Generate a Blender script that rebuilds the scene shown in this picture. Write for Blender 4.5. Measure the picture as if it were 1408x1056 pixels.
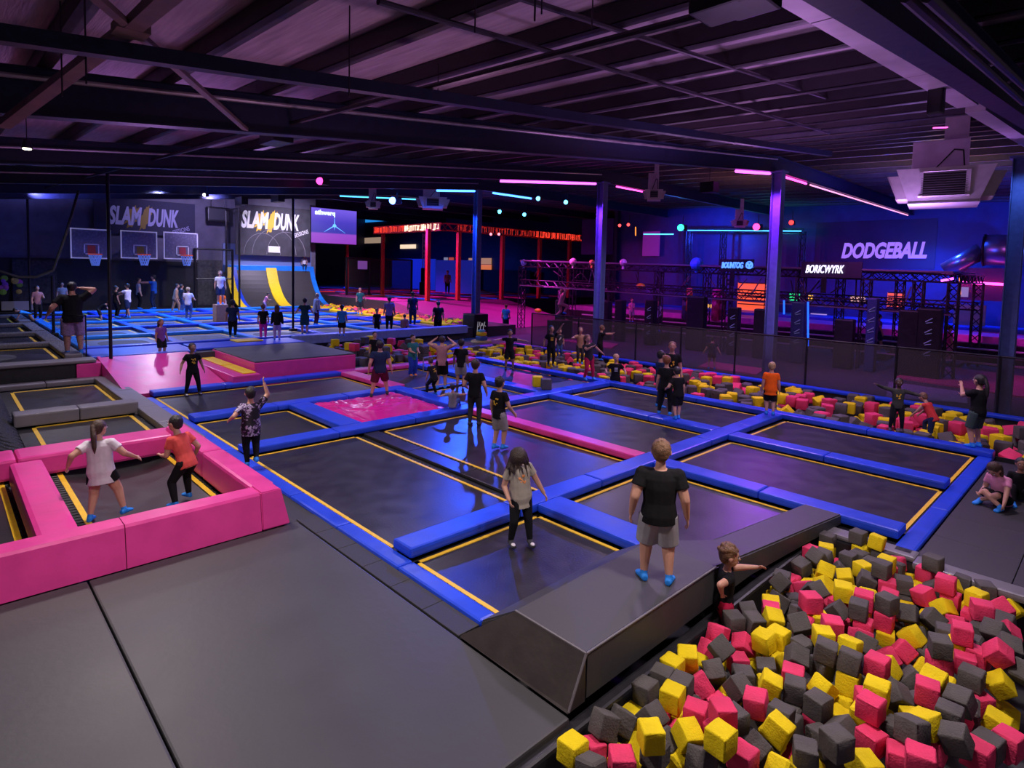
import bpy, bmesh, math, random
from mathutils import Vector, Matrix, Euler
random.seed(7)
PI = math.pi
for _o in list(bpy.data.objects): bpy.data.objects.remove(_o)
SC = bpy.context.scene
COL = SC.collection

# ------------------------------------------------------------------ camera
FPX, YAW, PIT, ROL = 825.91, math.radians(-45.99), math.radians(3.6385), math.radians(-1.3675)
PCX, PCY, CAMH = 704.0, 425.39, 3.6
_f = Vector((math.cos(PIT)*math.sin(YAW), math.cos(PIT)*math.cos(YAW), -math.sin(PIT)))
_r = Vector((math.cos(YAW), -math.sin(YAW), 0)); _d = _f.cross(_r)
C_R = _r*math.cos(ROL)+_d*math.sin(ROL); C_D = -_r*math.sin(ROL)+_d*math.cos(ROL); C_F = _f
CAM = Vector((0, 0, CAMH))
cd = bpy.data.cameras.new('camera'); cam = bpy.data.objects.new('camera', cd); COL.objects.link(cam)
cd.sensor_width = 36; cd.lens = FPX/1408*36; cd.shift_y = -(528-PCY)/1408; cd.clip_end = 300; cd.clip_start = .05
m = Matrix((( C_R.x, -C_D.x, -C_F.x), (C_R.y, -C_D.y, -C_F.y), (C_R.z, -C_D.z, -C_F.z))).to_4x4()
m.translation = CAM; cam.matrix_world = m
SC.camera = cam
SC.view_settings.view_transform = 'Standard'; SC.view_settings.look = 'None'
SC.view_settings.gamma = 1; SC.view_settings.exposure = 0.0; SC.view_settings.use_curve_mapping = False
SC.cycles.use_denoising = True
SC.cycles.max_bounces = 6; SC.cycles.diffuse_bounces = 3; SC.cycles.glossy_bounces = 3
SC.cycles.transparent_max_bounces = 16; SC.cycles.sample_clamp_indirect = 4

def ray(x, y):
    return C_R*((x-PCX)/FPX)+C_D*((y-PCY)/FPX)+C_F
def gp(x, y, z=0.0):            # point of the place seen at a pixel, on a level z
    d = ray(x, y); return CAM+d*((z-CAMH)/d.z)
def onY(x, y, Y): d = ray(x, y); return CAM+d*(Y/d.y)
def onX(x, y, X): d = ray(x, y); return CAM+d*(X/d.x)
def pj(P):
    v = Vector(P)-CAM; w = v.dot(C_F); return (FPX*v.dot(C_R)/w+PCX, FPX*v.dot(C_D)/w+PCY, w)
def height_at(g, ytop):         # height of an upright thing whose foot is g and whose top shows at row ytop
    lo, hi = 0.0, 12.0
    for _ in range(40):
        mm = (lo+hi)/2
        if pj(g+Vector((0, 0, mm)))[1] > ytop: lo = mm
        else: hi = mm
    return lo

# ------------------------------------------------------------------ world + lights
w = bpy.data.worlds.new('world'); SC.world = w; w.use_nodes = True
bg = w.node_tree.nodes['Background']; bg.inputs[0].default_value = (.42, .30, .46, 1); bg.inputs[1].default_value = .30  # violet ambient fill added, entering where the hall is left open

def light(name, kind, loc, target, energy, color, size=.3, spot=None, blend=.6, size_y=None, spread=None):
    l = bpy.data.lights.new(name, kind); l.energy = energy; l.color = color
    if kind == 'AREA':
        l.size = size
        if size_y: l.shape = 'RECTANGLE'; l.size_y = size_y
        if spread: l.spread = math.radians(spread)
    else: l.shadow_soft_size = size
    if kind == 'SPOT': l.spot_size = math.radians(spot or 80); l.spot_blend = blend
    o = bpy.data.objects.new(name, l); COL.objects.link(o); o.location = loc
    if target is not None: o.rotation_euler = (Vector(target)-Vector(loc)).to_track_quat('-Z', 'Y').to_euler()
    return o
WHT, BLU, PUR, MAG, CYA, RED, GRN = (1, .86, .84), (.02, .08, 1), (.32, .03, 1), (.88, .05, .72), (.02, .45, 1), (1, .03, .04), (.02, 1, .35)
# added overhead spots under the roof, lighting courts near and far, fittings unseen
for x, y, z, e, c in [(-10.8, 2.2, 4.9, 560, WHT), (-5.0, 1.2, 4.6, 420, WHT), (-1.6, 5.2, 4.9, 480, WHT), (-6.2, 8.5, 5.5, 300, (.9, .72, 1)),
                      (-12.5, 8.5, 5.9, 300, (.85, .75, 1)), (-2.5, 13.0, 5.9, 480, (.9, .7, .95)), (-18, 4.5, 5.8, 420, (.95, .8, 1)),
                      (-7.5, 17.0, 6.6, 560, (.9, .62, 1)), (-33, 8, 7.0, 2400, (.75, .7, 1)), (-38, 16, 7.4, 2600, (.85, .78, 1)), (-30, 17, 7.3, 1300, (.6, .55, 1)),
                      (-13, 18, 6.8, 620, (.9, .65, 1)), (-24, 3, 6.0, 420, (.9, .8, 1))]:
    light('overhead_fill_light', 'SPOT', (x, y, z), (x, y+.01, 0), e*1.5, c, .25, 150, .8)
# coloured stage lights on columns and rafters, plus spots added to brighten the rig
for x, y, z, tx, ty, tz, e, c, a in [
    (-24.6, 20.6, 6.6, -19, 12.5, 0, 4200, BLU, 70), (-24.6, 20.6, 6.9, -29, 13, 0, 2600, BLU, 110),
    (-16.4, 20.6, 6.6, -14.5, 11.5, 0, 2200, BLU, 62), (-8.8, 20.6, 6.6, -7, 13, 0, 900, PUR, 80),
    (-33, 12, 7, -33, 12, 0, 3600, (.02, .16, 1), 120), (-40, 8, 7, -38, 8, 0, 3600, (.02, .2, 1), 120), (-38, 22, 6.5, -34, 26, 0, 3200, MAG, 120), (-48, 30, 6.5, -48, 30, 0, 3000, MAG, 130),
    (-30, 30, 6.8, -28, 28, 0, 1500, MAG, 120), (-5, 30, 5.5, -5, 30, 0, 1300, MAG, 120), (-8, 37, 6.8, -8, 37, 0, 2400, BLU, 140),
    (-20, 36, 6.5, -22, 45, 4, 1300, BLU, 120), (-9, 33, 5, -9, 40, 6, 1100, BLU, 120), (-1, 34, 5, -1, 40, 6, 1500, BLU, 130),
    (-16, 24, 6.4, -16, 29, 0, 1000, PUR, 130), (-7, 24, 6.4, -7, 29, 0, 800, (.8, .15, .9), 130), (-24, 25, 6.4, -22, 29, 0, 1500, MAG, 130),
    (-60, 30, 6, -60, 34, 2, 3000, BLU, 130), (-41, 4, 7.4, -46, 8, 8, 900, (.25, .25, 1), 130), (-41, 13, 7.6, -46, 14, 7, 900, (.55, .45, 1), 130), (-40, 19, 7.4, -46, 20, 4.5, 2200, (.75, .65, 1), 90)]:
    light('stage_light', 'SPOT', (x, y, z), (tx, ty, tz), e, c, .15, a, .7)
# lamps at the column heads that wash the columns
for X, c in ((-24.9, (.02, .12, 1)), (-16.5, (.35, .04, 1)), (-8.85, (.45, .04, 1)), (-2.35, (.1, .2, .6))):
    light('column_lamp', 'SPOT', (X+.1, 20.3, 7.1), (X, 21.3, 4.6), 1500 if X < -3 else 300, c, .08, 80, .8)
# added up-facing fill spots below the rafters, brightening the roof sheeting
for x, y, z, e, c in [(-12, 3, 3.6, 210, (.62, .28, .9)), (-7, 4.5, 3.4, 110, (.75, .35, .65)), (-3.5, 9, 4.2, 260, (.6, .28, .8)), (-12, 10, 4.6, 330, (.75, .35, .7)), (-6, 13, 4.8, 480, (.6, .25, .7)),
                      (-20, 8, 5.0, 420, (.5, .3, .8)), (-2.6, 5.5, 3.3, 150, (.6, .32, .75)), (-8, 13, 4.2, 380, (.6, .3, .75)), (-3.5, 15.5, 4.6, 380, (.5, .25, .9)), (-20, 15, 5.4, 300, (.25, .15, .7)), (-6, 26, 4.6, 900, (.06, .08, 1)), (-2.5, 29, 4.6, 900, (.04, .06, 1)), (-18, 30, 5.4, 420, (.05, .15, 1)), (-5, 24.5, 5.2, 420, (1, .6, .25)), (-12, 25, 5.4, 380, (.9, .4, .3)), (-30, 26, 5.4, 420, (.05, .1, 1)),
                      (-16, 37, 5, 400, (.05, .6, .7))]:
    light('roof_fill_light', 'SPOT', (x, y, z), (x, y, z+3), e*1.0, c, .3, 165, .9)

# ------------------------------------------------------------------ materials
_M = {}
def nodes_of(name):
    mt = bpy.data.materials.new(name); mt.use_nodes = True
    return mt, mt.node_tree, mt.node_tree.nodes['Principled BSDF']
def mat(name, col, rough=.5, metal=0, var=0, vscale=8, bump=0, bscale=20, emit=None, es=1, coat=0, spec=None, stretch=None):
    if name in _M: return _M[name]
    mt, nt, b = nodes_of(name)
    b.inputs['Base Color'].default_value = (*col, 1); b.inputs['Roughness'].default_value = rough; b.inputs['Metallic'].default_value = metal
    if spec is not None: b.inputs['Specular IOR Level'].default_value = spec
    if coat: b.inputs['Coat Weight'].default_value = coat; b.inputs['Coat Roughness'].default_value = .15
    tc = nt.nodes.new('ShaderNodeTexCoord')
    src = tc.outputs['Object']
    if stretch:
        mp = nt.nodes.new('ShaderNodeMapping'); mp.inputs['Scale'].default_value = stretch; nt.links.new(src, mp.inputs[0]); src = mp.outputs[0]
    if var:
        n = nt.nodes.new('ShaderNodeTexNoise'); n.inputs['Scale'].default_value = vscale; n.inputs['Detail'].default_value = 6
        r = nt.nodes.new('ShaderNodeValToRGB')
        r.color_ramp.elements[0].position = .3; r.color_ramp.elements[1].position = .7
        r.color_ramp.elements[0].color = (*[max(0, c*(1-var)) for c in col], 1); r.color_ramp.elements[1].color = (*[min(1, c*(1+var)) for c in col], 1)
        nt.links.new(src, n.inputs[0]); nt.links.new(n.outputs[0], r.inputs[0]); nt.links.new(r.outputs[0], b.inputs['Base Color'])
        rr = nt.nodes.new('ShaderNodeMapRange'); rr.inputs[3].default_value = max(.02, rough-.1); rr.inputs[4].default_value = min(1, rough+.12)
        nt.links.new(n.outputs[0], rr.inputs[0]); nt.links.new(rr.outputs[0], b.inputs['Roughness'])
    if bump:
        n2 = nt.nodes.new('ShaderNodeTexNoise'); n2.inputs['Scale'].default_value = bscale; n2.inputs['Detail'].default_value = 4
        bp = nt.nodes.new('ShaderNodeBump'); bp.inputs['Strength'].default_value = bump; bp.inputs['Distance'].default_value = .02
        nt.links.new(src, n2.inputs[0]); nt.links.new(n2.outputs[0], bp.inputs['Height']); nt.links.new(bp.outputs[0], b.inputs['Normal'])
    if emit:
        b.inputs['Emission Color'].default_value = (*emit, 1); b.inputs['Emission Strength'].default_value = es
    _M[name] = mt; return mt
def net_mat(name, col, open_=.55, scale=14):
    """woven safety net: knotted strands with open holes between them"""
    mt, nt, b = nodes_of(name); b.inputs['Base Color'].default_value = (*col, 1); b.inputs['Roughness'].default_value = .8
    tr = nt.nodes.new('ShaderNodeBsdfTransparent'); mx = nt.nodes.new('ShaderNodeMixShader')
    n = nt.nodes.new('ShaderNodeTexNoise'); n.inputs['Scale'].default_value = scale
    mr = nt.nodes.new('ShaderNodeMapRange'); mr.inputs[1].default_value = .3; mr.inputs[2].default_value = .7
    mr.inputs[3].default_value = open_-.08; mr.inputs[4].default_value = open_+.08
    tc = nt.nodes.new('ShaderNodeTexCoord'); nt.links.new(tc.outputs['Object'], n.inputs[0]); nt.links.new(n.outputs[0], mr.inputs[0])
    nt.links.new(mr.outputs[0], mx.inputs[0]); nt.links.new(b.outputs[0], mx.inputs[1]); nt.links.new(tr.outputs[0], mx.inputs[2])
    nt.links.new(mx.outputs[0], nt.nodes['Material Output'].inputs[0]); _M[name] = mt; return mt

BLUE = mat('blue_vinyl', (.012, .06, .62), .36, var=.12, vscale=3, bump=.25, bscale=5)
BLUE2 = mat('bright_blue_vinyl', (.012, .22, .80), .36, var=.12, vscale=3, bump=.25, bscale=5)
PINK = mat('pink_vinyl', (.68, .045, .275), .34, var=.1, vscale=3, bump=.3, bscale=4)
GREYV = mat('grey_vinyl', (.16, .15, .165), .42, var=.1, vscale=3, bump=.25, bscale=5)
MATV = mat('grey_mat_vinyl', (.056, .056, .061), .5, var=.07, vscale=1.2, bump=.13, bscale=9, spec=.35)
BROWNV = mat('dark_brown_vinyl', (.045, .036, .034), .42, var=.12, vscale=4, bump=.3, bscale=6)
YEL = mat('yellow_webbing', (.80, .50, .02), .55, var=.1, vscale=10)
YELV = mat('yellow_vinyl', (.85, .60, .01), .4, var=.06)
BED = mat('black_trampoline_mesh', (.022, .021, .023), .33, var=.35, vscale=2.5, bump=.12, bscale=40)
SPR = mat('black_spring_gap', (.006, .006, .008), .5, var=.2)
RUB = mat('black_rubber_tile', (.030, .030, .032), .55, var=.3, vscale=60, bump=.2, bscale=120)
DARKF = mat('dark_carpet', (.045, .045, .055), .7, var=.25, vscale=30, bump=.2, bscale=80)
BLK = mat('black_steel', (.012, .012, .015), .4, metal=.3, var=.2)
STEELB = mat('blue_black_paint', (.012, .018, .06), .45, var=.2)
COLB = mat('blue_column_paint', (.10, .14, .34), .45, var=.15)
GALV = mat('galvanised_steel', (.42, .40, .42), .38, metal=.75, var=.15, vscale=6)
ALU = mat('silver_bubble_foil', (.34, .27, .33), .6, metal=0, var=.22, vscale=1.2, bump=.6, bscale=3, stretch=(1.2, 14, 1))
WHITE = mat('white_paint', (.75, .75, .78), .5)
ORANGE = mat('orange_plastic', (.85, .14, .02), .45)
REDP = mat('red_steel_paint', (.55, .02, .015), .45, var=.15)

# ------------------------------------------------------------------ mesh helpers
class MB:
    def __init__(s): s.bm = bmesh.new(); s.mi = 0
    def _new(s, verts, M=None):
        if M is not None:
            for v in verts: v.co = M @ v.co
        fs = set()
        for v in verts:
            for f in v.link_faces: fs.add(f)
        for f in fs: f.material_index = s.mi
        return s
    def box(s, a, b, bev=0, M=None, seg=2):
        a = Vector(a); b = Vector(b); c = (a+b)/2; d = b-a
        r = bmesh.ops.create_cube(s.bm, size=1, matrix=Matrix.Translation(c) @ Matrix.Diagonal((abs(d.x), abs(d.y), abs(d.z), 1)))
        vs = r['verts']
        if bev:
            es = {e for v in vs for e in v.link_edges}
            r2 = bmesh.ops.bevel(s.bm, geom=list(es), offset=min(bev, min(abs(d.x), abs(d.y), abs(d.z))*.45), segments=seg, affect='EDGES', profile=.6)
            vs = list({v for f in r2['faces'] for v in f.verts})
            al = set(vs)
            st = list(vs)
            while st:
                v = st.pop()
                for e in v.link_edges:
                    o = e.other_vert(v)
                    if o not in al: al.add(o); st.append(o)
            vs = list(al)
        return s._new(vs, M)
    def tube(s, p, q, r, r2=None, n=8, cap=True, M=None):
        p = Vector(p); q = Vector(q); d = q-p
        if d.length < 1e-6: return s
        rr = bmesh.ops.create_cone(s.bm, cap_ends=cap, segments=n, radius1=r, radius2=r if r2 is None else r2, depth=d.length,
                                   matrix=Matrix.Translation((p+q)/2) @ d.to_track_quat('Z', 'Y').to_matrix().to_4x4())
        return s._new(rr['verts'], M)
    def ball(s, c, r, n=12, sc=(1, 1, 1), M=None, rot=None):
        mm = Matrix.Translation(Vector(c)) @ (rot.to_4x4() if rot else Matrix.Identity(4)) @ Matrix.Diagonal((r*sc[0], r*sc[1], r*sc[2], 1))
        rr = bmesh.ops.create_uvsphere(s.bm, u_segments=n, v_segments=max(6, n*2//3), radius=1, matrix=mm); return s._new(rr['verts'], M)
    def poly(s, pts, M=None):
        vs = [s.bm.verts.new(Vector(p)) for p in pts]; s.bm.faces.new(vs); return s._new(vs, M)
    def hexa(s, p, M=None):      # eight corners: 4 bottom, 4 top, same winding
        v = [s.bm.verts.new(Vector(q)) for q in p]
        for f in ((3, 2, 1, 0), (4, 5, 6, 7), (0, 1, 5, 4), (1, 2, 6, 5), (2, 3, 7, 6), (3, 0, 4, 7)): s.bm.faces.new([v[i] for i in f])
        return s._new(v, M)
    def beam(s, p, q, wd, h, M=None, up=(0, 0, 1)):   # square bar from p to q
        p = Vector(p); q = Vector(q); d = (q-p); t = d.normalized(); u = Vector(up); sd = t.cross(u).normalized(); u = sd.cross(t)
        a = sd*wd/2; b = u*h/2
        return s.hexa([p-a-b, p+a-b, q+a-b, q-a-b, p-a+b, p+a+b, q+a+b, q-a+b], M)
    def path(s, pts, r, n=6):
        for a, b in zip(pts[:-1], pts[1:]): s.tube(a, b, r, n=n)
        for a in pts[1:-1]: s.ball(a, r, n=n)
        return s
    def build(s, name, mats, parent=None, smooth=False, loc=None):
        if loc is not None: bmesh.ops.translate(s.bm, verts=s.bm.verts, vec=-Vector(loc))
        bmesh.ops.recalc_face_normals(s.bm, faces=s.bm.faces)
        me = bpy.data.meshes.new(name); s.bm.to_mesh(me); s.bm.free()
        for mm in (mats if isinstance(mats, (list, tuple)) else [mats]): me.materials.append(mm)
        if smooth:
            for p in me.polygons: p.use_smooth = True
        o = bpy.data.objects.new(name, me); COL.objects.link(o)
        if loc is not None: o.location = loc
        if parent is not None: o.parent = parent
        return o
def tag(o, label, cat, group=None, kind=None):
    o['label'] = label; o['category'] = cat
    if group: o['group'] = group
    if kind: o['kind'] = kind
    return o
def thing(name, label, cat, loc=(0, 0, 0), rz=0, group=None):
    o = bpy.data.objects.new(name, None); o.empty_display_size = .2; COL.objects.link(o); o.location = loc; o.rotation_euler = (0, 0, rz)
    return tag(o, label, cat, group)
def struct(o): o['kind'] = 'structure'; return o
def part(o, label): o['label'] = label; return o
def text_mesh(name, s, size, M, mt, parent=None, ext=.01, shear=0., bold=.0, align='CENTER', spacing=1.0, flatten=False):
    cu = bpy.data.curves.new(name, 'FONT'); cu.body = s; cu.size = size; cu.extrude = ext; cu.shear = shear; cu.offset = bold
    cu.align_x = align; cu.align_y = 'CENTER'; cu.space_character = spacing; cu.resolution_u = 3
    t = bpy.data.objects.new(name, cu); COL.objects.link(t)
    me = bpy.data.meshes.new_from_object(t, depsgraph=bpy.context.evaluated_depsgraph_get()); bpy.data.objects.remove(t)
    me.name = name; me.materials.clear(); me.materials.append(mt)
    o = bpy.data.objects.new(name, me); COL.objects.link(o); o.matrix_world = M
    if parent is not None: o.parent = parent; o.matrix_parent_inverse = Matrix.Identity(4) if False else parent.matrix_world.inverted()
    return o
def fit_x(o, w_):
    xs_ = [v.co.x for v in o.data.vertices]; f = w_/(max(xs_)-min(xs_)); c = (max(xs_)+min(xs_))/2
    for v in o.data.vertices: v.co.x = (v.co.x-c)*f
    return o
def frameM(o, xdir, ydir):       # matrix whose local x runs along xdir, local y along ydir
    x = Vector(xdir).normalized(); y = Vector(ydir).normalized(); z = x.cross(y).normalized(); y = z.cross(x)
    M = Matrix((x, y, z)).transposed().to_4x4(); M.translation = Vector(o); return M
# ================================================================== FLOOR AND BUILDING SHELL
def slab(name, x0, y0, x1, y1, z0, z1, m): return struct(MB().box((x0, y0, z0), (x1, y1, z1)).build(name, m))
SUB = mat('concrete_pit_floor', (.05, .05, .055), .8, var=.3)
slab('floor', -90, -12, 12, 60, -1.0, -.8, SUB)
# floor slabs around the sunken pits
fl = MB()
for x0, y0, x1, y1 in [(-90, 20.6, 12, 46), (-90, -12, -22.3, 10.2), (-90, 10.2, -27.2, 20.6), (-27.2, 15.9, -21.2, 20.6), (-22.3, -12, -21.3, .2)]:
    fl.box((x0, y0, -.8), (x1, y1, -.01))
struct(fl.build('floor_walkway', DARKF))
struct(MB().box((-13, 3.44, -.1), (-8.0, 3.93, -.02)).build('floor_strip', RUB))
# near rubber floor strips
f2 = MB()
for x0, y0, x1, y1 in [(-1.78, 9.12, 6, 15.4), (-8.1, 3.64, -4.42, 3.92)]:
    nx = max(1, round((x1-x0)/(.62 if y1-y0 < 1 else 1.0))); ny = max(1, round((y1-y0)/1.0))
    for i in range(nx):
        for j in range(ny):
            ax = x0+(x1-x0)*i/nx; bx = x0+(x1-x0)*(i+1)/nx; ay = y0+(y1-y0)*j/ny; by = y0+(y1-y0)*(j+1)/ny
            f2.box((ax+.004, ay+.004, -.06), (bx-.004, by-.004, 0), .004, seg=1)
struct(f2.build('floor_rubber_tiles', RUB))

RZ = lambda X, Y: 7.0-.04*(X+2.2)-(max(0, 21.3-Y))*.099          # underside of the rafters
RAFT_H = .55
def rz_top(X, Y): return RZ(X, Y)+RAFT_H
# roof sheeting (foil-backed insulation above the purlins)
rb = MB()
for (ya, yb) in ((-3, 21.3), (21.3, 46)):
    p = [(x, y, rz_top(x, y)+.22) for x, y in ((-92, ya), (4, ya), (4, yb), (-92, yb))]
    q = [(x, y, z+.1) for x, y, z in p]
    rb.hexa(p+q)
struct(rb.build('ceiling', ALU))
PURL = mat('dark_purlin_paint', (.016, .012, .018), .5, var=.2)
PURL3 = mat('blue_lit_purlin_web', (.06, .055, .08), .5, var=.2)
PURL2 = mat('gold_lit_purlin', (.16, .11, .09), .5, metal=.3, var=.2)  # back purlins: blue and gold light put into web and lip colours
k = 0; yk = .96
rafters_x = [-1.35, -9.0, -16.5, -24.7, -33.0, -41.5, -50, -58.5, -67]
while yk < 45:
    x_end = -46 if yk < 17 else -80
    pb = MB()
    for xa, xb in [(x_end, 3)]:
        za, zb = rz_top(xa, yk), rz_top(xb, yk)
        pb.hexa([(xa, yk-.04, za), (xb, yk-.04, zb), (xb, yk+.04, zb), (xa, yk+.04, za), (xa, yk-.04, za+.2), (xb, yk-.04, zb+.2), (xb, yk+.04, zb+.2), (xa, yk+.04, za+.2)])
        pb.mi = 1; pb.hexa([(xa, yk-.04, za), (xb, yk-.04, zb), (xb, yk+.10, zb), (xa, yk+.10, za), (xa, yk-.04, za+.012), (xb, yk-.04, zb+.012), (xb, yk+.10, zb+.012), (xa, yk+.10, za+.012)])
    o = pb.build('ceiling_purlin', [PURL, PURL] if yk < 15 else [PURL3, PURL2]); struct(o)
    yk += 1.27 if yk < 21.3 else 1.35
# rafters: I-beams following the roof slope
RAFM = mat('navy_rafter_paint', (.010, .014, .045), .45, var=.2)
for i, X in enumerate(rafters_x):
    r = MB(); ys = [-2, 21.3, 45] if X > -45 else [17, 21.3, 45]
    for ya, yb in zip(ys[:-1], ys[1:]):
        za, zb = RZ(X, ya), RZ(X, yb)
        for (w_, h0, h1) in ((.11, 0, .02), (.006, .02, RAFT_H-.02), (.11, RAFT_H-.02, RAFT_H)):
            r.hexa([(X-w_, ya, za+h0), (X+w_, ya, za+h0), (X+w_, yb, zb+h0), (X-w_, yb, zb+h0), (X-w_, ya, za+h1), (X+w_, ya, za+h1), (X+w_, yb, zb+h1), (X-w_, yb, zb+h1)])
    struct(r.build('ceiling_rafter', RAFM))
# slim strut beam and pipes that run beside the rafters
sb = MB(); sb.beam((-5.6, -1, RZ(-5.6, -1)+.1), (-5.6, 16.5, RZ(-5.6, 16.5)+.1), .12, .12); struct(sb.build('ceiling_strut', RAFM))
for X, dz in ((-9.15, -.02), (-16.7, -.1), (-24.9, -.1)):
    pb = MB(); pb.tube((X+.35, -1, RZ(X, -1)+.42+dz), (X+.35, 21, RZ(X, 21)+.42+dz), .03, n=8); struct(pb.build('ceiling_pipe', GALV))
PIPE = mat('dark_pipe_paint', (.05, .04, .055), .4, metal=.4, var=.2)
for (a, b, z1, z2, r_) in [((731, 0), (1135, 134), 5.9, 6.6, .03), ((625, 28), (1135, 182), 6.0, 6.7, .03), ((0, 372/2), (1100, -30), 6.3, 5.3, .045)]:
    pass
def pipe_px(a, za, b, zb, r_, m=PIPE, name='ceiling_pipe', n=8):
    A = gp(a[0], a[1], za); B = gp(b[0], b[1], zb); return struct(MB().tube(A, B, r_, n=n).build(name, m))
pipe_px((650, -24), 5.7, (1140, 136), 6.7, .028)
pipe_px((520, 2), 5.7, (1140, 183), 6.8, .028)
# sprinkler main with its drops, running along the hall
pipe_px((60, 259), 6.75, (1085, -10), 5.45, .035, PIPE)
# cross bracing near the camera
ctr = onX(180, 38, -5.4)
CREAM = mat('weathered_brace_paint', (.20, .13, .12), .6, var=.3, vscale=4)
for (px, py, z, wd, m_) in [(5, 172, -8.9, .12, CREAM), (238, -14, -4.1, .12, CREAM), (338, 178, -8.9, .07, PURL2), (120, -14, -4.4, .07, CREAM)]:
    struct(MB().beam(ctr, onX(px, py, z), wd, wd*.6).build('ceiling_brace', m_))
struct(MB().box(ctr-Vector((.11, .11, .05)), ctr+Vector((.11, .11, .03))).build('ceiling_brace_plate', CREAM))
# columns
for i, (X, nm) in enumerate([(-2.35, 'right'), (-8.85, 'middle'), (-16.5, 'pit'), (-24.9, 'blue')]):
    t = MB(); Y = 21.3; zt = RZ(X, Y); h = .17
    t.box((X-h, Y-h, -.8), (X-h+.02, Y+h, zt)); t.box((X+h-.02, Y-h, -.8), (X+h, Y+h, zt)); t.box((X-h, Y-.01, -.8), (X+h, Y+.01, zt)); t.box((X-.24, Y-.24, zt-.04), (X+.24, Y+.24, zt+.02))
    t.box((X-h-.005, Y-h, -.02), (X-h+.01, Y+h, 2.2))
    struct(t.build('wall_column', COLB))

# far walls
WBLUE = mat('dark_blue_wall_panels', (.030, .040, .16), .5, var=.2, vscale=1.5, bump=.2, bscale=4)
WNAVY = mat('navy_wall_board', (.022, .020, .07), .45, var=.15, vscale=1)
WGREY = mat('grey_wall_cladding', (.13, .12, .17), .6, var=.15, vscale=2)
WBLK = mat('black_wall_padding', (.012, .012, .014), .5, var=.3, vscale=3, bump=.5, bscale=6)
YW = 40.0
def cladding(name, p0, p1, z0, z1, m, pitch=.6, depth=.05):
    """ribbed wall panels between two floor points"""
    p0 = Vector((*p0, 0)); p1 = Vector((*p1, 0)); d = p1-p0; L = d.length; t = d.normalized(); n = Vector((-t.y, t.x, 0)); b = MB()
    k = int(L/pitch)
    b.hexa([p0+Vector((0, 0, z0)), p1+Vector((0, 0, z0)), p1+n*.15+Vector((0, 0, z0)), p0+n*.15+Vector((0, 0, z0)), p0+Vector((0, 0, z1)), p1+Vector((0, 0, z1)), p1+n*.15+Vector((0, 0, z1)), p0+n*.15+Vector((0, 0, z1))])
    for i in range(k):
        a = p0+t*(i+.1)*pitch-n*depth; c = p0+t*(i+.2)*pitch-n*depth; e = n*depth
        b.hexa([a+Vector((0, 0, z0)), c+Vector((0, 0, z0)), c+e+Vector((0, 0, z0)), a+e+Vector((0, 0, z0)), a+Vector((0, 0, z1)), c+Vector((0, 0, z1)), c+e+Vector((0, 0, z1)), a+e+Vector((0, 0, z1))])
    return struct(b.build(name, m))
cladding('wall_back', (12, YW), (-29, YW), -.8, 9.2, WBLUE, 1.2)
slab('wall_back_return', -29.3, YW-.5, -29, 46, -.8, 9.5, WNAVY)
cladding('wall_rear', (-29, 45.5), (-82, 45.5), -.8, 12, WNAVY, 1.2)
cladding('wall_far_left', (-78, 45.5), (-78, 16.8), -.8, 13, WNAVY, 1.2)
cladding('wall_left', (-46.2, 22.3), (-46.2, -3), .5, 10.5, WGREY, .8, .05)
slab('wall_left_end', -78, 22.2, -46.4, 22.4, -.8, 13, WNAVY)
slab('wall_side', -93, -3.2, -4, -3.0, -.8, 12, WNAVY)

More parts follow.
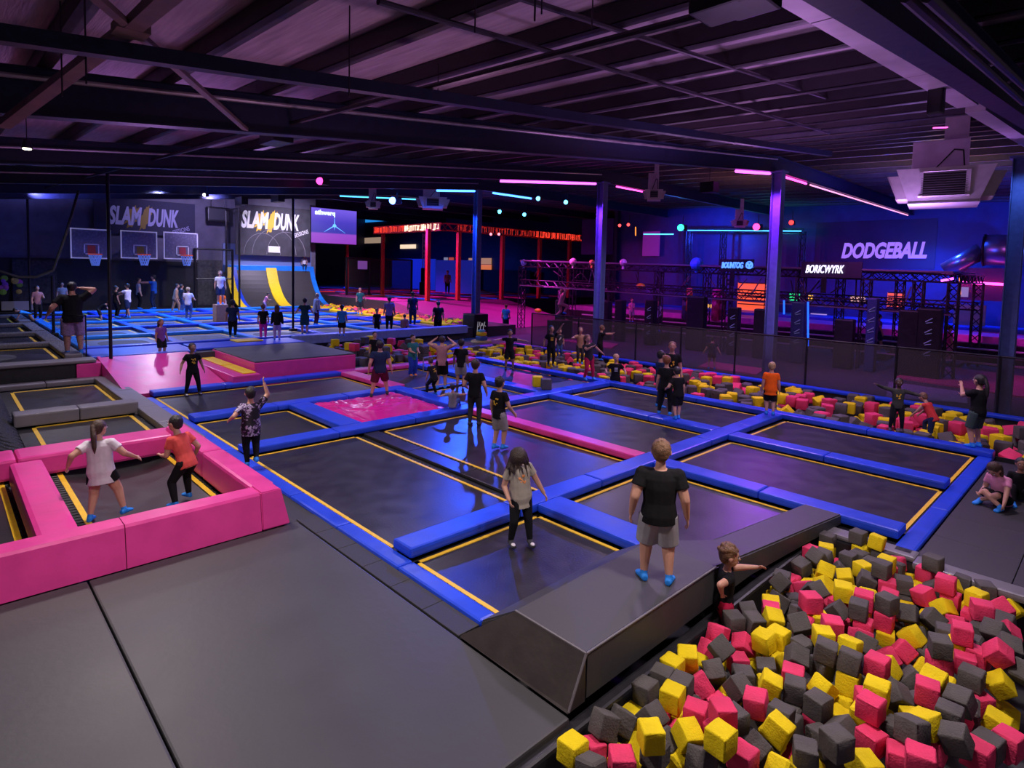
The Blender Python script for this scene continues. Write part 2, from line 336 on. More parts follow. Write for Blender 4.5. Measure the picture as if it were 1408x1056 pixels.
# ================================================================== NEAR COURT
Z_PAD = .15
def pad(x0, y0, x1, y1, label, m=BLUE, z1=Z_PAD, z0=.02, seams=None, name='safety_pad', bev=.035, group=None, cat='trampoline pad'):
    cx, cy = (x0+x1)/2, (y0+y1)/2
    t = MB(); lx = x1-x0; ly = y1-y0; n = seams or max(1, round(max(lx, ly)/1.9))
    for i in range(n):
        if lx > ly: a, b = (x0+lx*i/n+.003, y0), (x0+lx*(i+1)/n-.003, y1)
        else: a, b = (x0, y0+ly*i/n+.003), (x1, y0+ly*(i+1)/n-.003)
        t.box((a[0], a[1], z0), (b[0], b[1], z1), bev)
    return tag(t.build(name, m, loc=(cx, cy, 0), smooth=False), label, cat, group)
def bed(x0, y0, x1, y1, label, yx0=None, yy0=None, yx1=None, yy1=None, z=0., lw=.055, sides='nsew', m=BED, sag=.03, group=None, gap=.25):
    """trampoline: jumping mesh, yellow border line, dark spring surround"""
    cx, cy = (x0+x1)/2, (y0+y1)/2
    T = thing('trampoline', label, 'trampoline', (cx, cy, z), 0, group)
    a0 = yx0 if yx0 is not None else x0+.1; a1 = yx1 if yx1 is not None else x1-.1
    b0 = yy0 if yy0 is not None else y0+.1; b1 = yy1 if yy1 is not None else y1-.1
    nx, ny = 10, 8; s = MB(); V = {}
    for i in range(nx+1):
        for j in range(ny+1):
            u, v = i/nx, j/ny; V[i, j] = s.bm.verts.new((a0+(a1-a0)*u-cx, b0+(b1-b0)*v-cy, -sag*16*u*(1-u)*v*(1-v)))
    for i in range(nx):
        for j in range(ny): s.bm.faces.new([V[i, j], V[i+1, j], V[i+1, j+1], V[i, j+1]])
    s.build('jumping_bed', m, T, smooth=True)
    y = MB(); h = .006
    def st(xa, ya, xb, yb): y.box((xa-cx, ya-cy, -.004), (xb-cx, yb-cy, h))
    if 's' in sides: st(a0, b0, a1, b0+lw)
    if 'n' in sides: st(a0, b1-lw, a1, b1)
    if 'w' in sides: st(a0, b0, a0+lw, b1)
    if 'e' in sides: st(a1-lw, b0, a1, b1)
    y.build('border_line', YEL, T)
    g = MB()
    for (xa, ya, xb, yb) in ((x0, y0, x1, b0), (x0, b1, x1, y1), (x0, b0, a0, b1), (a1, b0, x1, b1)):
        if xb-xa > .002 and yb-ya > .002: g.box((xa-cx, ya-cy, -.03), (xb-cx, yb-cy, -.008))
    # springs round the bed
    if x0 > -14:
        for q in range(int((a1-a0)/.12)):
            for (ya, yb) in ((y0, b0), (b1, y1)): g.tube((a0+.06+q*.12-cx, ya-cy, .0), (a0+.06+q*.12-cx, yb-cy, .0), .009, n=4, cap=False)
    g.build('spring_surround', SPR, T)
    return T
# beds (yellow lines where the photograph shows them)
bed(-17.98, 4.12, -14.9, 9.6, 'long black trampoline in front of the pink ramp and box', -17.9, 4.17, -15.0, 9.55, sides='nsw')
bed(-14.5, 4.12, -11.8, 6.35, 'small black trampoline beside the boy in the floral shirt, left of the pink pad', -14.45, 4.17, -11.9, 6.28, sides='nsw')
bed(-11.38, 4.12, -6.35, 6.48, 'wide black trampoline between left blue edge and grey centre strip', -11.33, 4.17, -6.45, 6.42, sides='nsw')
bed(-11.38, 7.0, -6.35, 9.52, 'black trampoline where two teenagers stand, before the pink beam', -11.33, 7.07, -6.45, 9.5, sides='nsw')
bed(-11.38, 9.9, -6.35, 12.5, 'black trampoline behind the pink beam', -11.3, 9.98, -6.45, 12.48, sides='nsw')
bed(-11.38, 12.95, -6.35, 15.4, 'black trampoline next to the back foam pit, left of the orange shirt boy', -11.3, 13.0, -6.45, 15.36, sides='nsw')
bed(-5.99, 4.12, -4.3, 6.4, 'black trampoline under the long-haired girl', -5.93, 4.17, -4.3, 6.36, sides='nsw')
bed(-5.99, 6.92, -3.3, 9.5, 'black trampoline behind the boy standing on the grey block', -5.93, 6.97, -3.32, 9.44)
bed(-5.99, 9.9, -2.02, 12.45, 'black trampoline in the middle of the right block', -5.9, 9.98, -2.08, 12.41)
bed(-5.99, 12.85, -2.02, 15.4, 'black trampoline at far right beside the foam pit corner', -5.9, 12.9, -2.08, 15.34)
bed(-17.98, 10.1, -14.6, 12.5, 'blue-lit trampoline where a group of kids stands behind the pink crash pad', -17.9, 10.2, -14.9, 12.45)
bed(-17.98, 12.95, -12.9, 15.4, 'blue-lit trampoline beside the back foam pit, under the arms-out boy', -17.9, 13.02, -13.0, 15.34, sides='sw')
bed(-14.3, 10.1, -11.84, 12.5, 'blue-lit trampoline behind the boy sitting by the pink crash pad', -14.25, 10.16, -11.9, 12.45)
# raised pads between beds
pad(-18.0, 3.92, -4.42, 4.15, 'long flat blue strip along the left edge of the near court', BLUE, .03, -.05, seams=9)
pad(-2.05, 9.1, -1.8, 15.75, 'flat blue edge strip at the right end of the near court', BLUE, .03, -.05, seams=3)
pad(-18.42, 4.15, -17.98, 9.65, 'blue pad across the foot of the pink ramp and box', BLUE)
pad(-18.42, 9.65, -17.98, 15.75, 'pink and lilac pad at the back edge of the court, before the middle pit', PINK)
pad(-14.98, 4.15, -14.5, 9.9, 'blue pad running behind the pink crash pad toward the standing man', BLUE)
pad(-11.84, 4.15, -11.38, 9.9, 'blue pad running in front of the pink crash pad', BLUE)
pad(-11.84, 9.9, -11.38, 15.42, 'blue pad running away from crash pad to the back foam pit', BLUE)
pad(-14.5, 6.32, -11.84, 6.85, 'short blue pad on the left side of the pink crash pad', BLUE)
pad(-14.5, 9.45, -11.84, 9.95, 'short blue pad behind the sitting boy', BLUE)
pad(-17.98, 9.6, -14.98, 10.1, 'pink short pad behind the man on the crash pad', PINK)  # short cross pad in pink vinyl
pad(-6.40, 4.15, -5.99, 9.9, 'blue cross pad behind the long-haired girl', BLUE)
pad(-6.40, 9.9, -5.99, 15.42, 'blue cross pad under the boy in orange shirt', BLUE)
pad(-5.99, 6.40, -4.1, 6.92, 'short blue pad between the girl and the boy on the grey block', BLUE)
pad(-5.99, 9.5, -2.05, 9.92, 'blue pad ending at the near foam pit corner', BLUE)
pad(-5.99, 12.44, -2.05, 12.87, 'blue pad between the two right hand trampolines', BLUE)
pad(-11.38, 12.5, -6.4, 12.95, 'blue pad where three boys stand together', BLUE)
pad(-17.98, 12.5, -11.84, 12.95, 'blue pad behind the group of kids, holding two loose cubes', BLUE)
pad(-18.42, 15.42, -6.4, 15.8, 'blue pad along the left part of the back foam pit', BLUE, seams=6)
pad(-6.40, 15.42, -1.8, 15.78, 'blue pad along the right part of the back foam pit', BLUE)
pad(-11.38, 9.54, -6.40, 9.9, 'pink padded beam in the middle of the court', PINK, seams=1)
pad(-12.88, 12.95, -11.84, 15.42, 'dark grey mat strip under the girl in red trousers', MATV, .02, -.03)
for i, (a, b) in enumerate(((-11.38, -9.72), (-9.72, -8.05), (-8.05, -6.4))):
    tag(MB().box((a+.005, 6.62, -.03), (b-.005, 6.98, .02), .01).build('strip_mat', BED), ['far', 'middle', 'near'][i]+' section of the flat dark mat strip in the court centre', 'mat')
struct(MB().box((-11.38, 6.45, -.06), (-6.35, 7.05, -.04)).build('floor_strip', SPR))
# pink crash pad with wrinkles
def crash():
    s = MB(); x0, x1, y0, y1 = -14.48, -11.86, 6.87, 9.43; n = 60; V = {}
    rnd = random.Random(4); folds = [(rnd.uniform(x0, x1), rnd.uniform(y0, y1), rnd.uniform(0, PI), rnd.uniform(.3, 1.1), rnd.uniform(.025, .06)) for _ in range(34)]
    for i in range(n+1):
        for j in range(n+1):
            x = x0+(x1-x0)*i/n; y = y0+(y1-y0)*j/n; z = .09
            for fx, fy, fa, fl_, fw in folds:
                dx, dy = x-fx, y-fy; a = dx*math.cos(fa)+dy*math.sin(fa); b = -dx*math.sin(fa)+dy*math.cos(fa)
                z += .022*math.exp(-(b/fw)**2)*math.exp(-(a/fl_)**2)
            e = min(x-x0, x1-x, y-y0, y1-y); z *= min(1, .3+e*6)
            V[i, j] = s.bm.verts.new((x, y, z))
    for i in range(n):
        for j in range(n): s.bm.faces.new([V[i, j], V[i+1, j], V[i+1, j+1], V[i, j+1]])
    m = mat('glossy_pink_vinyl', (.75, .02, .26), .22, var=.08, vscale=3, coat=.4)
    tag(s.build('crash_pad', m, smooth=True, loc=(-13.2, 8.1, 0)), 'square wrinkled glossy pink crash pad under the man in dark shorts', 'crash pad')
crash()
struct(MB().box((-14.5, 6.85, -.1), (-11.84, 9.45, .02)).build('floor_crash_bed', SPR))

# ------------------------------------------------------------------ foreground mats, grey block
MG = 'grey foreground mats'
def big_mat(x0, y0, x1, y1, label):
    return tag(MB().box((x0, y0, -.12), (x1, y1, 0), .02).build('floor_mat', MATV, loc=(x0, y0, 0)), label, 'mat')
big_mat(-8.0, 1.18, -2.96, 3.62, 'large smooth grey mat in the foreground, between pink box and grey block')
big_mat(-8.0, -2.0, -2.96, 1.165, 'grey mat in the lower left corner, with fine wrinkles')
struct(MB().box((-8.1, -3, -.8), (-2.9, 3.64, -.12)).build('floor_mat_base', SPR))
def block():
    T = thing('padded_block', 'big grey vinyl block with a sloped brown end, under the boy in black shirt', 'padded block', (-3.5, 5, 0))
    y0, y1 = 3.82, 6.0; h = .42
    a = Vector((-3.5, 5, 0))
    t = MB()
    X0, X1, XT = -4.38, -3.0, -3.85
    P = {}
    # cross-sections along the block: (y, top z, x of ridge start, bottom z at far side)
    secs = [(3.86, h, XT), (6.1, h, XT), (7.0, .30, -3.75), (9.5, .16, -3.62)]
    xs_l = [-4.36, -4.36, -4.05, -3.34-.0]
    rows = []
    for k_, (y, zt, xt) in enumerate(secs):
        xl = [-4.34, -4.36, -3.75, -3.34][k_]; xt = [XT, XT, -3.45, -3.30][k_]
        rows.append([t.bm.verts.new(Vector(p)-a) for p in ((xl, y, .02), (xl, y, .1), (xt, y, zt), (-3.0 if k_ < 3 else -2.78, y, zt), (-3.0 if k_ < 3 else -2.78, y, 0.0), )])
    for r0, r1 in zip(rows[:-1], rows[1:]):
        for q in range(5): t.bm.faces.new([r0[q], r0[(q+1) % 5], r1[(q+1) % 5], r1[q]])
    t.bm.faces.new(rows[-1]); t.bm.faces.new(rows[0])
    es = [e for e in t.bm.edges]
    bmesh.ops.bevel(t.bm, geom=es, offset=.018, segments=2, affect='EDGES')
    t.build('block_top', MATV, T)
    e = MB(); q = lambda x, y, z: Vector((x, y, z))-a
    e.hexa([q(-4.39, 3.64, 0), q(-3.0, 3.64, 0), q(-3.0, 3.86, 0), q(-4.34, 3.86, 0), q(-4.385, 3.65, .02), q(-3.0, 3.655, .02), q(-3.0, 3.855, h-.005), q(-3.85, 3.855, h-.005)])
    part(e.build('end_cap', BROWNV, T), 'dark brown sloped end')
    pp = MB(); pp.tube(q(-3.85, 3.86, h), q(-3.0, 3.86, h), .011, n=6); pp.tube(q(-3.0, 3.86, h), q(-3.0, 3.65, .01), .012, n=6); pp.tube(q(-3.0, 3.86, h), q(-3.0, 6.1, h), .011, n=6)
    pp.build('seam_piping', GREYV, T)
block()
# pit wall padding under the block and along the pit
WP = mat('black_pit_padding', (.018, .018, .022), .4, var=.2, bump=.3, bscale=5)
struct(MB().box((-3.0, -3, -.8), (-2.88, 9.1, -.06), .03).build('wall_pit_left', WP))
struct(MB().box((-3.34, 9.05, -.8), (6, 9.5, -.02)).build('wall_pit_back_core', WP))
pad(-3.3, 9.02, -1.75, 9.3, 'purple-tinted grey pad at the far corner of the near foam pit', GREYV, .03, -.04, seams=1)
pad(-1.75, 8.82, 4.0, 9.12, 'dark grey pad along the far right edge of the near foam pit', GREYV, .05, -.04, seams=2)
struct(MB().box((-3.0, 8.98, -.8), (6, 9.06, -.05)).build('wall_pit_back', WP))
struct(MB().box((-12, 15.8, -.8), (6, 15.84, .0)).build('wall_pit_front', WP))
struct(MB().box((-21.3, 20.3, -.8), (3, 20.6, .02)).build('wall_pit_far', WP))
struct(MB().box((-19.2, 10.2, -.8), (-18.42, 15.9, .02)).build('wall_pit_middle', WP))
struct(MB().box((-22, 15.8, -.8), (-18.4, 15.86, .02)).build('wall_pit_side', WP))
struct(MB().box((-21.3, 15.8, -.8), (-21.1, 20.6, .05)).build('wall_pit_end', WP))
tag(MB().box((-21.0, 20.25, .0), (3, 20.55, .1), .03).build('safety_pad', BLUE), 'thin blue strip at the foot of the mesh fence behind the back pit', 'trampoline pad')
tag(MB().box((-21.2, 15.9, .0), (-20.85, 20.55, .1), .03).build('safety_pad', BLUE), 'blue strip at the left end of the back foam pit', 'trampoline pad')
# black end wall of the courts' dark strip left
# ------------------------------------------------------------------ pink box (left)
def pink_side():
    T = thing('padded_wall', 'tall pink padded wall with a corner block, in front of the jumping girl and boy', 'padded wall', (-8.3, 2, 0))
    a = Vector((-8.3, 2, 0)); h = .5
    def run(y0, y1, nm):
        t = MB(); q = lambda x, y, z: Vector((x, y, z))-a
        prof = [(-8.02, .0), (-8.09, h-.03), (-8.12, h), (-8.40, h), (-8.47, h-.04), (-8.5, .0)]
        r0 = [t.bm.verts.new(q(x, y0, z)) for x, z in prof]; r1 = [t.bm.verts.new(q(x, y1, z)) for x, z in prof]
        n = len(prof)
        for k in range(n): t.bm.faces.new([r0[k], r0[(k+1) % n], r1[(k+1) % n], r1[k]])
        t.bm.faces.new(r0); t.bm.faces.new(r1)
        return t.build(nm, PINK, T, smooth=False)
    run(-1.5, 1.55, 'wall_panel'); run(1.56, 3.13, 'wall_panel')
    t = MB(); q = lambda x, y, z: Vector((x, y, z))-a
    t.hexa([q(-8.01, 3.14, 0), q(-8.01, 3.52, 0), q(-8.5, 3.52, 0), q(-8.5, 3.14, 0), q(-8.09, 3.14, h+.004), q(-8.09, 3.42, h+.004), q(-8.45, 3.42, h+.004), q(-8.45, 3.14, h+.004)])
    bmesh.ops.bevel(t.bm, geom=list(t.bm.edges), offset=.015, segments=2, affect='EDGES')
    t.build('corner_block', PINK, T)
pink_side()
ZP = .4
pad(-12.75, 3.14, -8.45, 3.48, 'pink padded beam running away from the pink corner block', PINK, .48, .03, seams=2, bev=.05)
pad(-13.0, -1.5, -12.3, 3.3, 'pink padded beam behind the boy in the red shirt', PINK, ZP, .05, seams=2, bev=.05)
pad(-12.1, .78, -8.5, 1.2, 'short pink padded divider left of the girl in white', PINK, ZP, .05, seams=1, bev=.06)
pad(-16.75, 1.15, -16.25, 3.45, 'pale grey padded beam across the two left trampolines', GREYV, .3, .03, seams=2)
pad(-16.3, 3.42, -12.7, 3.86, 'pale grey pad running alongside the blue court edge', GREYV, .16, -.02, seams=2)
pad(-21.2, 3.36, -16.25, 3.86, 'grey pad rising toward the pink ramp, with sloped inner flap', GREYV, .16, -.02, seams=2)
pad(-21.6, .6, -21.15, 3.86, 'grey pad below the black step wall', GREYV, .14, .0)
bed(-12.3, 1.2, -8.5, 3.14, 'trampoline boxed in by pink pads, with a girl and a boy jumping', -13.2, 1.42, -9.0, 3.32-.22, lw=.075, sag=.12)
bed(-12.3, -1.5, -8.5, .78, 'trampoline at the left picture edge beyond the pink divider', -13.2, -1.4, -9.0, .74, lw=.075)
bed(-16.3, 1.2, -13.0, 3.42, 'left trampoline between grey beam and pink beam', -16.5+.25, 1.44, -13.05, 3.3, lw=.075, sides='nsw')
bed(-21.15, 1.2, -16.75, 3.4, 'left trampoline below the black step wall', -20.9, 1.42, -16.8, 3.35, lw=.075, sides='nsw')
struct(MB().box((-21.3, -3, -.8), (-8, 1.1, -.05)).build('floor_left', DARKF))
# sloping black net at the left
NETB = net_mat('black_court_net', (.02, .02, .024), .25, 30)
nb = MB(); nb.hexa([(-21.0, .55, .6), (-13.0, .15, .45), (-13.0, 1.15, .02), (-21.0, 1.2, .02), (-21.0, .55, .62), (-13.0, .15, .47), (-13.0, 1.16, .04), (-21.0, 1.21, .04)])
for k in range(26): nb.beam((-21+.3*k, .56-.015*k, .62), (-21+.3*k, 1.18, .05), .02, .02)
tag(nb.build('side_net', NETB), 'sagging black net beside the left trampolines', 'net')
# ================================================================== RAISED BACK COURT (one step up)
ZB = .6
def R_X(X, x0, y0, x1, y1):      # pixel rectangle laid on a wall of constant X -> (Y0, z_low, Y1, z_high)
    a = onX(x0, y1, X); b = onX(x1, y0, X); return a.y, a.z, b.y, b.z
def R_Y(Y, x0, y0, x1, y1):
    a = onY(x0, y1, Y); b = onY(x1, y0, Y); return a.x, a.z, b.x, b.z
struct(MB().box((-46, -3, -.8), (-22.3, 10.6, ZB-.06)).build('floor_back_court', DARKF))
struct(MB().box((-46, 10.6, -.8), (-24.5, 24, ZB-.06)).build('floor_back_court', DARKF))
struct(MB().box((-22.3, -3, -.8), (-21.65, 2.98, ZB-.04)).build('wall_step', WBLK))
tag(MB().box((-22.3, -1.5, ZB-.04), (-21.6, 3.5, ZB+.05), .03).build('safety_pad', GREYV), 'pale grey pad on top of the black step, under the big man at left', 'trampoline pad')
tag(MB().box((-22.3, 3.0, .1), (-21.6, 3.68, ZB-.06), .02).build('step_pad', PINK), 'small pink padded block at the end of the black step wall', 'pad')
# pink ramp
t = MB(); t.hexa([(-18.42, 3.7, -.1), (-18.42, 6.2, -.1), (-22.3, 6.2, -.1), (-22.3, 3.7, -.1), (-18.42, 3.7, .06), (-18.42, 6.2, .06), (-22.3, 6.2, ZB), (-22.3, 3.7, ZB)])
t.hexa([(-18.42, 3.62, -.1), (-18.42, 3.7, -.1), (-22.3, 3.7, -.1), (-22.3, 3.62, -.1), (-18.42, 3.62, .1), (-18.42, 3.7, .1), (-22.3, 3.7, ZB+.04), (-22.3, 3.62, ZB+.04)])
tag(t.build('padded_ramp', PINK), 'wide shiny pink ramp rising to the back court, left of the pink box', 'ramp')
# pink box with grey top and the step with yellow strips
T = thing('padded_box', 'large pink box with a flat grey top behind the long back trampoline', 'padded box', (-20.6, 8.8, 0))
MB().box((-2.0, -1.72, -.2), (1.9, 1.75, ZB-.02), .03).build('box_body', PINK, T)
MB().box((-1.98, -1.70, ZB-.02), (1.88, 1.73, ZB+.02), .02).build('box_top', MATV, T)
T = thing('padded_step', 'low pink step with two yellow strips on top, left of the pink box', 'padded step', (-20.0, 6.6, 0))
MB().box((-2.2, -.36, -.1), (1.9, .44, .34), .03).build('step_body', PINK, T)
MB().box((-2.15, .0, .34), (-.2, .38, .375), .01).build('yellow_strip', YELV, T); MB().box((-.1, .0, .34), (1.7, .38, .375), .01).build('yellow_strip', YELV, T)
# grid of back trampolines
xs = [-24.6, -28.2, -31.6, -35.2, -39.0, -42.4]; ysl = [3.7, 6.6, 9.4, 12.4, 15.2, 18.0, 20.0]
GB = 'small trampolines of the raised back court'
BEDG = mat('grey_trampoline_mesh', (.15, .14, .15), .35, var=.3, vscale=1.5)  # paler grey mesh for some of the back beds
rown = ['front', 'second', 'third', 'fourth', 'last']
coln = ['leftmost', 'second from left', 'third from left', 'fourth from left', 'fifth from left', 'rightmost']
k = 0
for i in range(len(xs)-1):
    for j in range(len(ysl)-1):
        if i == 0 and j == 5: pass
        x1, x0 = xs[i]-.22, xs[i+1]+.22; y0, y1 = ysl[j]+.2, ysl[j+1]-.2
        if i == 4 and j >= 4: continue
        bed(x0, y0, x1, y1, 'blue-edged trampoline on raised back court, %s row, %s' % (rown[i], coln[j]), z=ZB-.05, lw=.09, sag=.02, m=BEDG if (i*3+j*5) % 5 in (0, 1, 3) else BED, sides='nsw' if (i+j) % 2 else 'nw')
for i, X in enumerate(xs):
    tag(MB().box((X-.18, 3.5, ZB-.05), (X+.18, 20.0, ZB+.09), .04).build('safety_pad', BLUE2 if i % 2 else BLUE), 'long blue pad across the raised back court, %s of six from the front' % ['first', 'second', 'third', 'fourth', 'fifth', 'sixth'][i], 'trampoline pad')
for j, Y in enumerate(ysl):
    m_ = BLUE2 if j % 2 == 0 else BLUE
    tag(MB().box((xs[-1]+.2, Y-.16, ZB-.05), (xs[0]-.22, Y+.16, ZB+.075), .04).build('safety_pad', YELV if j == 6 else m_), ('long yellow pad on the right edge of the raised back court' if j == 6 else 'blue pad running away through the raised back court, %s from the left' % ['first', 'second', 'third', 'fourth', 'fifth', 'sixth'][j]), 'trampoline pad')
tag(MB().box((-24.6, 3.5, ZB-.05), (-22.35, 6.5, ZB+.03), .04).build('landing_mat', mat('lilac_blue_vinyl', (.08, .14, .75), .35, var=.1)), 'lilac blue landing mat at the top of the pink ramp', 'mat')
tag(MB().box((-24.35, 6.6, ZB-.05), (-22.7, 10.6, ZB+.03), .04).build('landing_mat', BLUE), 'deep blue landing mat behind the pink box', 'mat')
tag(MB().box((-24.45, 10.75, ZB-.3), (-24.2, 20.2, ZB+.1), .05).build('safety_pad', mat('pale_blue_vinyl', (.25, .38, .75), .4, var=.1)), 'pale blue pad edge above the middle foam pit', 'trampoline pad')
tag(MB().box((-24.5, 8.3, ZB+.03), (-23.6, 9.3, ZB+.08), .03).build('yellow_pad', YELV), 'small yellow pad at the feet of two girls in black tops', 'pad')
# grey courts at far left of the back area
for i, (xa, xb) in enumerate([(-26.6, -22.6), (-30.6, -26.9), (-35, -31), (-40.5, -36)]):
    tag(MB().box((xa, -1.5, ZB-.02), (xa+.45, 3.3, ZB+.14), .04).build('safety_pad', GREYV), 'pale grey pad behind the net at the left edge, %s row' % rown[i], 'trampoline pad')
    tag(MB().box((xa+.4, 2.85, ZB-.02), (xb, 3.3, ZB+.13), .04).build('safety_pad', GREYV), 'grey pad pointing away behind the left net, %s row' % rown[i], 'trampoline pad')
    bed(xa+.45, -1.5, xb, 2.85, 'dark trampoline behind the net at the left edge, %s row' % rown[i], z=ZB-.04, lw=.09, sides='n' if i else 'nw')
# ------------------------------------------------------------------ quarter pipe
T = thing('quarter_pipe', 'dark curved climbing ramp with yellow stripes and blue top under the second banner', 'ramp', (-44, 18.5, ZB))
a = Vector((-44, 18.5, ZB)); y0, y1 = 15.2, 21.9
zt = onX(360, 366, -45.6).z-ZB
def prof(k): th = k*1.25; return (-42.3+a.x*0-(3.3)*math.sin(th)/math.sin(1.25), zt*(1-math.cos(th))/(1-math.cos(1.25)))
def strip(ya, yb, off, nm, m_, label=None):
    s = MB(); n = 14; P = [prof(k/n) for k in range(n+1)]
    for (xa, za), (xb, zb) in zip(P[:-1], P[1:]):
        s.hexa([Vector((xa+off, ya, ZB))-a, Vector((xa+off, yb, ZB))-a, Vector((xb+off, yb, ZB))-a, Vector((xb+off, ya, ZB))-a,
                Vector((xa+off, ya, ZB+za+off))-a, Vector((xa+off, yb, ZB+za+off))-a, Vector((xb+off, yb, ZB+zb+off))-a, Vector((xb+off, ya, ZB+zb+off))-a])
    o = s.build(nm, m_, T); 
    if label: part(o, label)
strip(y0, y1, 0, 'ramp_surface', mat('dark_ramp_vinyl', (.045, .042, .045), .45, var=.1))
strip(y0, y0+.5, .05, 'stripe', YELV, 'left yellow stripe'); strip(18.1, 18.9, .05, 'stripe', YELV, 'middle yellow stripe')
strip(y1-.35, y1, .05, 'stripe', BLUE2, 'right blue stripe'); strip(y0+.5, y0+.75, .05, 'stripe', BLUE, 'narrow blue stripe')
s = MB(); s.box(Vector((-46.1, y0, ZB+zt-.5))-a, Vector((-45.5, y1, ZB+zt+.06))-a, .04); s.build('top_pad', BLUE2, T)
s = MB(); s.box(Vector((-46.1, y0, ZB+zt+.06))-a, Vector((-45.95, y1, ZB+zt+1.6))-a); s.build('back_board', mat('pale_blue_board', (.16, .22, .45), .5), T)
# ------------------------------------------------------------------ left wall: padding, net posts, banners
struct(MB().box((-46.15, -3, .5), (-45.9, 15.0, 3.7)).build('wall_padding', WBLK))
DWP = mat('dark_wall_mesh', (.05, .048, .05), .7, var=.6, vscale=6)
def on_wall(name, X, rect, m_, label, cat, th=.06):
    Y0, Z0, Y1, Z1 = R_X(X, *rect); return tag(MB().box((X-th, Y0, Z0), (X, Y1, Z1)).build(name, m_), label, cat)
on_wall('wall_screen_mesh', -45.7, (18, 358, 78, 418), DWP, 'grey patterned mesh panel behind the people at far left', 'panel')
on_wall('wall_screen_mesh', -45.7, (272, 358, 305, 420), DWP, 'grey patterned mesh panel beside the climbing ramp', 'panel')
on_wall('white_board', -45.4, (2, 414, 46, 427), mat('pale_dotted_board', (.5, .5, .52), .6, var=.3, vscale=60), 'low white board at the foot of the left wall', 'board')
BAN = mat('navy_banner_cloth', (.022, .022, .06), .7, var=.2); BANG = mat('charcoal_banner_cloth', (.045, .045, .055), .7, var=.35, vscale=2)
GOLD = mat('gold_print', (.75, .48, .02), .6); GOLD2 = mat('dull_gold_print', (.28, .18, .02), .6)
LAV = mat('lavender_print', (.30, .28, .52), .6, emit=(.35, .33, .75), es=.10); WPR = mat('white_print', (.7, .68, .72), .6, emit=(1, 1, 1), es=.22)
def dunk(X, rect, label, bm_, letters, bold, rect_txt, gold, extra=False):
    Y0, Z0, Y1, Z1 = R_X(X, *rect)
    T = thing('banner', label, 'banner', (X, (Y0+Y1)/2, Z0))
    bpy.context.view_layer.update()
    MB().box((-.05, Y0-(Y0+Y1)/2, 0), (0, Y1-(Y0+Y1)/2, Z1-Z0)).build('cloth', bm_, T)
    y0, z0, y1, z1 = R_X(X, *rect_txt); H_ = z1-z0; W_ = y1-y0; cz = (z0+z1)/2
    # gold splashes behind the letters
    g = MB(); rr = random.Random(3); zc = cz-Z0; yc = y0-(Y0+Y1)/2
    def blob(cy, cz_, w_, h_, sh=.35, rot=0, jag=9):
        pts = []
        for k in range(jag*2):
            an = k/(jag*2)*2*PI; r_ = 1 if k % 2 else rr.uniform(.55, .85); py = math.cos(an)*w_*r_/2; pz = math.sin(an)*h_*r_/2
            pts.append((.012, cy+py+pz*sh, cz_+pz))
        g.poly(pts)
    blob(yc+W_*.32, zc+.02, W_*.22, H_*1.35); blob(yc+W_*.5, zc, W_*.16, H_*1.5)
    g.hexa([(.006, yc+W_*.455, zc-H_*.62), (.006, yc+W_*.50, zc-H_*.62), (.006, yc+W_*.56, zc+H_*.62), (.006, yc+W_*.515, zc+H_*.62), (.014, yc+W_*.455, zc-H_*.62), (.014, yc+W_*.50, zc-H_*.62), (.014, yc+W_*.56, zc+H_*.62), (.014, yc+W_*.515, zc+H_*.62)])
    part(g.build('gold_splash', gold, T), 'gold paint splash')
    for s_, f, wf in (('SLAM', .225, .46), ('DUNK', .765, .46)):
        M = frameM((X+.025, y0+W_*f, cz), (0, 1, 0), (0, 0, 1))
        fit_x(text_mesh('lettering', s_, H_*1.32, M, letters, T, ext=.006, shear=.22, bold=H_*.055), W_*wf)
    M = frameM((X+.03, y1+W_*.03, z0-H_*.10), (0, .93, .33), (0, -.33, .93)); fit_x(text_mesh('lettering', 'SESSIONS', H_*.36, M, letters, T, ext=.005, shear=.1, bold=.005), W_*.27)
    if extra:   # drawn arcs and a small tag on the lower part
        for (cx_, r_) in ((.34, .85), (.5, 1.05), (.66, .95)):
            c = MB(); yc2 = Y0+(Y1-Y0)*cx_-(Y0+Y1)/2; pts = []
            for k in range(13):
                an = PI*k/12; pts.append((.01, yc2+math.cos(an)*r_*(Y1-Y0)*.28, .1+math.sin(an)*r_*(Z1-Z0)*.5))
            c.path(pts, .018, n=4); c.build('drawn_arc', mat('grey_print', (.28, .28, .3), .7), T)
        a1, b1, a2, b2 = R_X(X, 369, 339, 385, 347); MB().box((0, a1-(Y0+Y1)/2, b1-Z0), (.02, a2-(Y0+Y1)/2, b2-Z0)).build('small_tag', WPR, T)
    return T
dunk(-45.7, (129, 281, 268, 319), 'navy wall banner reading SLAM DUNK with a gold splash, over the hoops', BAN, LAV, 1, (150, 291, 246, 309), GOLD2)
dunk(-45.2, (324, 289, 427, 350), 'charcoal banner reading SLAM DUNK in white over the climbing ramp', BANG, WPR, 1, (332, 297, 412, 314), GOLD, True)
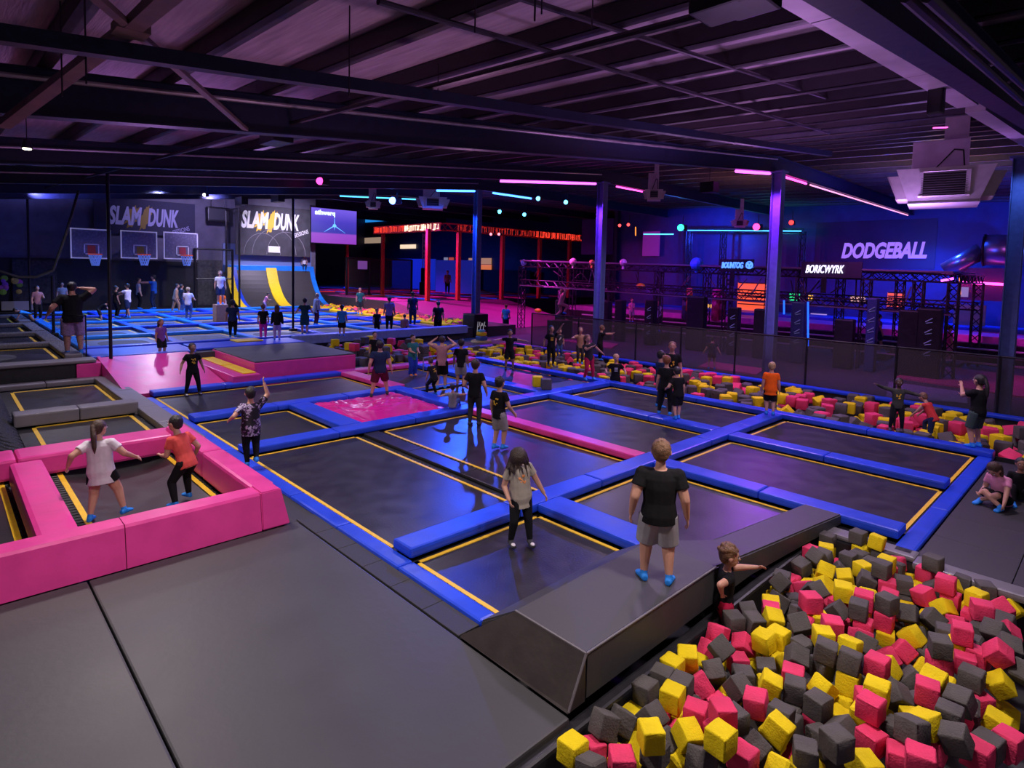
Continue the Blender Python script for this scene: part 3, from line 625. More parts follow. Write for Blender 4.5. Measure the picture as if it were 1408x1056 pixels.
# backboards with hoops
for k, (x0, y0_, x1, y1_, hx) in enumerate([(97, 316, 152, 355, 129), (166, 319, 216, 355, 196), (225, 321, 272, 356, 254)]):
    X = -43.6; Y0, Z0, Y1, Z1 = R_X(X, x0, y0_, x1, y1_); cy = (Y0+Y1)/2
    T = thing('basketball_hoop', ['leftmost of three basketball backboards under the banner', 'middle of three basketball backboards, gold marks in its square', 'rightmost of three basketball backboards, nearest the climbing ramp'][k], 'basketball hoop', (X, cy, Z0)); W2 = (Y1-Y0)/2; H_ = Z1-Z0
    gl = mat('smoky_backboard', (.16, .15, .2), .25, var=.1)
    MB().box((-.04, -W2, 0), (0, W2, H_), .01).build('backboard', gl, T)
    f = MB()
    for b_ in ((-W2, 0, W2, .07), (-W2, H_-.07, W2, H_), (-W2, 0, -W2+.07, H_), (W2-.07, 0, W2, H_)): f.box((0, b_[0], b_[1]), (.02, b_[2], b_[3]))
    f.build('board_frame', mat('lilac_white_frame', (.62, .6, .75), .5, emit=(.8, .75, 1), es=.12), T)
    q = MB(); sy = onX(hx-3, 345, X).y-cy; sw = .38; s0, s1 = H_*.14, H_*.5
    for b_ in ((sy-sw, s0, sy+sw, s0+.06), (sy-sw, s1-.06, sy+sw, s1), (sy-sw, s0, sy-sw+.06, s1), (sy+sw-.06, s0, sy+sw, s1)): q.box((.0, b_[0], b_[1]), (.025, b_[2], b_[3]))
    q.build('target_square', WHITE, T)
    MB().box((.0, sy-.2, s0+.1), (.015, sy+.2, s1-.1), .01).build('square_print', [mat('red_print', (.5, .06, .03), .6), GOLD2, mat('dark_red_print', (.35, .03, .05), .6)][k], T)
    hy = onX(hx, 349, X).y-cy; hz = s0+.02; ho = MB(); R_ = .34; N = 20
    for a_ in range(N):
        p = (.42+math.cos(a_/N*2*PI)*R_, hy+math.sin(a_/N*2*PI)*R_, hz); p2 = (.42+math.cos((a_+1)/N*2*PI)*R_, hy+math.sin((a_+1)/N*2*PI)*R_, hz); ho.tube(p, p2, .035, n=6)
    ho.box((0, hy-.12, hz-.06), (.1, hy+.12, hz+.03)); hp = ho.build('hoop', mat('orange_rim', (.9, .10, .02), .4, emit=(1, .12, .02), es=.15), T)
    ne = MB()
    for a_ in range(12):
        for sg in (1, -1):
            for l in range(4):
                r0 = R_*(1-.12*l); r1 = R_*(1-.12*(l+1)); a0 = (a_+sg*l*.5)/12*2*PI; a1 = (a_+sg*(l+1)*.5)/12*2*PI
                ne.tube((.42+math.cos(a0)*r0, hy+math.sin(a0)*r0, hz-.17*l), (.42+math.cos(a1)*r1, hy+math.sin(a1)*r1, hz-.17*(l+1)), .022, n=4)
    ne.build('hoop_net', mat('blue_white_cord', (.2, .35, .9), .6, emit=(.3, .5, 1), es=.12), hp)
    br = MB(); br.beam((-.04, 0, H_*.5), (-2.62, 0, H_*.5), .1, .1); br.beam((-.04, 0, H_*.2), (-2.62, 0, H_*.5), .06, .06); br.build('wall_bracket', BLK, T)
# speaker and ceiling things on the left wall
def speaker_box(rect, X, label, name='loudspeaker'):
    Y0, Z0, Y1, Z1 = R_X(X, *rect); T = thing(name, label, 'speaker', (X, (Y0+Y1)/2, Z0)); w2 = (Y1-Y0)/2; h_ = Z1-Z0
    MB().box((-.4, -w2, 0), (0, w2, h_), .06).build('cabinet', BLK, T); MB().box((0, -w2*.88, h_*.12), (.03, w2*.88, h_*.88), .02).build('grille', mat('speaker_grille', (.03, .03, .04), .6, var=.4, vscale=80), T)
    b = MB(); b.tube((-.2, -w2*.6, h_), (-.2, -w2*.6, h_+.5), .02); b.tube((-.2, w2*.6, h_), (-.2, w2*.6, h_+.5), .02); b.build('hanging_rod', BLK, T)
speaker_box((286, 286, 316, 304), -45, 'wide black loudspeaker hung between the two banners')
# hanging video screen
X = -44.5; Y0, Z0, Y1, Z1 = R_X(X, 427, 290, 491, 334); T = thing('projection_screen', 'large hanging video screen glowing purple and blue', 'screen', (X, (Y0+Y1)/2, Z0)); w2 = (Y1-Y0)/2; h_ = Z1-Z0
mt, nt, b = nodes_of('screen_picture'); tc = nt.nodes.new('ShaderNodeTexCoord'); sp = nt.nodes.new('ShaderNodeSeparateXYZ'); rp = nt.nodes.new('ShaderNodeValToRGB'); dv = nt.nodes.new('ShaderNodeMath'); dv.operation = 'DIVIDE'; dv.inputs[1].default_value = h_
nt.links.new(tc.outputs['Object'], sp.inputs[0]); nt.links.new(sp.outputs[2], dv.inputs[0]); nt.links.new(dv.outputs[0], rp.inputs[0])
el = rp.color_ramp.elements; el[0].position = 0; el[0].color = (.30, .05, .55, 1); el[1].position = 1; el[1].color = (.20, .12, .85, 1)
for p_, c_ in ((.28, (.32, .07, .62, 1)), (.32, (.04, .04, .42, 1)), (.62, (.07, .05, .55, 1))): e_ = el.new(p_); e_.color = c_
nt.links.new(rp.outputs[0], b.inputs['Emission Color']); b.inputs['Emission Strength'].default_value = 1.0; b.inputs['Base Color'].default_value = (.02, .02, .03, 1)
MB().box((-.08, -w2, 0), (0, w2, h_)).build('screen_frame', BLK, T); MB().box((0, -w2+.05, .05), (.01, w2-.05, h_-.05)).build('picture', mt, T)
EW = mat('screen_white', (.5, .8, 1), .5, emit=(.7, .95, 1), es=1.4); EC = mat('screen_cyan', (.1, .4, 1), .5, emit=(.15, .5, 1), es=1.2)
bpy.context.view_layer.update()
part(text_mesh('screen_lettering', 'athwerq', h_*.18, frameM((X+.02, (Y0+Y1)/2-w2*.40, Z0+h_*.86), (0, 1, 0), (0, 0, 1)), EW, T, bold=.02), 'white screen title')
s = MB(); c = (.015, 0, h_*.52)
for dy, dz, r_ in ((-.9, -.55, .03), (.95, -.55, .03), (0, .75, .025), (.0, -.35, .02)): s.tube(c, (.015, dy, h_*.52+dz), r_*1.6, .004, n=5)
s.ball(c, .13, n=8, sc=(.1, 1.2, 1)); s.build('screen_star', EC, T)
# net frames standing around the back court
NETD = net_mat('dark_mesh_net', (.030, .028, .03), .42, 18); NETL = net_mat('thin_court_net', (.03, .03, .035), .86, 25); NETF = net_mat('fence_mesh', (.055, .045, .05), .58, 40)
def net_panel(p0, p1, z0, z1, label, m_=NETD, posts=(0, 1), r_=.06, name='safety_net', mid=False):
    p0 = Vector((*p0, 0)); p1 = Vector((*p1, 0)); T = thing(name, label, 'net', (p0.x, p0.y, z0)); d = p1-p0; h_ = z1-z0
    n = d.normalized().cross(Vector((0, 0, 1)))*.008
    q = MB(); q.hexa([-n, d-n, d+n, n, -n+Vector((0, 0, h_)), d-n+Vector((0, 0, h_)), d+n+Vector((0, 0, h_)), n+Vector((0, 0, h_))]); q.build('net', m_, T)
    for f in posts: MB().tube(d*f, d*f+Vector((0, 0, h_+.02)), r_, n=8).build('post', BLK, T)
    MB().tube(Vector((0, 0, h_)), d+Vector((0, 0, h_)), r_*.8, n=8).build('top_rail', BLK, T)
    if mid: MB().tube(Vector((0, 0, h_*mid)), d+Vector((0, 0, h_*mid)), r_*.6, n=8).build('middle_rail', BLK, T)
    return T
net_panel((-44, 23.95), (-44, 30.2), .5, 4.35, 'dark mesh net frame with a small purple sign, right of the climbing ramp', NETD, (0, .33, 1), .09)
Yq = R_X(-43.95, 492, 359, 505, 370); tag(MB().box((-43.97, Yq[0], Yq[1]), (-43.93, Yq[2], Yq[3])).build('notice_sign', mat('lilac_sign', (.35, .2, .55), .5, emit=(.4, .15, .7), es=.25)), 'small purple notice on the dark net right of the climbing ramp', 'sign')
net_panel((-43.5, 12.6), (-43.5, 15.0), ZB, 4.6, 'tall black net frame left of the climbing ramp', NETL, (0, 1), .08, mid=.5)
net_panel((-45, 15.1), (-42.5, 15.1), ZB, onX(322, 290, -45).z, 'tall net post and net at the left side of the climbing ramp', NETL, (0, 1), .07)
for (px, yt, yb, z, lb) in [(403, 272, 455, ZB, 'thin tall black net post in front of the climbing ramp'), (153, 236, 518, 0, 'tall black net post beside the pink ramp'), (42, 270, 433, ZB, 'tall black net post at the left edge'), (74, 379, 462, ZB, 'short black post beside the big man')]:
    g = gp(px, yb, z); h_ = height_at(g, yt); T = thing('net_post', lb, 'post', g); MB().tube((0, 0, 0), (0, 0, h_), .055 if px != 153 else .05, n=10).build('pole', BLK, T); MB().box((-.15, -.15, 0), (.15, .15, .12), .02).build('base', BLK, T)
# rope line sagging from the tall post
g = MB(); A = gp(150, 250, 5.3); P0 = onX(103, 268, A.x-3); pts = []
for px, py in [(108, 262), (100, 290), (88, 330), (73, 372), (50, 381), (25, 381), (0, 373)]: pts.append(onX(px, py, -27.0))
g.path(pts, .045, n=6); tag(g.build('net_rope', BLK), 'black padded rope sagging across the net at left', 'rope')
net_panel((-26.9, -.5), (-22.6, 3.4), ZB+.05, 1.9, 'fine grey net screen in front of the left back trampolines', NETL, (0, 1), .02, name='net_screen')

# ================================================================== MAGENTA FLOOR, DECK AND RED FRAME
MAGF = mat('magenta_carpet', (.42, .05, .26), .6, var=.15, vscale=10); DECK = mat('dark_deck_mesh', (.035, .03, .045), .45, var=.3)
struct(MB().hexa([(-35, 22.6, -.8), (-27.2, 22.6, -.8), (-27.2, 33, -.8), (-35, 33, -.8), (-35, 22.6, 1.35), (-27.2, 22.6, .02), (-27.2, 33, .02), (-35, 33, 1.35)]).build('floor_magenta_ramp', MAGF))
struct(MB().box((-78, 22.6, -.8), (-35, 45.5, 1.33)).build('floor_deck', DECK))
tag(MB().box((-44.5, 22.6, 1.33), (-35.1, 24.6, 1.37)).build('floor_mat', MAGF), 'magenta carpet strip on the raised deck behind the orange-lit pit', 'carpet')
for i in range(6):
    Y = 26.5+i*3.0
    tag(MB().box((-60, Y-.2, 1.33), (-35.2, Y+.2, 1.42), .03).build('safety_pad', PINK if i % 2 else BLUE2), '%s pad on the raised deck behind the red frame, %s row from the front' % ('pink' if i % 2 else 'blue', ['first', 'second', 'third', 'fourth', 'fifth', 'sixth'][i]), 'trampoline pad')
for i in range(5):
    X = -38-i*4.2
    tag(MB().box((X-.2, 24.7, 1.33), (X+.2, 45, 1.43), .03).build('safety_pad', mat('orange_red_vinyl', (.7, .09, .06), .4) if i % 2 else PINK), '%s pad crossing the raised deck, %s from the front' % ('orange-red' if i % 2 else 'pink', ['first', 'second', 'third', 'fourth', 'fifth'][i]), 'trampoline pad')
def truss(b, p, q, s=.25, r_=.028, n=None, up=(0, 0, 1)):
    p = Vector(p); q = Vector(q); d = q-p; t = d.normalized(); u = Vector(up); sd = t.cross(u)
    if sd.length < .01: sd = Vector((1, 0, 0))
    sd.normalize(); u = sd.cross(t).normalized(); c = [sd*s/2+u*s/2, -sd*s/2+u*s/2, -sd*s/2-u*s/2, sd*s/2-u*s/2]
    for o in c: b.tube(p+o, q+o, r_, n=5, cap=False)
    k = n or max(2, int(d.length/(s*1.1)))
    for i in range(k):
        a0 = p+d*i/k; a1 = p+d*(i+1)/k
        for f in range(4):
            c0, c1 = c[f], c[(f+1) % 4]; b.tube(a0+(c0 if i % 2 else c1), a1+(c1 if i % 2 else c0), r_*.6, n=4, cap=False)
REDT = mat('red_frame_paint', (.60, .035, .02), .45, var=.15)  # red paint of the far frame
T = thing('truss_frame', 'big red steel frame with glowing lettered beam in the far background', 'frame', (-35, 26.8, 1.35)); A = Vector((-35, 26.8, 1.35)); ZT = 6.7
s = MB(); truss(s, (-9.3, 0, ZT-1.35), (0, 0, ZT-1.35), .5, .04); part(s.build('top_beam', REDT, T), 'red truss beam running away to the left')
s = MB(); truss(s, (0, 0, ZT-1.35), (0, 17.5, ZT-1.35), .5, .04); s.build('top_beam', REDT, T)
SIGN = mat('glowing_red_sign', (.8, .05, .04), .5, emit=(1, .06, .03), es=.9); SIGNW = mat('glowing_white_sign', (.9, .8, .7), .5, emit=(1, .65, .45), es=1.4)
bpy.context.view_layer.update()
rr = random.Random(8)
def glyph_band(x0, x1, m_, name, lab, alongY=False, h_=.5, dens=.22, off=0):
    s = MB(); x = x0
    while x < x1:
        w_ = rr.uniform(.06, .2); top = h_*rr.uniform(.35, .5); bot = -h_*rr.uniform(.35, .5); q = rr.random()
        bars = [(x, x+.06, bot, top)] if q < .35 else [(x, x+w_, top-.08, top), (x, x+.06, bot, top)] if q < .6 else [(x, x+w_, bot, bot+.08), (x+w_-.05, x+w_, bot, top)] if q < .8 else [(x, x+w_, -.04, .04), (x, x+.05, bot, top), (x+w_-.05, x+w_, bot, top)]
        for a_, b_, c_, d_ in bars:
            if alongY: s.box((.3, a_, ZT-1.35+c_), (.34, b_, ZT-1.35+d_))
            else: s.box((a_, -.36-off, ZT-1.35+c_), (b_, -.32-off, ZT-1.35+d_))
        x += w_+dens*rr.uniform(.3, .8)
    part(s.build(name, m_, T), lab)
MB().box((-9.2, -.31, ZT-1.65), (-.1, -.27, ZT-1.05)).build('banner_cloth', mat('dark_red_banner', (.16, .01, .02), .6, emit=(.5, .02, .03), es=.25), T)
glyph_band(-9.0, -4.6, SIGN, 'lit_marks', 'glowing red marks'); glyph_band(-4.6, -.3, SIGNW, 'lit_marks', 'glowing pale marks', dens=.14)
glyph_band(1, 9, mat('dim_red_marks', (.5, .05, .04), .5, emit=(1, .05, .03), es=.3), 'lit_marks', 'dim red marks', True); glyph_band(9, 17, SIGN, 'lit_marks', 'glowing red marks', True, .55, .16)
s = MB(); s.beam((0, .0, ZT-1.62), (0, 17.5, ZT-1.62), .12, .08); s.beam((0, 0, ZT-1.1), (0, 17.5, ZT-1.1), .12, .08); s.build('beam_edge', REDT, T)
for px in (588, 630, 690, 741, 782):
    P = onX(px, 380, -35); MB().box((-.14, P.y-A.y-.14, 0), (.14, P.y-A.y+.14, ZT-1.6), .02).build('post', REDT, T)
for px in (526, 477):
    P = onY(px, 380, 26.8); MB().box((P.x-A.x-.12, -.12, 0), (P.x-A.x+.12, .12, ZT-1.6), .02).build('post', REDT, T)
g = gp(584, 412, 1.0); T = thing('padded_column', 'tall black padded post with a wider foot under the red frame corner', 'post', g)
MB().box((-.35, -.35, 0), (.35, .35, 1.5), .06).build('foot_pad', BLK, T); MB().box((-.27, -.27, 1.5), (.27, .27, 2.7), .06).build('upper_pad', BLK, T); s = MB(); truss(s, (0, 0, 2.7), (0, 0, 5.6), .35, .03, up=(1, 0, 0)); s.build('truss_mast', GALV, T)
# things behind and inside the frame
EB = lambda n_, c, e: mat(n_, tuple(min(.9, x*.6+.02) for x in c), .5, emit=c, es=e)
def back_panel(px, Y, m_, label, cat, name, th=.1):
    x0, z0, x1, z1 = R_Y(Y, *px)
    if name.endswith('booth_panel'): z0 = 1.33
    return tag(MB().box((x0, Y-th, z0), (x1, Y, z1)).build(name, m_), label, cat)
BP = [((600, 358, 655, 396), 36, mat('blue_booth_panel', (.03, .06, .6), .5, emit=(.02, .04, .6), es=.25), 'blue panelled booth wall under the red frame', 'panel', 'booth_panel'),  # blue light falling on both booth walls added as glow
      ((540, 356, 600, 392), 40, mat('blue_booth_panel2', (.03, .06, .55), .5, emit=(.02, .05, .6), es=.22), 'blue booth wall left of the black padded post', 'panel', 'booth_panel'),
      ((494, 326, 528, 335), 34, EB('amber_sign_board', (.5, .35, .25), .6), 'row of small lit posters under the glowing beam', 'sign', 'poster_board'),
      ((551, 336, 572, 342), 38, EB('cream_sign', (1, .75, .5), 1.0), 'small cream lit sign under the red frame', 'sign', 'lit_sign'),
      ((503, 299, 530, 306), 42, EB('blue_strip_sign', (.02, .3, .9), .8), 'thin blue glowing sign above the red frame', 'sign', 'lit_sign'),
      ((437, 338, 470, 344), 44, EB('red_white_posters', (.6, .2, .2), .7), 'strip of red and white posters under the video screen', 'sign', 'poster_board'),
      ((645, 355, 676, 363), 43, EB('pale_poster', (.7, .35, .2), .5), 'pale lettered board beyond the blue column', 'sign', 'lit_sign'),
      ((645, 364, 676, 376), 43, EB('orange_poster', (1, .25, .1), .6), 'orange lit board beyond the blue column', 'sign', 'lit_sign'),
      ((608, 366, 626, 372), 42, EB('dim_white_sign', (.3, .25, .3), .5), 'dim white notice board under the red frame', 'sign', 'lit_sign'),
      ((611, 354, 616, 361), 42, EB('grey_poster', (.35, .35, .45), .5), 'small grey poster under the red frame', 'poster', 'poster'),
      ((618, 354, 624, 361), 42, EB('red_poster', (.8, .1, .05), .5), 'small red poster under the red frame', 'poster', 'poster')]
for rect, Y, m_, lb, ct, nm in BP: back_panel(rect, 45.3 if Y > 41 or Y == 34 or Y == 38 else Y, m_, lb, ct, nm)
s = MB(); mural = mat('dark_speckled_mural', (.02, .016, .022), .6, var=1.0, vscale=12)
x0, z0, x1, z1 = R_Y(44.5, 630, 372, 730, 398); tag(s.box((x0, 44.4, z0), (x1, 44.5, z1)).build('mural_panel', mural), 'dark speckled mural panel under the red frame', 'panel')
for rect, m_, lb in [((800, 300, 845, 350), mat('purple_wall_board', (.06, .03, .2), .6), 'dim purple wall board in the far background'), ((884, 318, 908, 352), mat('magenta_poster', (.25, .03, .25), .5, emit=(.4, .03, .5), es=.25), 'magenta lit poster between the two far columns')]:
    back_panel(rect, 39.6, m_, lb, 'panel', 'wall_board')
# column foot wrap on the blue column, cleaning trolley, etc.
T = thing('column_pad', 'dark printed pad wrapped around the foot of the blue column', 'pad', (-24.9, 21.3, 0)); MB().box((-.5, -.5, 0), (.5, .5, 1.25), .06).build('wrap', BLK, T)
mk = MB()
for q_ in range(9): a_ = q_*.7; mk.tube((.505, -.3+.07*q_, .3+.35*abs(math.sin(a_*3))), (.505, -.25+.07*q_, .5+.35*abs(math.cos(a_*2))), .018, n=4)
mk.build('white_scribble', WPR, T)
# ================================================================== FENCE, OBSTACLE RIG, DODGEBALL END
fx = [730, 794, 873, 935, 1010, 1108, 1232, 1375, 1480]; YF = 20.62
FX = [onY(p, 500, YF).x for p in fx]
for i in range(len(fx)-1):
    net_panel((FX[i], YF), (FX[i+1]-.03, YF), .02, 1.62, 'black mesh fence panel behind the back pit, %s from the left' % ['first', 'second', 'third', 'fourth', 'fifth', 'sixth', 'seventh', 'last'][i], NETF, (0,), .035, 'mesh_fence')
struct(MB().box((-27, 33, -.8), (6, YW, .0)).build('floor_back', DARKF))
# raised dodgeball court
DC1 = mat('blue_lit_court_floor', (.04, .10, .65), .45, var=.1); DC2 = mat('pink_lit_court_floor', (.55, .12, .45), .45, var=.1)  # blue and pink light put into the court floor colours
T = thing('dodgeball_court', 'raised court lit blue and pink under the DODGEBALL sign', 'court', (-12, 36, 0))
MB().box((-17, 1.0, 0), (16, 3.8, 1.35), .02).build('court_floor', DC1, T); MB().box((-17, -2.2, 0), (16, .98, 1.2), .02).build('court_apron', DC2, T)
MB().box((-17, -2.6, 0), (16, -2.22, .9), .03).build('court_edge', BLK, T)
for k in range(3): tag(MB().box((-26, 29.9+k*.9, .35+.2*k), (3, 30.0+k*.9, .42+.2*k), .02).build('padded_rail', mat('lilac_white_rail', (.4, .36, .42), .5)), 'long pale rail behind the obstacle rig, %s' % ['lowest', 'middle', 'highest'][k], 'rail')
# small pale boards in the back of the rig
for k, (a, b_, c_, d_) in enumerate([(1083, 431, 1094, 437), (1115, 432, 1137, 439), (980, 440, 1005, 447), (1042, 437, 1056, 443)]):
    back_panel((a, b_, c_, d_), 39.8, EB('pale_lit_board%d' % k, (.75, .5, .75), .45), ['small white notice behind the rig', 'wide pale board behind the rig, right of the tall column', 'low lilac board behind the rig', 'narrow lilac board behind the rig'][k], 'board', 'notice_board')
PMAT = mat('magenta_floor_mat', (.40, .05, .16), .55, var=.15); LMAT = mat('lilac_floor_mat', (.20, .17, .30), .55, var=.15)
for pts, m_, lb in [(((1262, 500), (1420, 520), (1420, 549), (1232, 520)), PMAT, 'magenta mat on the floor behind the fence at right'), (((1222, 526), (1330, 541), (1330, 556), (1218, 548)), LMAT, 'lilac mat in front of the magenta one behind the fence'),
                    (((975, 498), (1052, 508), (1040, 516), (960, 505)), PMAT, 'narrow magenta mat behind the fence near the tall column'), (((770, 462), (850, 474), (840, 480), (760, 467)), PMAT, 'dim magenta mat behind the fence at left')]:
    P = [gp(x, y, 0) for x, y in pts]; s = MB(); s.hexa([p-Vector((0, 0, .01)) for p in P]+[p+Vector((0, 0, .04)) for p in P]); tag(s.build('floor_mat', m_), lb, 'mat')
# rig
RIG = thing('obstacle_rig', 'large black truss obstacle course with pads and hanging holds behind the fence', 'obstacle course', (-15, 27, 0)); RG = Vector((-15, 27, 0))
RIGM = mat('black_rig_truss', (.035, .028, .045), .35, metal=.6, var=.3); CHROME = mat('satin_rig_bar', (.35, .28, .38), .3, metal=.8)
zL = onY(716, 363, 27).z; zR = onY(1310, 383, 27).z; xL = onY(716, 420, 27).x; xR = onY(1310, 420, 27).x
def ZT(x): return zL+(zR-zL)*(x-xL)/(xR-xL)
pxs = [717, 772, 835, 905, 1000, 1100, 1190, 1262, 1310]
colX = [onY(p, 420, 27).x for p in pxs]
for k, X in enumerate(colX):
    for dy in (0, 5):
        if dy and k in (1, 7): continue
        s = MB(); truss(s, (X-RG.x, dy, 0), (X-RG.x, dy, ZT(X)-.15), .32, .03, up=(1, 0, 0)); s.build('truss_column', RIGM, RIG)
for z in (0, -1.15):
    for dy in (0, 5):
        s = MB(); truss(s, (colX[0]-RG.x, dy, z+zL), (colX[-1]-RG.x, dy, z+zR), .32, .03); s.build('truss_beam', RIGM, RIG)
for k in (0, 3, 5, 8):
    s = MB(); truss(s, (colX[k]-RG.x, 0, ZT(colX[k])), (colX[k]-RG.x, 5, ZT(colX[k])), .32, .03); s.build('cross_truss', RIGM, RIG)
s = MB(); s.tube((colX[0]-RG.x, -.2, zL+.2), (colX[-1]-RG.x, -.2, zR+.2), .05, n=6); part(s.build('top_rail', CHROME, RIG), 'pale top rail')
s = MB(); s.tube((colX[0]-RG.x, -.2, zL-1.35), (colX[-1]-RG.x, -.2, zR-1.35), .03, n=6); s.build('lower_rail', CHROME, RIG)
s = MB(); xa_, xb_ = onY(1040, 420, 27).x, colX[-1]; za_, zb_ = ZT(xa_)+.2, ZT(xb_)+.2; s.hexa([Vector((x-RG.x, y, z)) for x, y, z in ((xa_, -.3, za_), (xb_, -.3, zb_), (xb_, 4, zb_), (xa_, 4, za_), (xa_, -.3, za_+.06), (xb_, -.3, zb_+.06), (xb_, 4, zb_+.06), (xa_, 4, za_+.06))]); part(s.build('top_deck', mat('purple_deck_board', (.10, .07, .12), .4), RIG), 'flat deck on the right half')
rr = random.Random(11)
for k in range(34):      # small black braces that make the band of clutter under the top beam
    x = rr.uniform(colX[0], colX[-1])-RG.x; s = MB(); dy = rr.choice((0, 2.5, 5)); zt = ZT(x+RG.x); s.tube((x, dy, zt-rr.uniform(.1, .5)), (x+rr.uniform(-.7, .7), dy, zt-rr.uniform(.7, 1.2)), .03, n=5); s.build('brace', CHROME if k % 3 == 0 else RIGM, RIG)
# pads round the feet of the columns
for k, (px, w_, h_, m_) in enumerate([(772, .5, 2.0, BLK), (835, .6, 2.1, BLK), (855, .5, 2.2, BLK), (897, .55, 2.3, BLK), (960, .9, 2.6, BLK), (1012, .5, 2.2, BLK), (1050, .6, 2.2, BLK), (1101, .55, 2.6, mat('navy_pad', (.015, .03, .09), .4)), (1165, .7, 2.0, BLK), (1202, .35, 2.9, mat('navy_pad2', (.02, .04, .12), .4)), (1254, .7, 2.5, BLK), (1281, .8, 2.6, BLK)]):
    P = onY(px, 420, 26.5); T = thing('foot_pad', 'tall black foam pad standing at the rig, %s from the left' % ['first', 'second', 'third', 'fourth', 'fifth', 'sixth', 'seventh', 'eighth', 'ninth', 'tenth', 'eleventh', 'last'][k], 'pad', (P.x, 26.4, 0))
    MB().box((-w_/2, -.2, 0), (w_/2, .2, h_), .06).build('pad_body', m_, T)
    if k in (3, 5, 7, 9, 11):
        e = MB()
        for q_ in range(4): e.tube((-.1, -.21, h_-.5-.4*q_), (.12, -.21, h_-.35-.4*q_), .02, n=4); e.tube((.12, -.21, h_-.5-.4*q_), (-.08, -.21, h_-.55-.4*q_), .015, n=4)
        e.build('logo_marks', mat('pale_blue_logo', (.12, .16, .26), .5, emit=(.3, .45, .8), es=.06), T)
LEDB = mat('blue_led_strip', (.02, .1, 1), .4, emit=(.01, .10, 1), es=2.2)
for px, a_, b_, n_ in [(1111, 415, 476, 'right'), (1078, 413, 432, 'left')]:
    P = onY(px, b_, 26.1); Q = onY(px, a_, 26.1); tag(MB().tube(P, Q, .035, n=6).build('led_strip', LEDB), 'vertical blue light strip on the rig, %s one' % n_, 'light strip')
# punch bags and hanging things
def bag(px, y0, y1, r_, m_, label, Y=27.4, name='punching_bag'):
    P = onY(px, y1, Y); Q = onY(px, y0, Y); T = thing(name, label, 'punching bag', (P.x, Y, P.z)); h_ = Q.z-P.z
    MB().tube((0, 0, .06), (0, 0, h_-.05), r_, n=14).ball((0, 0, .07), r_, 12, (1, 1, .4)).ball((0, 0, h_-.06), r_, 12, (1, 1, .4)).build('bag_body', m_, T, smooth=True)
    s = MB(); s.tube((0, 0, h_), (0, 0, max(h_+.1, ZT(P.x)-P.z-.1)), .02, n=5); s.build('chain', BLK, T)
bag(984, 398, 441, .22, mat('pink_bag', (.65, .02, .22), .4), 'bright pink hanging bag in the rig')
bag(993, 400, 440, .14, mat('dark_pink_bag', (.25, .01, .12), .5), 'dark magenta hanging bag right beside the pink one')
bag(947, 396, 429, .16, mat('orange_bag', (.85, .18, .08), .4), 'orange figure-shaped hanging bag in the rig')
bag(941, 402, 440, .14, mat('violet_bag', (.10, .05, .16), .5), 'grey violet hanging bag beside the orange one')
bag(770, 398, 430, .13, mat('purple_rope_bag', (.3, .08, .3), .5), 'slim purple hanging bag at the left end of the rig')
for k, (px, py, c, r_) in enumerate([(720, 361, (.2, .5, .9), .2), (788, 360, (.75, .7, .6), .22), (814, 361, (.8, .55, .1), .16), (857, 361, (.75, .7, .6), .2), (958, 363, (.03, .25, .8), .32)]):
    P = onY(px, py, 26.9); tag(MB().ball(P, r_, 12).box((P.x-.05, P.y-.05, P.z-r_-.15), (P.x+.05, P.y+.05, P.z-r_*.5)).build('rig_knob', mat('knob%d' % k, c, .4)), ['pale blue knob at the left corner of the rig', 'cream ball on the rig top rail, left one', 'small amber ball on the rig top rail', 'cream ball on the rig top rail, right one', 'big blue ball on the rig top rail'][k], 'ball')
for k, (px, py) in enumerate([(881, 393), (740, 427)]):
    P = onY(px, py, 27.5); tag(MB().ball(P, .2, 12, (1.3, 1, .7)).build('hanging_ball', YELV), ['yellow ball hold hanging in the rig', 'small yellow ball low at the left end of the rig'][k], 'ball')
# lit game boards seen through the rig
for k, (r_, c, e, lb) in enumerate([((1014, 390, 1056, 427), (1, .10, .03), 1.1, 'glowing red-orange light wall seen through the rig'), ((1086, 404, 1100, 413), (.02, .9, .25), .9, 'small green lit sign behind the rig'), ((1112, 406, 1118, 413), (1, .5, .05), 1.2, 'small amber light behind the rig'),
        ((1220, 403, 1244, 422), (1, .12, .04), .9, 'red lit panel behind the right part of the rig'), ((1170, 408, 1190, 414), (.9, .5, .25), .8, 'warm lit sign behind the rig near the standing woman'), ((965, 419, 985, 423), (.9, .45, .05), .9, 'thin orange lettering behind the rig')]):
    back_panel(r_, 39.8, EB('back_glow%d' % k, c, e), lb, 'lit sign', 'lit_sign')
    if k in (0, 3):
        a = R_Y(39.6, *r_)
        s = MB()
        for q_ in range(7): x = a[0]+(a[2]-a[0])*q_/6; s.beam((x, 39.6, a[1]), (x, 39.6, a[3]), .07, .05)
        for q_ in range(5): z = a[1]+(a[3]-a[1])*q_/4; s.beam((a[0], 39.6, z), (a[2], 39.6, z), .05, .07)
        tag(s.build('lattice_screen', BLK), ['black lattice in front of the glowing red-orange wall', '', '', 'black lattice in front of the red lit panel'][k], 'lattice')
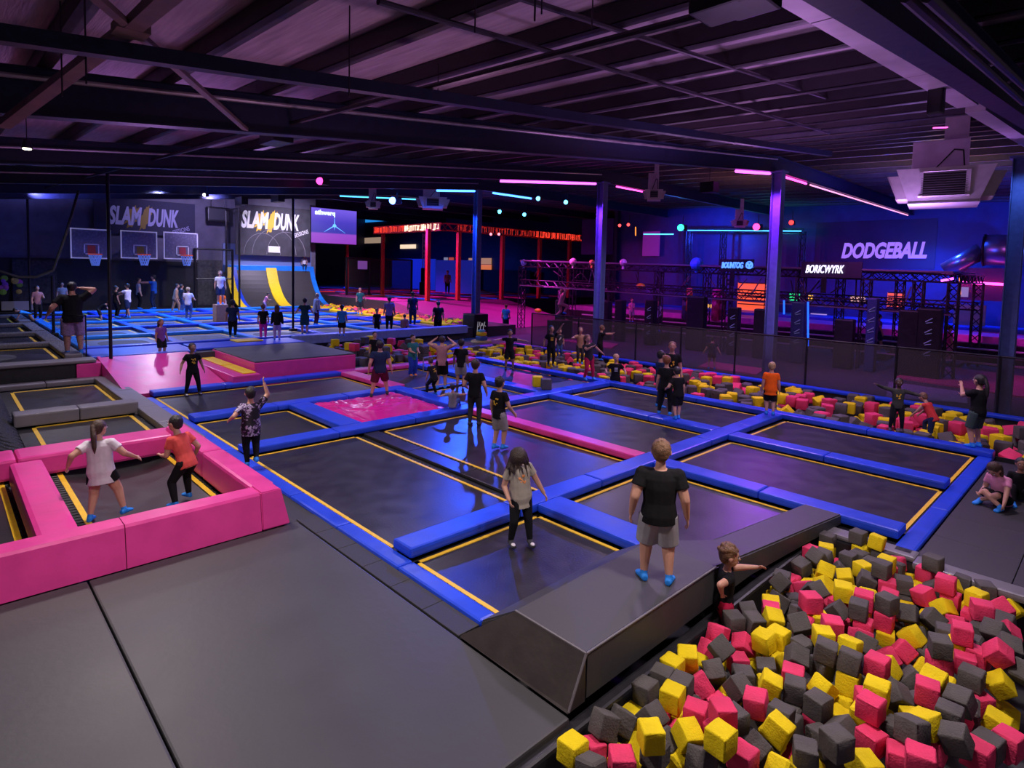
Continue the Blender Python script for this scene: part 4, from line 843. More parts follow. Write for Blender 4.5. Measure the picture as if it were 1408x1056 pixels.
# DODGEBALL wall sign and others
PURL_T = mat('purple_white_letters', (.55, .35, .75), .5, emit=(.55, .28, .95), es=.55)
bpy.context.view_layer.update()
x0, z0, x1, z1 = R_Y(39.8, 1156, 334, 1275, 355)
bd = R_Y(39.9, 1120, 300, 1290, 368); struct(MB().box((bd[0], 39.82, bd[1]), (bd[2], 39.95, bd[3])).build('wall_sign_board', WNAVY))
def sign(txt, rect, Y, m_, label, board=None, shear=.25, bold=.03, fill=1.0):
    x0, z0, x1, z1 = R_Y(Y, *rect); T = thing('wall_sign', label, 'sign', ((x0+x1)/2, Y, z0)); bpy.context.view_layer.update()
    if board: MB().box((-(x1-x0)*.62, .02, -.15), ((x1-x0)*.95, .1, z1-z0+.15)).build('sign_board', board, T); MB().box((-.1, .03, -.8), (.1, .09, -.14)).build('sign_leg', BLK, T)
    o = text_mesh('lettering', txt, (z1-z0)*1.35, frameM(((x0+x1)/2, Y-.02, (z0+z1)/2), (1, 0, 0), (0, 0, 1)), m_, T, ext=.02, shear=shear, bold=bold)
    bb = [v.co.x for v in o.data.vertices]; w_ = max(bb)-min(bb); f = (x1-x0)/w_
    for v in o.data.vertices: v.co.x *= f
    return T
sign('DODGEBALL', (1156, 334, 1275, 356), 39.75, PURL_T, 'big lilac DODGEBALL lettering high on the far wall', None, .25, .05)
sign('BOUNTOG', (992, 361, 1022, 369), 26.75, mat('blue_glow_letters', (.05, .15, .9), .5, emit=(.07, .22, 1), es=2.2), 'blue glowing sign with a round emblem above the rig', BLK, .2, .015)
x0, z0, x1, z1 = R_Y(26.72, 1026, 360, 1035, 369); s = MB(); c = Vector(((x0+x1)/2, 26.7, (z0+z1)/2)); R_ = (x1-x0)/2
for k in range(16): s.tube(c+Vector((math.cos(k/16*2*PI)*R_, 0, math.sin(k/16*2*PI)*R_)), c+Vector((math.cos((k+1)/16*2*PI)*R_, 0, math.sin((k+1)/16*2*PI)*R_)), .035, n=5)
for k in range(3): s.tube(c, c+Vector((math.cos(k*2.1+.5)*R_*.7, 0, math.sin(k*2.1+.5)*R_*.7)), .05, n=5)
tag(s.build('round_emblem', _M['blue_glow_letters']), 'round blue emblem beside the blue glowing sign', 'emblem')
sign('BORICWYRK', (1107, 365, 1160, 376), 26.65, mat('white_glow_letters', (.8, .8, 1), .5, emit=(.8, .82, 1), es=2.0), 'bright white glowing sign above the rig, below the DODGEBALL wall', mat('violet_sign_board', (.015, .01, .03), .5), .3, .0)
# mesh wall with pink light at far right
NETR = net_mat('brick_red_mesh', (.20, .03, .09), .35, 60)
x0, z0, x1, z1 = R_Y(37, 1318, 369, 1398, 412); tag(MB().box((x0, 37, z0), (x1, 37.03, z1)).build('mesh_screen', NETR), 'dark red mesh screen at far right below the big duct', 'net')
LEDP = mat('pink_led_tube', (1, .1, .6), .4, emit=(1, .06, .5), es=5); LEDV = mat('violet_led_tube', (.8, .1, 1), .4, emit=(.85, .08, 1), es=5); LEDK = mat('blue_led_tube', (.1, .3, 1), .4, emit=(.06, .25, 1), es=5); LEDC = mat('cyan_led_tube', (.1, .6, 1), .4, emit=(.08, .55, 1), es=2.2); LEDO = mat('orange_led_tube', (1, .3, .05), .4, emit=(1, .25, .03), es=2)
BEAMP = mat('soft_pink_beam_glow', (1, .5, .6), .4, emit=(1, .35, .55), es=1.6)
def led(p, q, m_, label, r_=.04): return tag(MB().tube(p, q, r_, n=6).build('led_tube', m_), label, 'light tube')
led(onY(1321, 388, 36.8), onY(1398, 392, 36.8), LEDP, 'bright pink light tube on the red mesh screen at far right', .06)
led(onY(1320, 378, 36.8), onY(1320, 405, 36.8), LEDO, 'short upright orange light tube at far right')
led(onY(1294, 386, 27), onY(1311, 383, 27), LEDV, 'short violet light tube at the right end of the rig')
x0, z0, x1, z1 = R_Y(36.7, 1321, 395, 1332, 408); tag(MB().box((x0, 36.7, z0), (x1, 36.72, z1)).build('poster', EB('colour_poster', (.4, .3, .5), .5)), 'small colourful poster on the red mesh screen', 'poster')
x0, z0, x1, z1 = R_Y(38, 1310, 420, 1356, 446); tag(MB().box((x0, 38, z0), (x1, 38.1, z1)).build('plywood_panel', mat('brown_plywood', (.25, .14, .09), .6, var=.1)), 'brown plywood panel at far right', 'panel')
# truss goalpost with blue line, pipes on the far blue wall
T = thing('light_gantry', 'slim truss gantry with a pale blue light line on the far blue wall', 'gantry', (-14, 38.5, 0))
a = onY(948, 317, 38.5); b_ = onY(1104, 318, 38.5); o_ = Vector((-14, 38.5, 0))
s = MB(); truss(s, a-o_, b_-o_, .3, .03); s.build('gantry_beam', RIGM, T)
for P in (a, b_, (a*2+b_)/3, (a+b_*3)/4): s = MB(); truss(s, Vector((P.x, 38.5, .5))-o_, P-o_, .3, .03, up=(1, 0, 0)); s.build('gantry_leg', RIGM, T)
led(a+Vector((0, -.25, 0)), b_+Vector((0, -.25, 0)), LEDC, 'long pale blue light line above the gantry on the far wall', .03)
led(onY(885, 322, 37), onY(926, 322, 37), LEDC, 'short cyan light tube left of the green lamp')
led(onY(874, 312, 37), onY(874, 324, 37), LEDO, 'short upright orange tube left of the cyan tube')
# fat ducts upper right
T = thing('spiral_duct', 'fat pale duct with a purple edge and sloping blue-lit branch at upper right', 'duct', (-4, 37, 0)); o_ = Vector((-4, 37, 0))
P = onY(1353, 344, 37); Q = onY(1420, 344, 37); r_ = (onY(1353, 323, 37)-onY(1353, 365, 37)).z/2
DU = mat('satin_duct', (.30, .30, .36), .3, metal=.85, bump=.2, bscale=3)
MB().tube(P-o_, Q-o_, r_, n=28).build('main_duct', DU, T, smooth=True); MB().tube(onY(1350, 345, 37)-o_, onY(1300, 372, 37)-o_, r_*.55, n=20).build('branch_duct', DU, T, smooth=True)
s = MB()
for f in (0, .5): s.tube(P.lerp(Q, f)-o_, P.lerp(Q, f+.03)-o_, r_*1.06, n=28)
s.build('duct_band', BLK, T)
# ================================================================== CEILING EQUIPMENT
T = thing('sheet_metal_duct', 'long flat-bottomed silver duct beside the rafter at upper right', 'duct', (-1.8, 7, 5.5)); o_ = Vector((-1.8, 7, 5.5))
A = onX(1114, 32, -1.9); B = onX(1316, 149, -1.9); A2 = gp(1149, 21, A.z); B2 = gp(1330, 149, B.z)
def zline(y): return A.z+(B.z-A.z)*(y-A.y)/(B.y-A.y)
DUC = mat('galvanised_duct_sheet', (.55, .48, .55), .42, metal=.55, var=.15, vscale=3, bump=.2, bscale=3)
for k, (ya, yb) in enumerate([(A.y-2.5, A.y), (A.y+.02, (A.y+B.y)/2), ((A.y+B.y)/2+.02, B.y), (B.y+.55, B.y+8)]):
    s = MB(); w0, w1 = -1.9, max(A2.x, -1.66); h_ = .34
    s.hexa([Vector(v)-o_ for v in ((w0, ya, zline(ya)), (w1, ya, zline(ya)), (w1, yb, zline(yb)), (w0, yb, zline(yb)), (w0, ya, zline(ya)+h_), (w1, ya, zline(ya)+h_), (w1, yb, zline(yb)+h_), (w0, yb, zline(yb)+h_))]); s.build('duct_section', DUC, T)
def cooler(px, ybot, ytop, z, wpx, neck_to, label, big=False, m_=None):
    g = gp(px, ybot, z); _, _, dep = pj(g); W = wpx/FPX*dep; h_ = (ybot-ytop)/FPX*dep; T = thing('air_diffuser', label, 'air conditioning unit', g, math.atan2(-g.x, g.y)); m_ = m_ or mat('grey_sheet_metal', (.52, .48, .44), .5, metal=.2, var=.1)
    w = W/2*.62; wt = W/2*.86; s = MB(); d = w
    s.hexa([(-w, -d, 0), (w, -d, 0), (w, d, 0), (-w, d, 0), (-wt, -wt, h_), (wt, -wt, h_), (wt, wt, h_), (-wt, wt, h_)]); s.build('hood', m_, T)
    MB().box((-w*1.02, -w*1.02, -.03), (w*1.02, w*1.02, 0)).build('bottom_plate', mat('pale_metal_edge', (.6, .55, .58), .4, metal=.4), T)
    sl = (wt-w)/h_
    for sd in range(4):
        R_ = Matrix.Rotation(sd*PI/2, 4, 'Z'); gr = MB(); gw = w*.72; z0_, z1_ = h_*.14, h_*.88
        def F(x, z, o_): return R_ @ Vector((x, -(w+sl*z)-o_, z))
        if sd in (1, 3):
            gr.hexa([F(-gw, z0_, .0), F(gw, z0_, .0), F(gw, z0_, .18*W/2), F(-gw, z0_, .18*W/2), F(-gw, z1_, 0), F(gw, z1_, 0), F(gw, z1_, .22*W/2), F(-gw, z1_, .22*W/2)])
        for (xa, xb, za, zb) in ((-gw, gw, z0_, z0_+.03*h_), (-gw, gw, z1_-.03*h_, z1_), (-gw, -gw+.04*W, z0_, z1_), (gw-.04*W, gw, z0_, z1_)):
            o0 = (.18*W/2 if sd in (1, 3) else 0)+.0
            gr.hexa([F(xa, za, o0), F(xb, za, o0), F(xb, za, o0+.02), F(xa, za, o0+.02), F(xa, zb, o0+.01), F(xb, zb, o0+.01), F(xb, zb, o0+.04), F(xa, zb, o0+.04)])
        fr = gr.build('grille_frame', m_, T)
        lv = MB(); n = 11 if big else 4; o0 = (.18*W/2 if sd in (1, 3) else 0)
        lv.hexa([F(-gw*.9, z0_*1.2, o0+.003), F(gw*.9, z0_*1.2, o0+.003), F(gw*.9, z0_*1.2, o0+.008), F(-gw*.9, z0_*1.2, o0+.008), F(-gw*.9, z1_*.97, o0+.003), F(gw*.9, z1_*.97, o0+.003), F(gw*.9, z1_*.97, o0+.008), F(-gw*.9, z1_*.97, o0+.008)])
        lv.build('grille_back', SPR, fr)
        lv = MB()
        for q_ in range(n):
            z = z0_+(z1_-z0_)*(q_+.5)/n; lv.hexa([F(-gw*.9, z, o0+.01), F(gw*.9, z, o0+.01), F(gw*.9, z-.02, o0+.035), F(-gw*.9, z-.02, o0+.035), F(-gw*.9, z+.008, o0+.01), F(gw*.9, z+.008, o0+.01), F(gw*.9, z-.012, o0+.035), F(-gw*.9, z-.012, o0+.035)])
        lv.build('louvre_set', mat('dark_louvre', (.16, .14, .15), .4, metal=.3), fr)
    nk = W*.24; zt_ = neck_to-g.z
    MB().box((-nk*1.25, -nk, h_), (nk*.85, nk, h_+(zt_-h_)*.5), .01).build('neck', DUC, T); MB().box((-nk*.1, -nk*.7, h_+(zt_-h_)*.4), (nk*.8, nk*.7, zt_), .01).build('riser', DUC, T)
    c = MB(); c.path([(-nk*.4, -nk-.03, h_), (nk*.3, -nk-.05, h_+.32*(zt_-h_)), (nk*.62, -nk-.03, h_+.3*(zt_-h_)), (nk*.7, -nk-.03, h_)], .015, n=5); c.build('cable', BLK, T)
cooler(1296, 281, 238, 5.3, 124, 7.25, 'big square ceiling air diffuser with slatted grilles, upper right', True)
cooler(899, 275, 262, 6.6, 28, 8.3, 'small air diffuser with violet edge between two columns')
cooler(595, 287, 273, 6.9, 44, 8.6, 'air diffuser hanging left of the blue column')
cooler(513, 287, 277, 7.0, 20, 8.9, 'narrow air diffuser above the video screen')
cooler(1017, 312, 303, 6.3, 22, 7.8, 'small blue-lit air diffuser near the red lamp')
# LED tubes along the rafters and lamp spots
led((-9.0, 18.4, RZ(-9, 18.4)-.06), (-9.0, 20.9, RZ(-9, 20.9)-.06), LEDV, 'bright violet light tube just left of the tall purple column', .045)
led((-9.0, 22.0, RZ(-9, 22)-.06), (-9.0, 24.2, RZ(-9, 24)-.06), LEDP, 'pink light tube just right of the tall purple column', .04)
led((-9.0, 24.6, RZ(-9, 25)-.06), (-9.0, 39, RZ(-9, 39)-.06), BEAMP, 'long soft pink glow along the lit rafter running to the far wall', .03)  # glowing rod added for the pink light reflected on the rafter
led((-16.5, 15.2, RZ(-16.5, 15.2)-.06), (-16.5, 20.8, RZ(-16.5, 20.8)-.06), LEDV, 'violet light tube left of the second column', .045)
led((-16.5, 22.3, RZ(-16.5, 22.3)-.06), (-16.5, 25.5, RZ(-16.5, 25)-.06), LEDP, 'short pink light tube right of the second column', .035)
led((-24.7, 18.4, RZ(-24.7, 18.4)-.06), (-24.7, 20.9, RZ(-24.7, 20.9)-.06), LEDK, 'blue light tube left of the blue column', .05)
led((-24.7, 22.2, RZ(-24.7, 22)-.06), (-24.7, 25.2, RZ(-24.7, 25)-.06), LEDK, 'blue light tube right of the blue column', .05)
led((-33.0, 17.5, RZ(-33, 17.5)-.06), (-33.0, 23, RZ(-33, 21)-.06), LEDC, 'cyan light tube over the video screen', .04)
led(onY(1283, 176, 13.6), onY(1303, 175, 13.6), LEDP, 'tiny pink light tube behind the big diffuser', .012)
def spot(px, py, z, c, e, r_, label):
    r_ *= .68
    g = gp(px, py, z); T = thing('stage_spotlight', label, 'spotlight', g); nm = 'spot_glow_%d_%d' % (px, py)
    MB().ball((0, 0, 0), r_, 14).build('lens', mat(nm, c, .4, emit=c, es=e), T); MB().box((-r_*.9, r_*.3, -r_*.9), (r_*.9, r_*2.4, r_*.9), .02).build('housing', BLK, T)
    s = MB(); s.tube((0, r_*1.3, r_*.8), (0, r_*1.3, r_*.8+.5), .02, n=5); s.build('yoke', BLK, T)
spot(540, 276, 6.9, (.10, .22, 1), 9, .26, 'very bright blue spotlight above the red frame')
spot(740, 273, 7.0, (.1, .6, 1), 6, .15, 'cyan spotlight between blue and violet columns, left of the pair'); spot(778, 278, 7.0, (.1, .6, 1), 6, .15, 'cyan spotlight between blue and violet columns, right of the pair')
spot(687, 291, 6.9, (.1, .6, 1), 5, .16, 'cyan spotlight just right of the blue column'); spot(721, 295, 6.9, (.1, .65, 1), 5, .16, 'small cyan spotlight above the red frame')
spot(936, 313, 6.2, (.02, 1, .35), 6, .26, 'green spotlight on the far blue wall'); spot(1040, 312, 6.2, (1, .03, .15), 6, .26, 'red spotlight on the far blue wall')
spot(1088, 306, 6.2, (1, .03, .03), 4, .16, 'small red spotlight right of the violet column'); spot(852, 310, 6.4, (1, .05, .05), 4, .13, 'small red spotlight left of a pair'); spot(864, 309, 6.4, (1, .05, .05), 4, .13, 'small red spotlight right of a pair')
spot(675, 322, 6.2, (1, .15, .2), 4, .15, 'pink-red spotlight left of a pair under the frame'); spot(686, 322, 6.2, (1, .15, .2), 4, .15, 'pink-red spotlight right of a pair under the frame')
spot(440, 249, 7.1, (1, .05, .4), 4, .22, 'pink beacon lamp hanging from the roof at left centre'); spot(281, 268, 7.0, (1, .9, .7), 5, .12, 'warm white lamp above the left wall')
g = gp(37, 204, 5.6); T = thing('pendant_lamp', 'small round pendant lamp with warm white light at upper left', 'lamp', g); MB().tube((0, 0, 0), (0, 0, .16), .09, .05, n=16).build('lamp_shade', BLK, T); MB().ball((0, 0, -.01), .07, 12, (1, 1, .3)).build('bulb', mat('warm_bulb', (1, .9, .7), .4, emit=(1, .88, .62), es=9), T); MB().tube((0, 0, .16), (0, 0, .8), .008, n=5).build('cable', BLK, T)
# small hanging boxes / speakers / sprinklers
def hang_box(px, py, z, sz, label, m_=BLK, nm='hanging_speaker', ct='speaker'):
    g = gp(px, py, z); T = thing(nm, label, ct, g); MB().box((-sz[0]/2, -sz[1]/2, 0), (sz[0]/2, sz[1]/2, sz[2]), .02).build('cabinet', m_, T); MB().tube((0, 0, sz[2]), (0, 0, sz[2]+.6), .012, n=5).build('hanging_rod', BLK, T)
hang_box(1286, 158, 5.6, (.16, .16, .5), 'narrow black hanging speaker beside the silver duct'); hang_box(975, 265, 6.4, (.5, .4, .35), 'small dark purple box hanging between the two right columns'); hang_box(995, 20, 5.3, (.35, .3, .28), 'black box on the pipe at the top of the picture')
hang_box(1030, 12, 5.3, (.3, .3, .3), 'second black box on the pipe at the top of the picture'); hang_box(380, 198, 6.0, (.7, .4, .28), 'flat black box under the roof near the brace end'); hang_box(332, 282, 7.4, (1.2, .4, .5), 'black fixture above the second banner', BLK, 'hanging_fixture', 'fixture')
hang_box(382, 278, 7.4, (1.1, .4, .6), 'black projector above the second banner', BLK, 'projector', 'projector'); hang_box(246, 262, 7.2, (.4, .4, .7), 'pale hanging fixture above the hoops', GALV, 'hanging_fixture', 'fixture')
for k, (px, py, L) in enumerate([(480, 122, 1.0), (652, 94, .55), (735, 30, .8), (743, 78, .5), (118, 80, 1.3), (85, 100, 1.2), (1150, 60, .5), (1177, 122, .5), (811, 128, .35), (601, 195, .6)]):
    g = gp(px, py, 5.2); zt_ = rz_top(g.x, g.y)+.1; struct(MB().tube((g.x, g.y, max(zt_-L*.8, g.z-.2)), (g.x, g.y, max(zt_, g.z)), .007, n=5).build('ceiling_hanger', PIPE))
# cable ladder rails in the top right corner
for k, (a, b_) in enumerate([((1245, -5), (1408, 142)), ((1275, -5), (1420, 130))]):
    pipe_px(a, 5.2, b_, 5.9, .035, PIPE)
for k in range(7):
    f = k/6; A = gp(1245+163*f, -5+147*f, 5.2+.7*f); B = gp(1275+145*f, -5+135*f, 5.2+.7*f); struct(MB().tube(A, B, .02, n=6).build('ceiling_pipe', PIPE))
for (a, b_) in (((1192, 42), (1250, 75)), ((1262, 88), (1310, 120))):
    A = gp(a[0], a[1], 5.9); B = gp(b_[0], b_[1], 6.1); T = thing('batten_light', 'unlit tube fitting beside the silver duct, %s one' % ('near' if a[0] < 1200 else 'far'), 'light fitting', A); o_ = A
    MB().beam(A-o_, B-o_, .16, .07).build('fitting_body', GALV, T); MB().tube(A-o_+Vector((0, 0, -.06)), B-o_+Vector((0, 0, -.06)), .02, n=8).build('tube', WHITE, T)

# ================================================================== FOAM CUBES
def foam_mesh(s_, seed, m_):
    rr = random.Random(seed); b = MB(); b.box((-s_/2,)*3, (s_/2,)*3, s_*.10, seg=2)
    bmesh.ops.subdivide_edges(b.bm, edges=b.bm.edges[:], cuts=1, use_grid_fill=True)
    for v in b.bm.verts: v.co += Vector([rr.uniform(-1, 1) for _ in range(3)])*s_*.018; 
    sq = Vector((rr.uniform(.93, 1.04), rr.uniform(.93, 1.04), rr.uniform(.94, 1.05)))
    for v in b.bm.verts: v.co = Vector((v.co.x*sq.x, v.co.y*sq.y, v.co.z*sq.z))
    me = bpy.data.meshes.new('foam_cube'); b.bm.to_mesh(me); b.bm.free(); me.materials.append(m_)
    for p in me.polygons: p.use_smooth = True
    return me
FM = {'yellow': mat('yellow_foam', (.80, .61, .01), .85, var=.12, vscale=5, bump=.4, bscale=60, spec=.2), 'pink': mat('pink_foam', (.74, .035, .13), .8, var=.12, vscale=5, bump=.4, bscale=60), 'grey': mat('dark_grey_foam', (.085, .076, .074), .85, var=.2, vscale=5, bump=.4, bscale=60)}
NEAR_C = "0 -61 549 9 326 294 214;0 -115 535 11 270 0 84;0 -218 377 11 17 270 124;0 -181 413 11 0 0 355;0 -86 533 10 11 346 249;0 -260 376 -4 61 240 276;0 -121 474 11 0 180 335;0 -153 532 -7 49 90 37;0 -164 476 -5 260 18 359;0 -212 421 -8 262 23 331;0 -95 676 11 358 182 294;0 -88 591 11 264 270 17;0 -242 448 -7 0 0 11;0 -192 438 11 50 270 0;0 -190 495 -7 123 81 49;0 -70 676 -7 359 180 355;0 -68 606 7 201 349 350;0 -262 438 -8 272 352 359;0 -127 598 11 238 90 55;0 -56 710 8 26 309 351;0 -110 522 -7 270 0 72;0 -223 587 -7 33 278 231;0 -166 586 11 172 357 284;0 -147 590 9 13 355 189;0 -263 341 -7 1 357 270;0 -174 537 -7 111 90 310;0 -85 718 11 351 90 275;0 -151 723 11 327 90 310;0 -52 697 -14 104 318 7;0 -187 574 0 147 311 328;0 -207 664 11 90 0 319;0 -192 528 -8 163 1 290;0 -168 688 11 90 0 279;0 -212 509 -12 4 212 345;0 -69 570 11 286 269 345;0 -79 785 11 25 270 267;0 -259 398 -12 49 52 270;0 -108 582 1 38 332 128;0 -246 543 -7 34 34 357;0 -117 822 11 36 90 37;0 -259 596 -7 89 359 236;0 -81 552 8 0 18 162;0 -240 519 -16 53 162 36;0 -127 725 -16 270 227 353;0 -117 559 11 124 90 40;0 -140 468 -7 350 270 35;0 -136 815 -8 13 165 66;0 -177 806 11 80 270 95;0 -260 505 -7 96 9 303;0 -139 873 11 74 270 275;0 -129 702 -22 316 333 299;0 -218 444 -7 308 90 55;0 -46 585 -7 0 0 347;0 -169 494 -6 351 1 2;0 -159 561 -10 352 131 64;0 -203 625 4 121 316 280;0 -64 754 7 321 11 163;1 -181 1603 -28 180 351 53;0 -116 758 -5 320 37 13;0 -244 420 -12 357 36 354;0 -239 492 -16 42 224 1;0 -88 614 10 83 291 269;0 -244 466 -7 270 0 101;0 -48 650 -25 103 357 89;0 -175 606 11 296 90 61;0 -136 745 -2 33 10 185;0 -191 714 11 91 0 20;0 -146 586 -9 0 193 95;1 -281 1601 -30 180 0 57;0 -242 583 -18 227 45 57;0 -259 782 -10 290 5 340;0 -152 721 -7 45 270 318;0 -230 625 -3 350 17 306;0 -261 462 -7 339 90 261;0 -114 801 -9 29 45 172;0 -244 609 -7 175 9 330;0 -175 631 11 270 0 300;0 -225 884 11 90 0 259;0 -203 885 11 84 350 271;0 -255 705 -1 38 47 225;0 -169 453 -12 18 48 89;1 -213 1620 0 46 270 243;0 -216 605 -7 0 180 354;0 -263 482 -7 0 0 1;1 -427 1601 -15 61 142 358;0 -153 610 10 265 284 91;0 -263 570 -12 6 116 96;0 -74 501 11 270 0 194;1 -315 1611 0 90 0 85;1 -188 1596 -60 0 0 2;1 -218 1600 -30 180 0 274;1 -271 1606 -60 0 180 42;0 -87 809 11 332 90 314;0 -211 568 -23 62 282 237;0 -191 802 -8 342 10 287;0 -190 693 -4 350 47 166;0 -246 794 3 104 316 64;1 -503 1600 -3 6 248 84;1 -354 1607 -60 279 90 74;0 -132 527 -15 284 320 337;1 -402 1606 -60 0 0 129;1 -224 1604 -60 38 270 356;0 -223 543 -25 90 0 129;0 -158 824 -7 64 90 84;0 -182 553 -7 349 270 28;0 -89 883 -7 0 180 29;1 -160 1623 -10 118 18 332;0 -194 462 -7 58 270 285;0 -228 771 0 342 316 300;0 -110 652 -20 16 220 14;1 -392 1624 0 0 0 359;1 -350 1612 0 270 90 290;0 -236 560 -25 25 270 20;1 -498 1606 -60 0 180 40;0 -78 696 -7 181 356 283;0 -230 358 -7 253 270 334;1 -316 1614 -60 184 270 0;1 -450 1616 -60 0 0 245;0 -150 647 -1 237 14 15;0 -218 713 0 136 15 243;0 -171 430 -7 90 0 175;1 -283 1813 0 334 270 97;1 -135 1601 -30 270 0 318;0 -169 586 -7 119 279 36;0 -224 842 -7 166 270 7;0 -142 509 -19 312 281 120;0 -170 712 11 123 270 339;0 -212 794 -10 318 63 70;0 -50 568 -7 90 0 259;0 -95 678 -7 88 359 123;0 -89 518 -7 297 270 80;1 -776 1602 -5 9 153 100;0 -263 886 -7 272 90 90;1 -586 1597 -30 354 90 1;1 -461 1610 -30 294 90 19;1 -647 1602 -9 257 217 11;0 -192 604 -7 15 270 328;0 -63 671 -25 90 0 52;1 -360 1614 -30 69 270 104;1 -582 1600 -60 262 270 351;1 -264 1662 -22 166 314 330;0 -149 717 -25 144 90 338;0 -70 863 -13 49 214 331;0 -146 877 -7 270 0 167;1 -537 1605 -60 105 270 0;0 -258 628 -9 72 121 298;1 -178 1667 0 263 270 280;1 -815 1604 -60 323 270 0;0 -202 827 -7 90 0 64;1 -250 1628 -36 210 35 342;1 -618 1598 -33 345 357 180;1 -723 1603 0 314 90 335;1 -677 1604 -60 228 90 359;1 -874 1611 0 270 0 358;1 -326 1618 -30 38 270 239;0 -260 360 -18 11 10 167;0 -101 739 -7 270 0 104;1 -587 1630 -13 313 152 341;1 -536 1608 0 90 0 99;1 -946 1603 0 315 90 108;0 -138 682 -25 325 331 44;1 -914 1597 -32 157 353 93;0 -129 639 -12 29 58 19;1 -730 1606 -60 74 90 339;1 -281 1692 -10 30 44 295;0 -223 754 -11 45 325 345;1 -543 1616 -30 42 90 300;1 -678 1605 -30 84 90 345;0 -71 717 -7 53 270 29;1 -396 1618 -30 90 0 310;0 -249 686 -15 70 28 31;1 -446 1856 0 90 0 338;1 -191 1736 0 221 270 19;0 -177 825 11 319 90 227;1 -728 1605 -30 270 0 355;0 -111 885 -8 53 83 233;1 -695 1694 0 269 0 100;0 -263 421 -25 6 90 276;0 -163 689 -7 272 90 9;0 -262 550 -21 46 180 5;1 -499 1651 0 180 0 335;1 -1178 1601 0 251 90 329;1 -450 1746 0 67 90 30;1 -134 1606 -60 90 0 358;1 -778 1622 -60 180 0 347;1 -1303 1598 -1 97 77 95;0 -98 547 -7 93 259 347;0 -194 410 -13 328 238 288;1 -495 1898 0 261 270 0;0 -159 665 -7 72 333 316;1 -1035 1606 0 0 0 153;1 -546 1806 0 291 270 351;1 -817 1618 -30 102 90 0;1 -361 1966 0 0 180 337;0 -170 803 -7 287 270 269;0 -168 510 -22 84 9 92;1 -230 1704 0 21 270 123;1 -1032 1596 -30 0 0 90;0 -240 644 -7 270 0 298;1 -166 1886 0 270 0 298;1 -371 1714 0 62 90 348;0 -142 553 -25 265 90 342;1 -860 1614 -60 90 0 240;1 -641 1782 0 249 270 37;1 -1138 1606 -60 349 270 9;1 -220 1806 0 270 0 105;0 -110 696 -30 145 320 295;1 -1948 1172 31 9 322 85;1 -1072 1601 -13 96 31 93;1 -1304 1604 -60 84 270 22;1 -992 1602 -30 270 0 273;1 -1146 1606 -30 0 180 294;1 -953 1605 -60 123 90 0;1 -855 1701 0 48 90 130;1 -366 1846 0 0 0 358;0 -261 725 -7 95 89 287;1 -1354 1597 -30 270 0 171;0 -112 824 -7 180 0 358;1 -536 1840 0 290 90 300;1 -825 2002 0 13 316 161;1 -1080 1606 -54 130 0 314;0 -161 776 -7 3 359 100;0 -247 400 -30 302 40 19;1 -859 1617 -30 48 90 252;0 -35 601 -7 109 270 57;0 -247 662 -10 188 355 28;0 -245 816 -4 335 180 353;1 -1950 1216 -49 38 270 228;1 -1963 1144 11 270 0 265;1 -980 1608 0 51 270 99;0 -252 846 -7 236 270 53;1 -1184 1599 -60 35 90 303;1 -1947 1400 40 93 7 1;1 -1027 1604 -60 358 270 331;1 -1416 1595 -30 1 270 0;0 -146 575 -25 354 167 269;1 -1418 1599 0 288 90 14;1 -674 1803 0 317 270 306;0 -219 488 -25 86 189 352;1 -649 1696 -14 135 11 282;1 -1952 1334 6 196 17 345;0 -65 830 -15 338 2 171;1 -1958 1113 -19 350 90 77;0 -216 860 -7 180 0 349;1 -732 1700 0 314 270 0;0 -106 490 -7 52 283 5;0 -97 774 -10 337 302 108;0 -51 732 7 256 24 283;0 -242 744 -18 11 24 180;1 -1224 1599 -60 305 270 306;1 -2156 1210 41 90 0 198;1 -1946 1478 10 93 345 88;0 -92 569 -7 107 271 292;1 -1950 1267 -19 0 0 293;1 -1527 1605 0 17 270 46;1 -317 1709 0 270 0 184;0 -125 568 -7 0 0 124;1 -708 1815 0 293 90 317;1 -633 1623 -60 260 90 0;1 -1406 1600 -60 164 270 0;1 -899 1620 -60 90 0 109;1 -1954 1116 -49 129 270 43;0 -221 672 -13 83 70 261;1 -1674 1596 -60 90 0 182;1 -1496 1604 -60 68 270 4;1 -177 1653 -60 131 90 320;1 -275 1898 0 200 90 358;1 -1056 1807 0 270 0 335;1 -313 1643 0 311 270 323;1 -1950 1403 10 87 188 359;1 -1678 1599 -30 89 90 358;1 -493 1623 -30 0 0 84;1 -323 1758 0 100 270 312;1 -1183 1656 0 270 0 184;1 -1898 1600 0 70 90 271;0 -195 583 -14 88 221 332;0 -134 853 -14 76 142 347;0 -262 825 -7 90 0 84;0 -242 715 -24 28 85 341;1 -622 1867 -4 319 292 270;1 -1577 1606 -30 96 270 0;1 -2003 1122 11 304 270 261;1 -892 1706 0 299 90 95;1 -1352 1601 -60 302 270 0;1 -1615 1602 0 0 0 330;1 -529 1877 -3 330 286 304;1 -438 1640 -11 38 189 357;1 -1176 1753 0 90 0 131;1 -478 1691 -12 166 316 58;1 -1950 1448 -49 0 0 23;1 -959 1659 0 47 270 40;1 -1305 1654 0 56 90 54;1 -1580 1601 -60 244 270 0;1 -318 1805 0 0 0 70;1 -569 1766 -1 90 6 20;1 -1761 1605 0 101 270 76;0 -88 796 -7 322 270 125;1 -591 1850 0 270 0 332;1 -817 1853 0 37 90 112;1 -191 1918 -12 20 226 80"
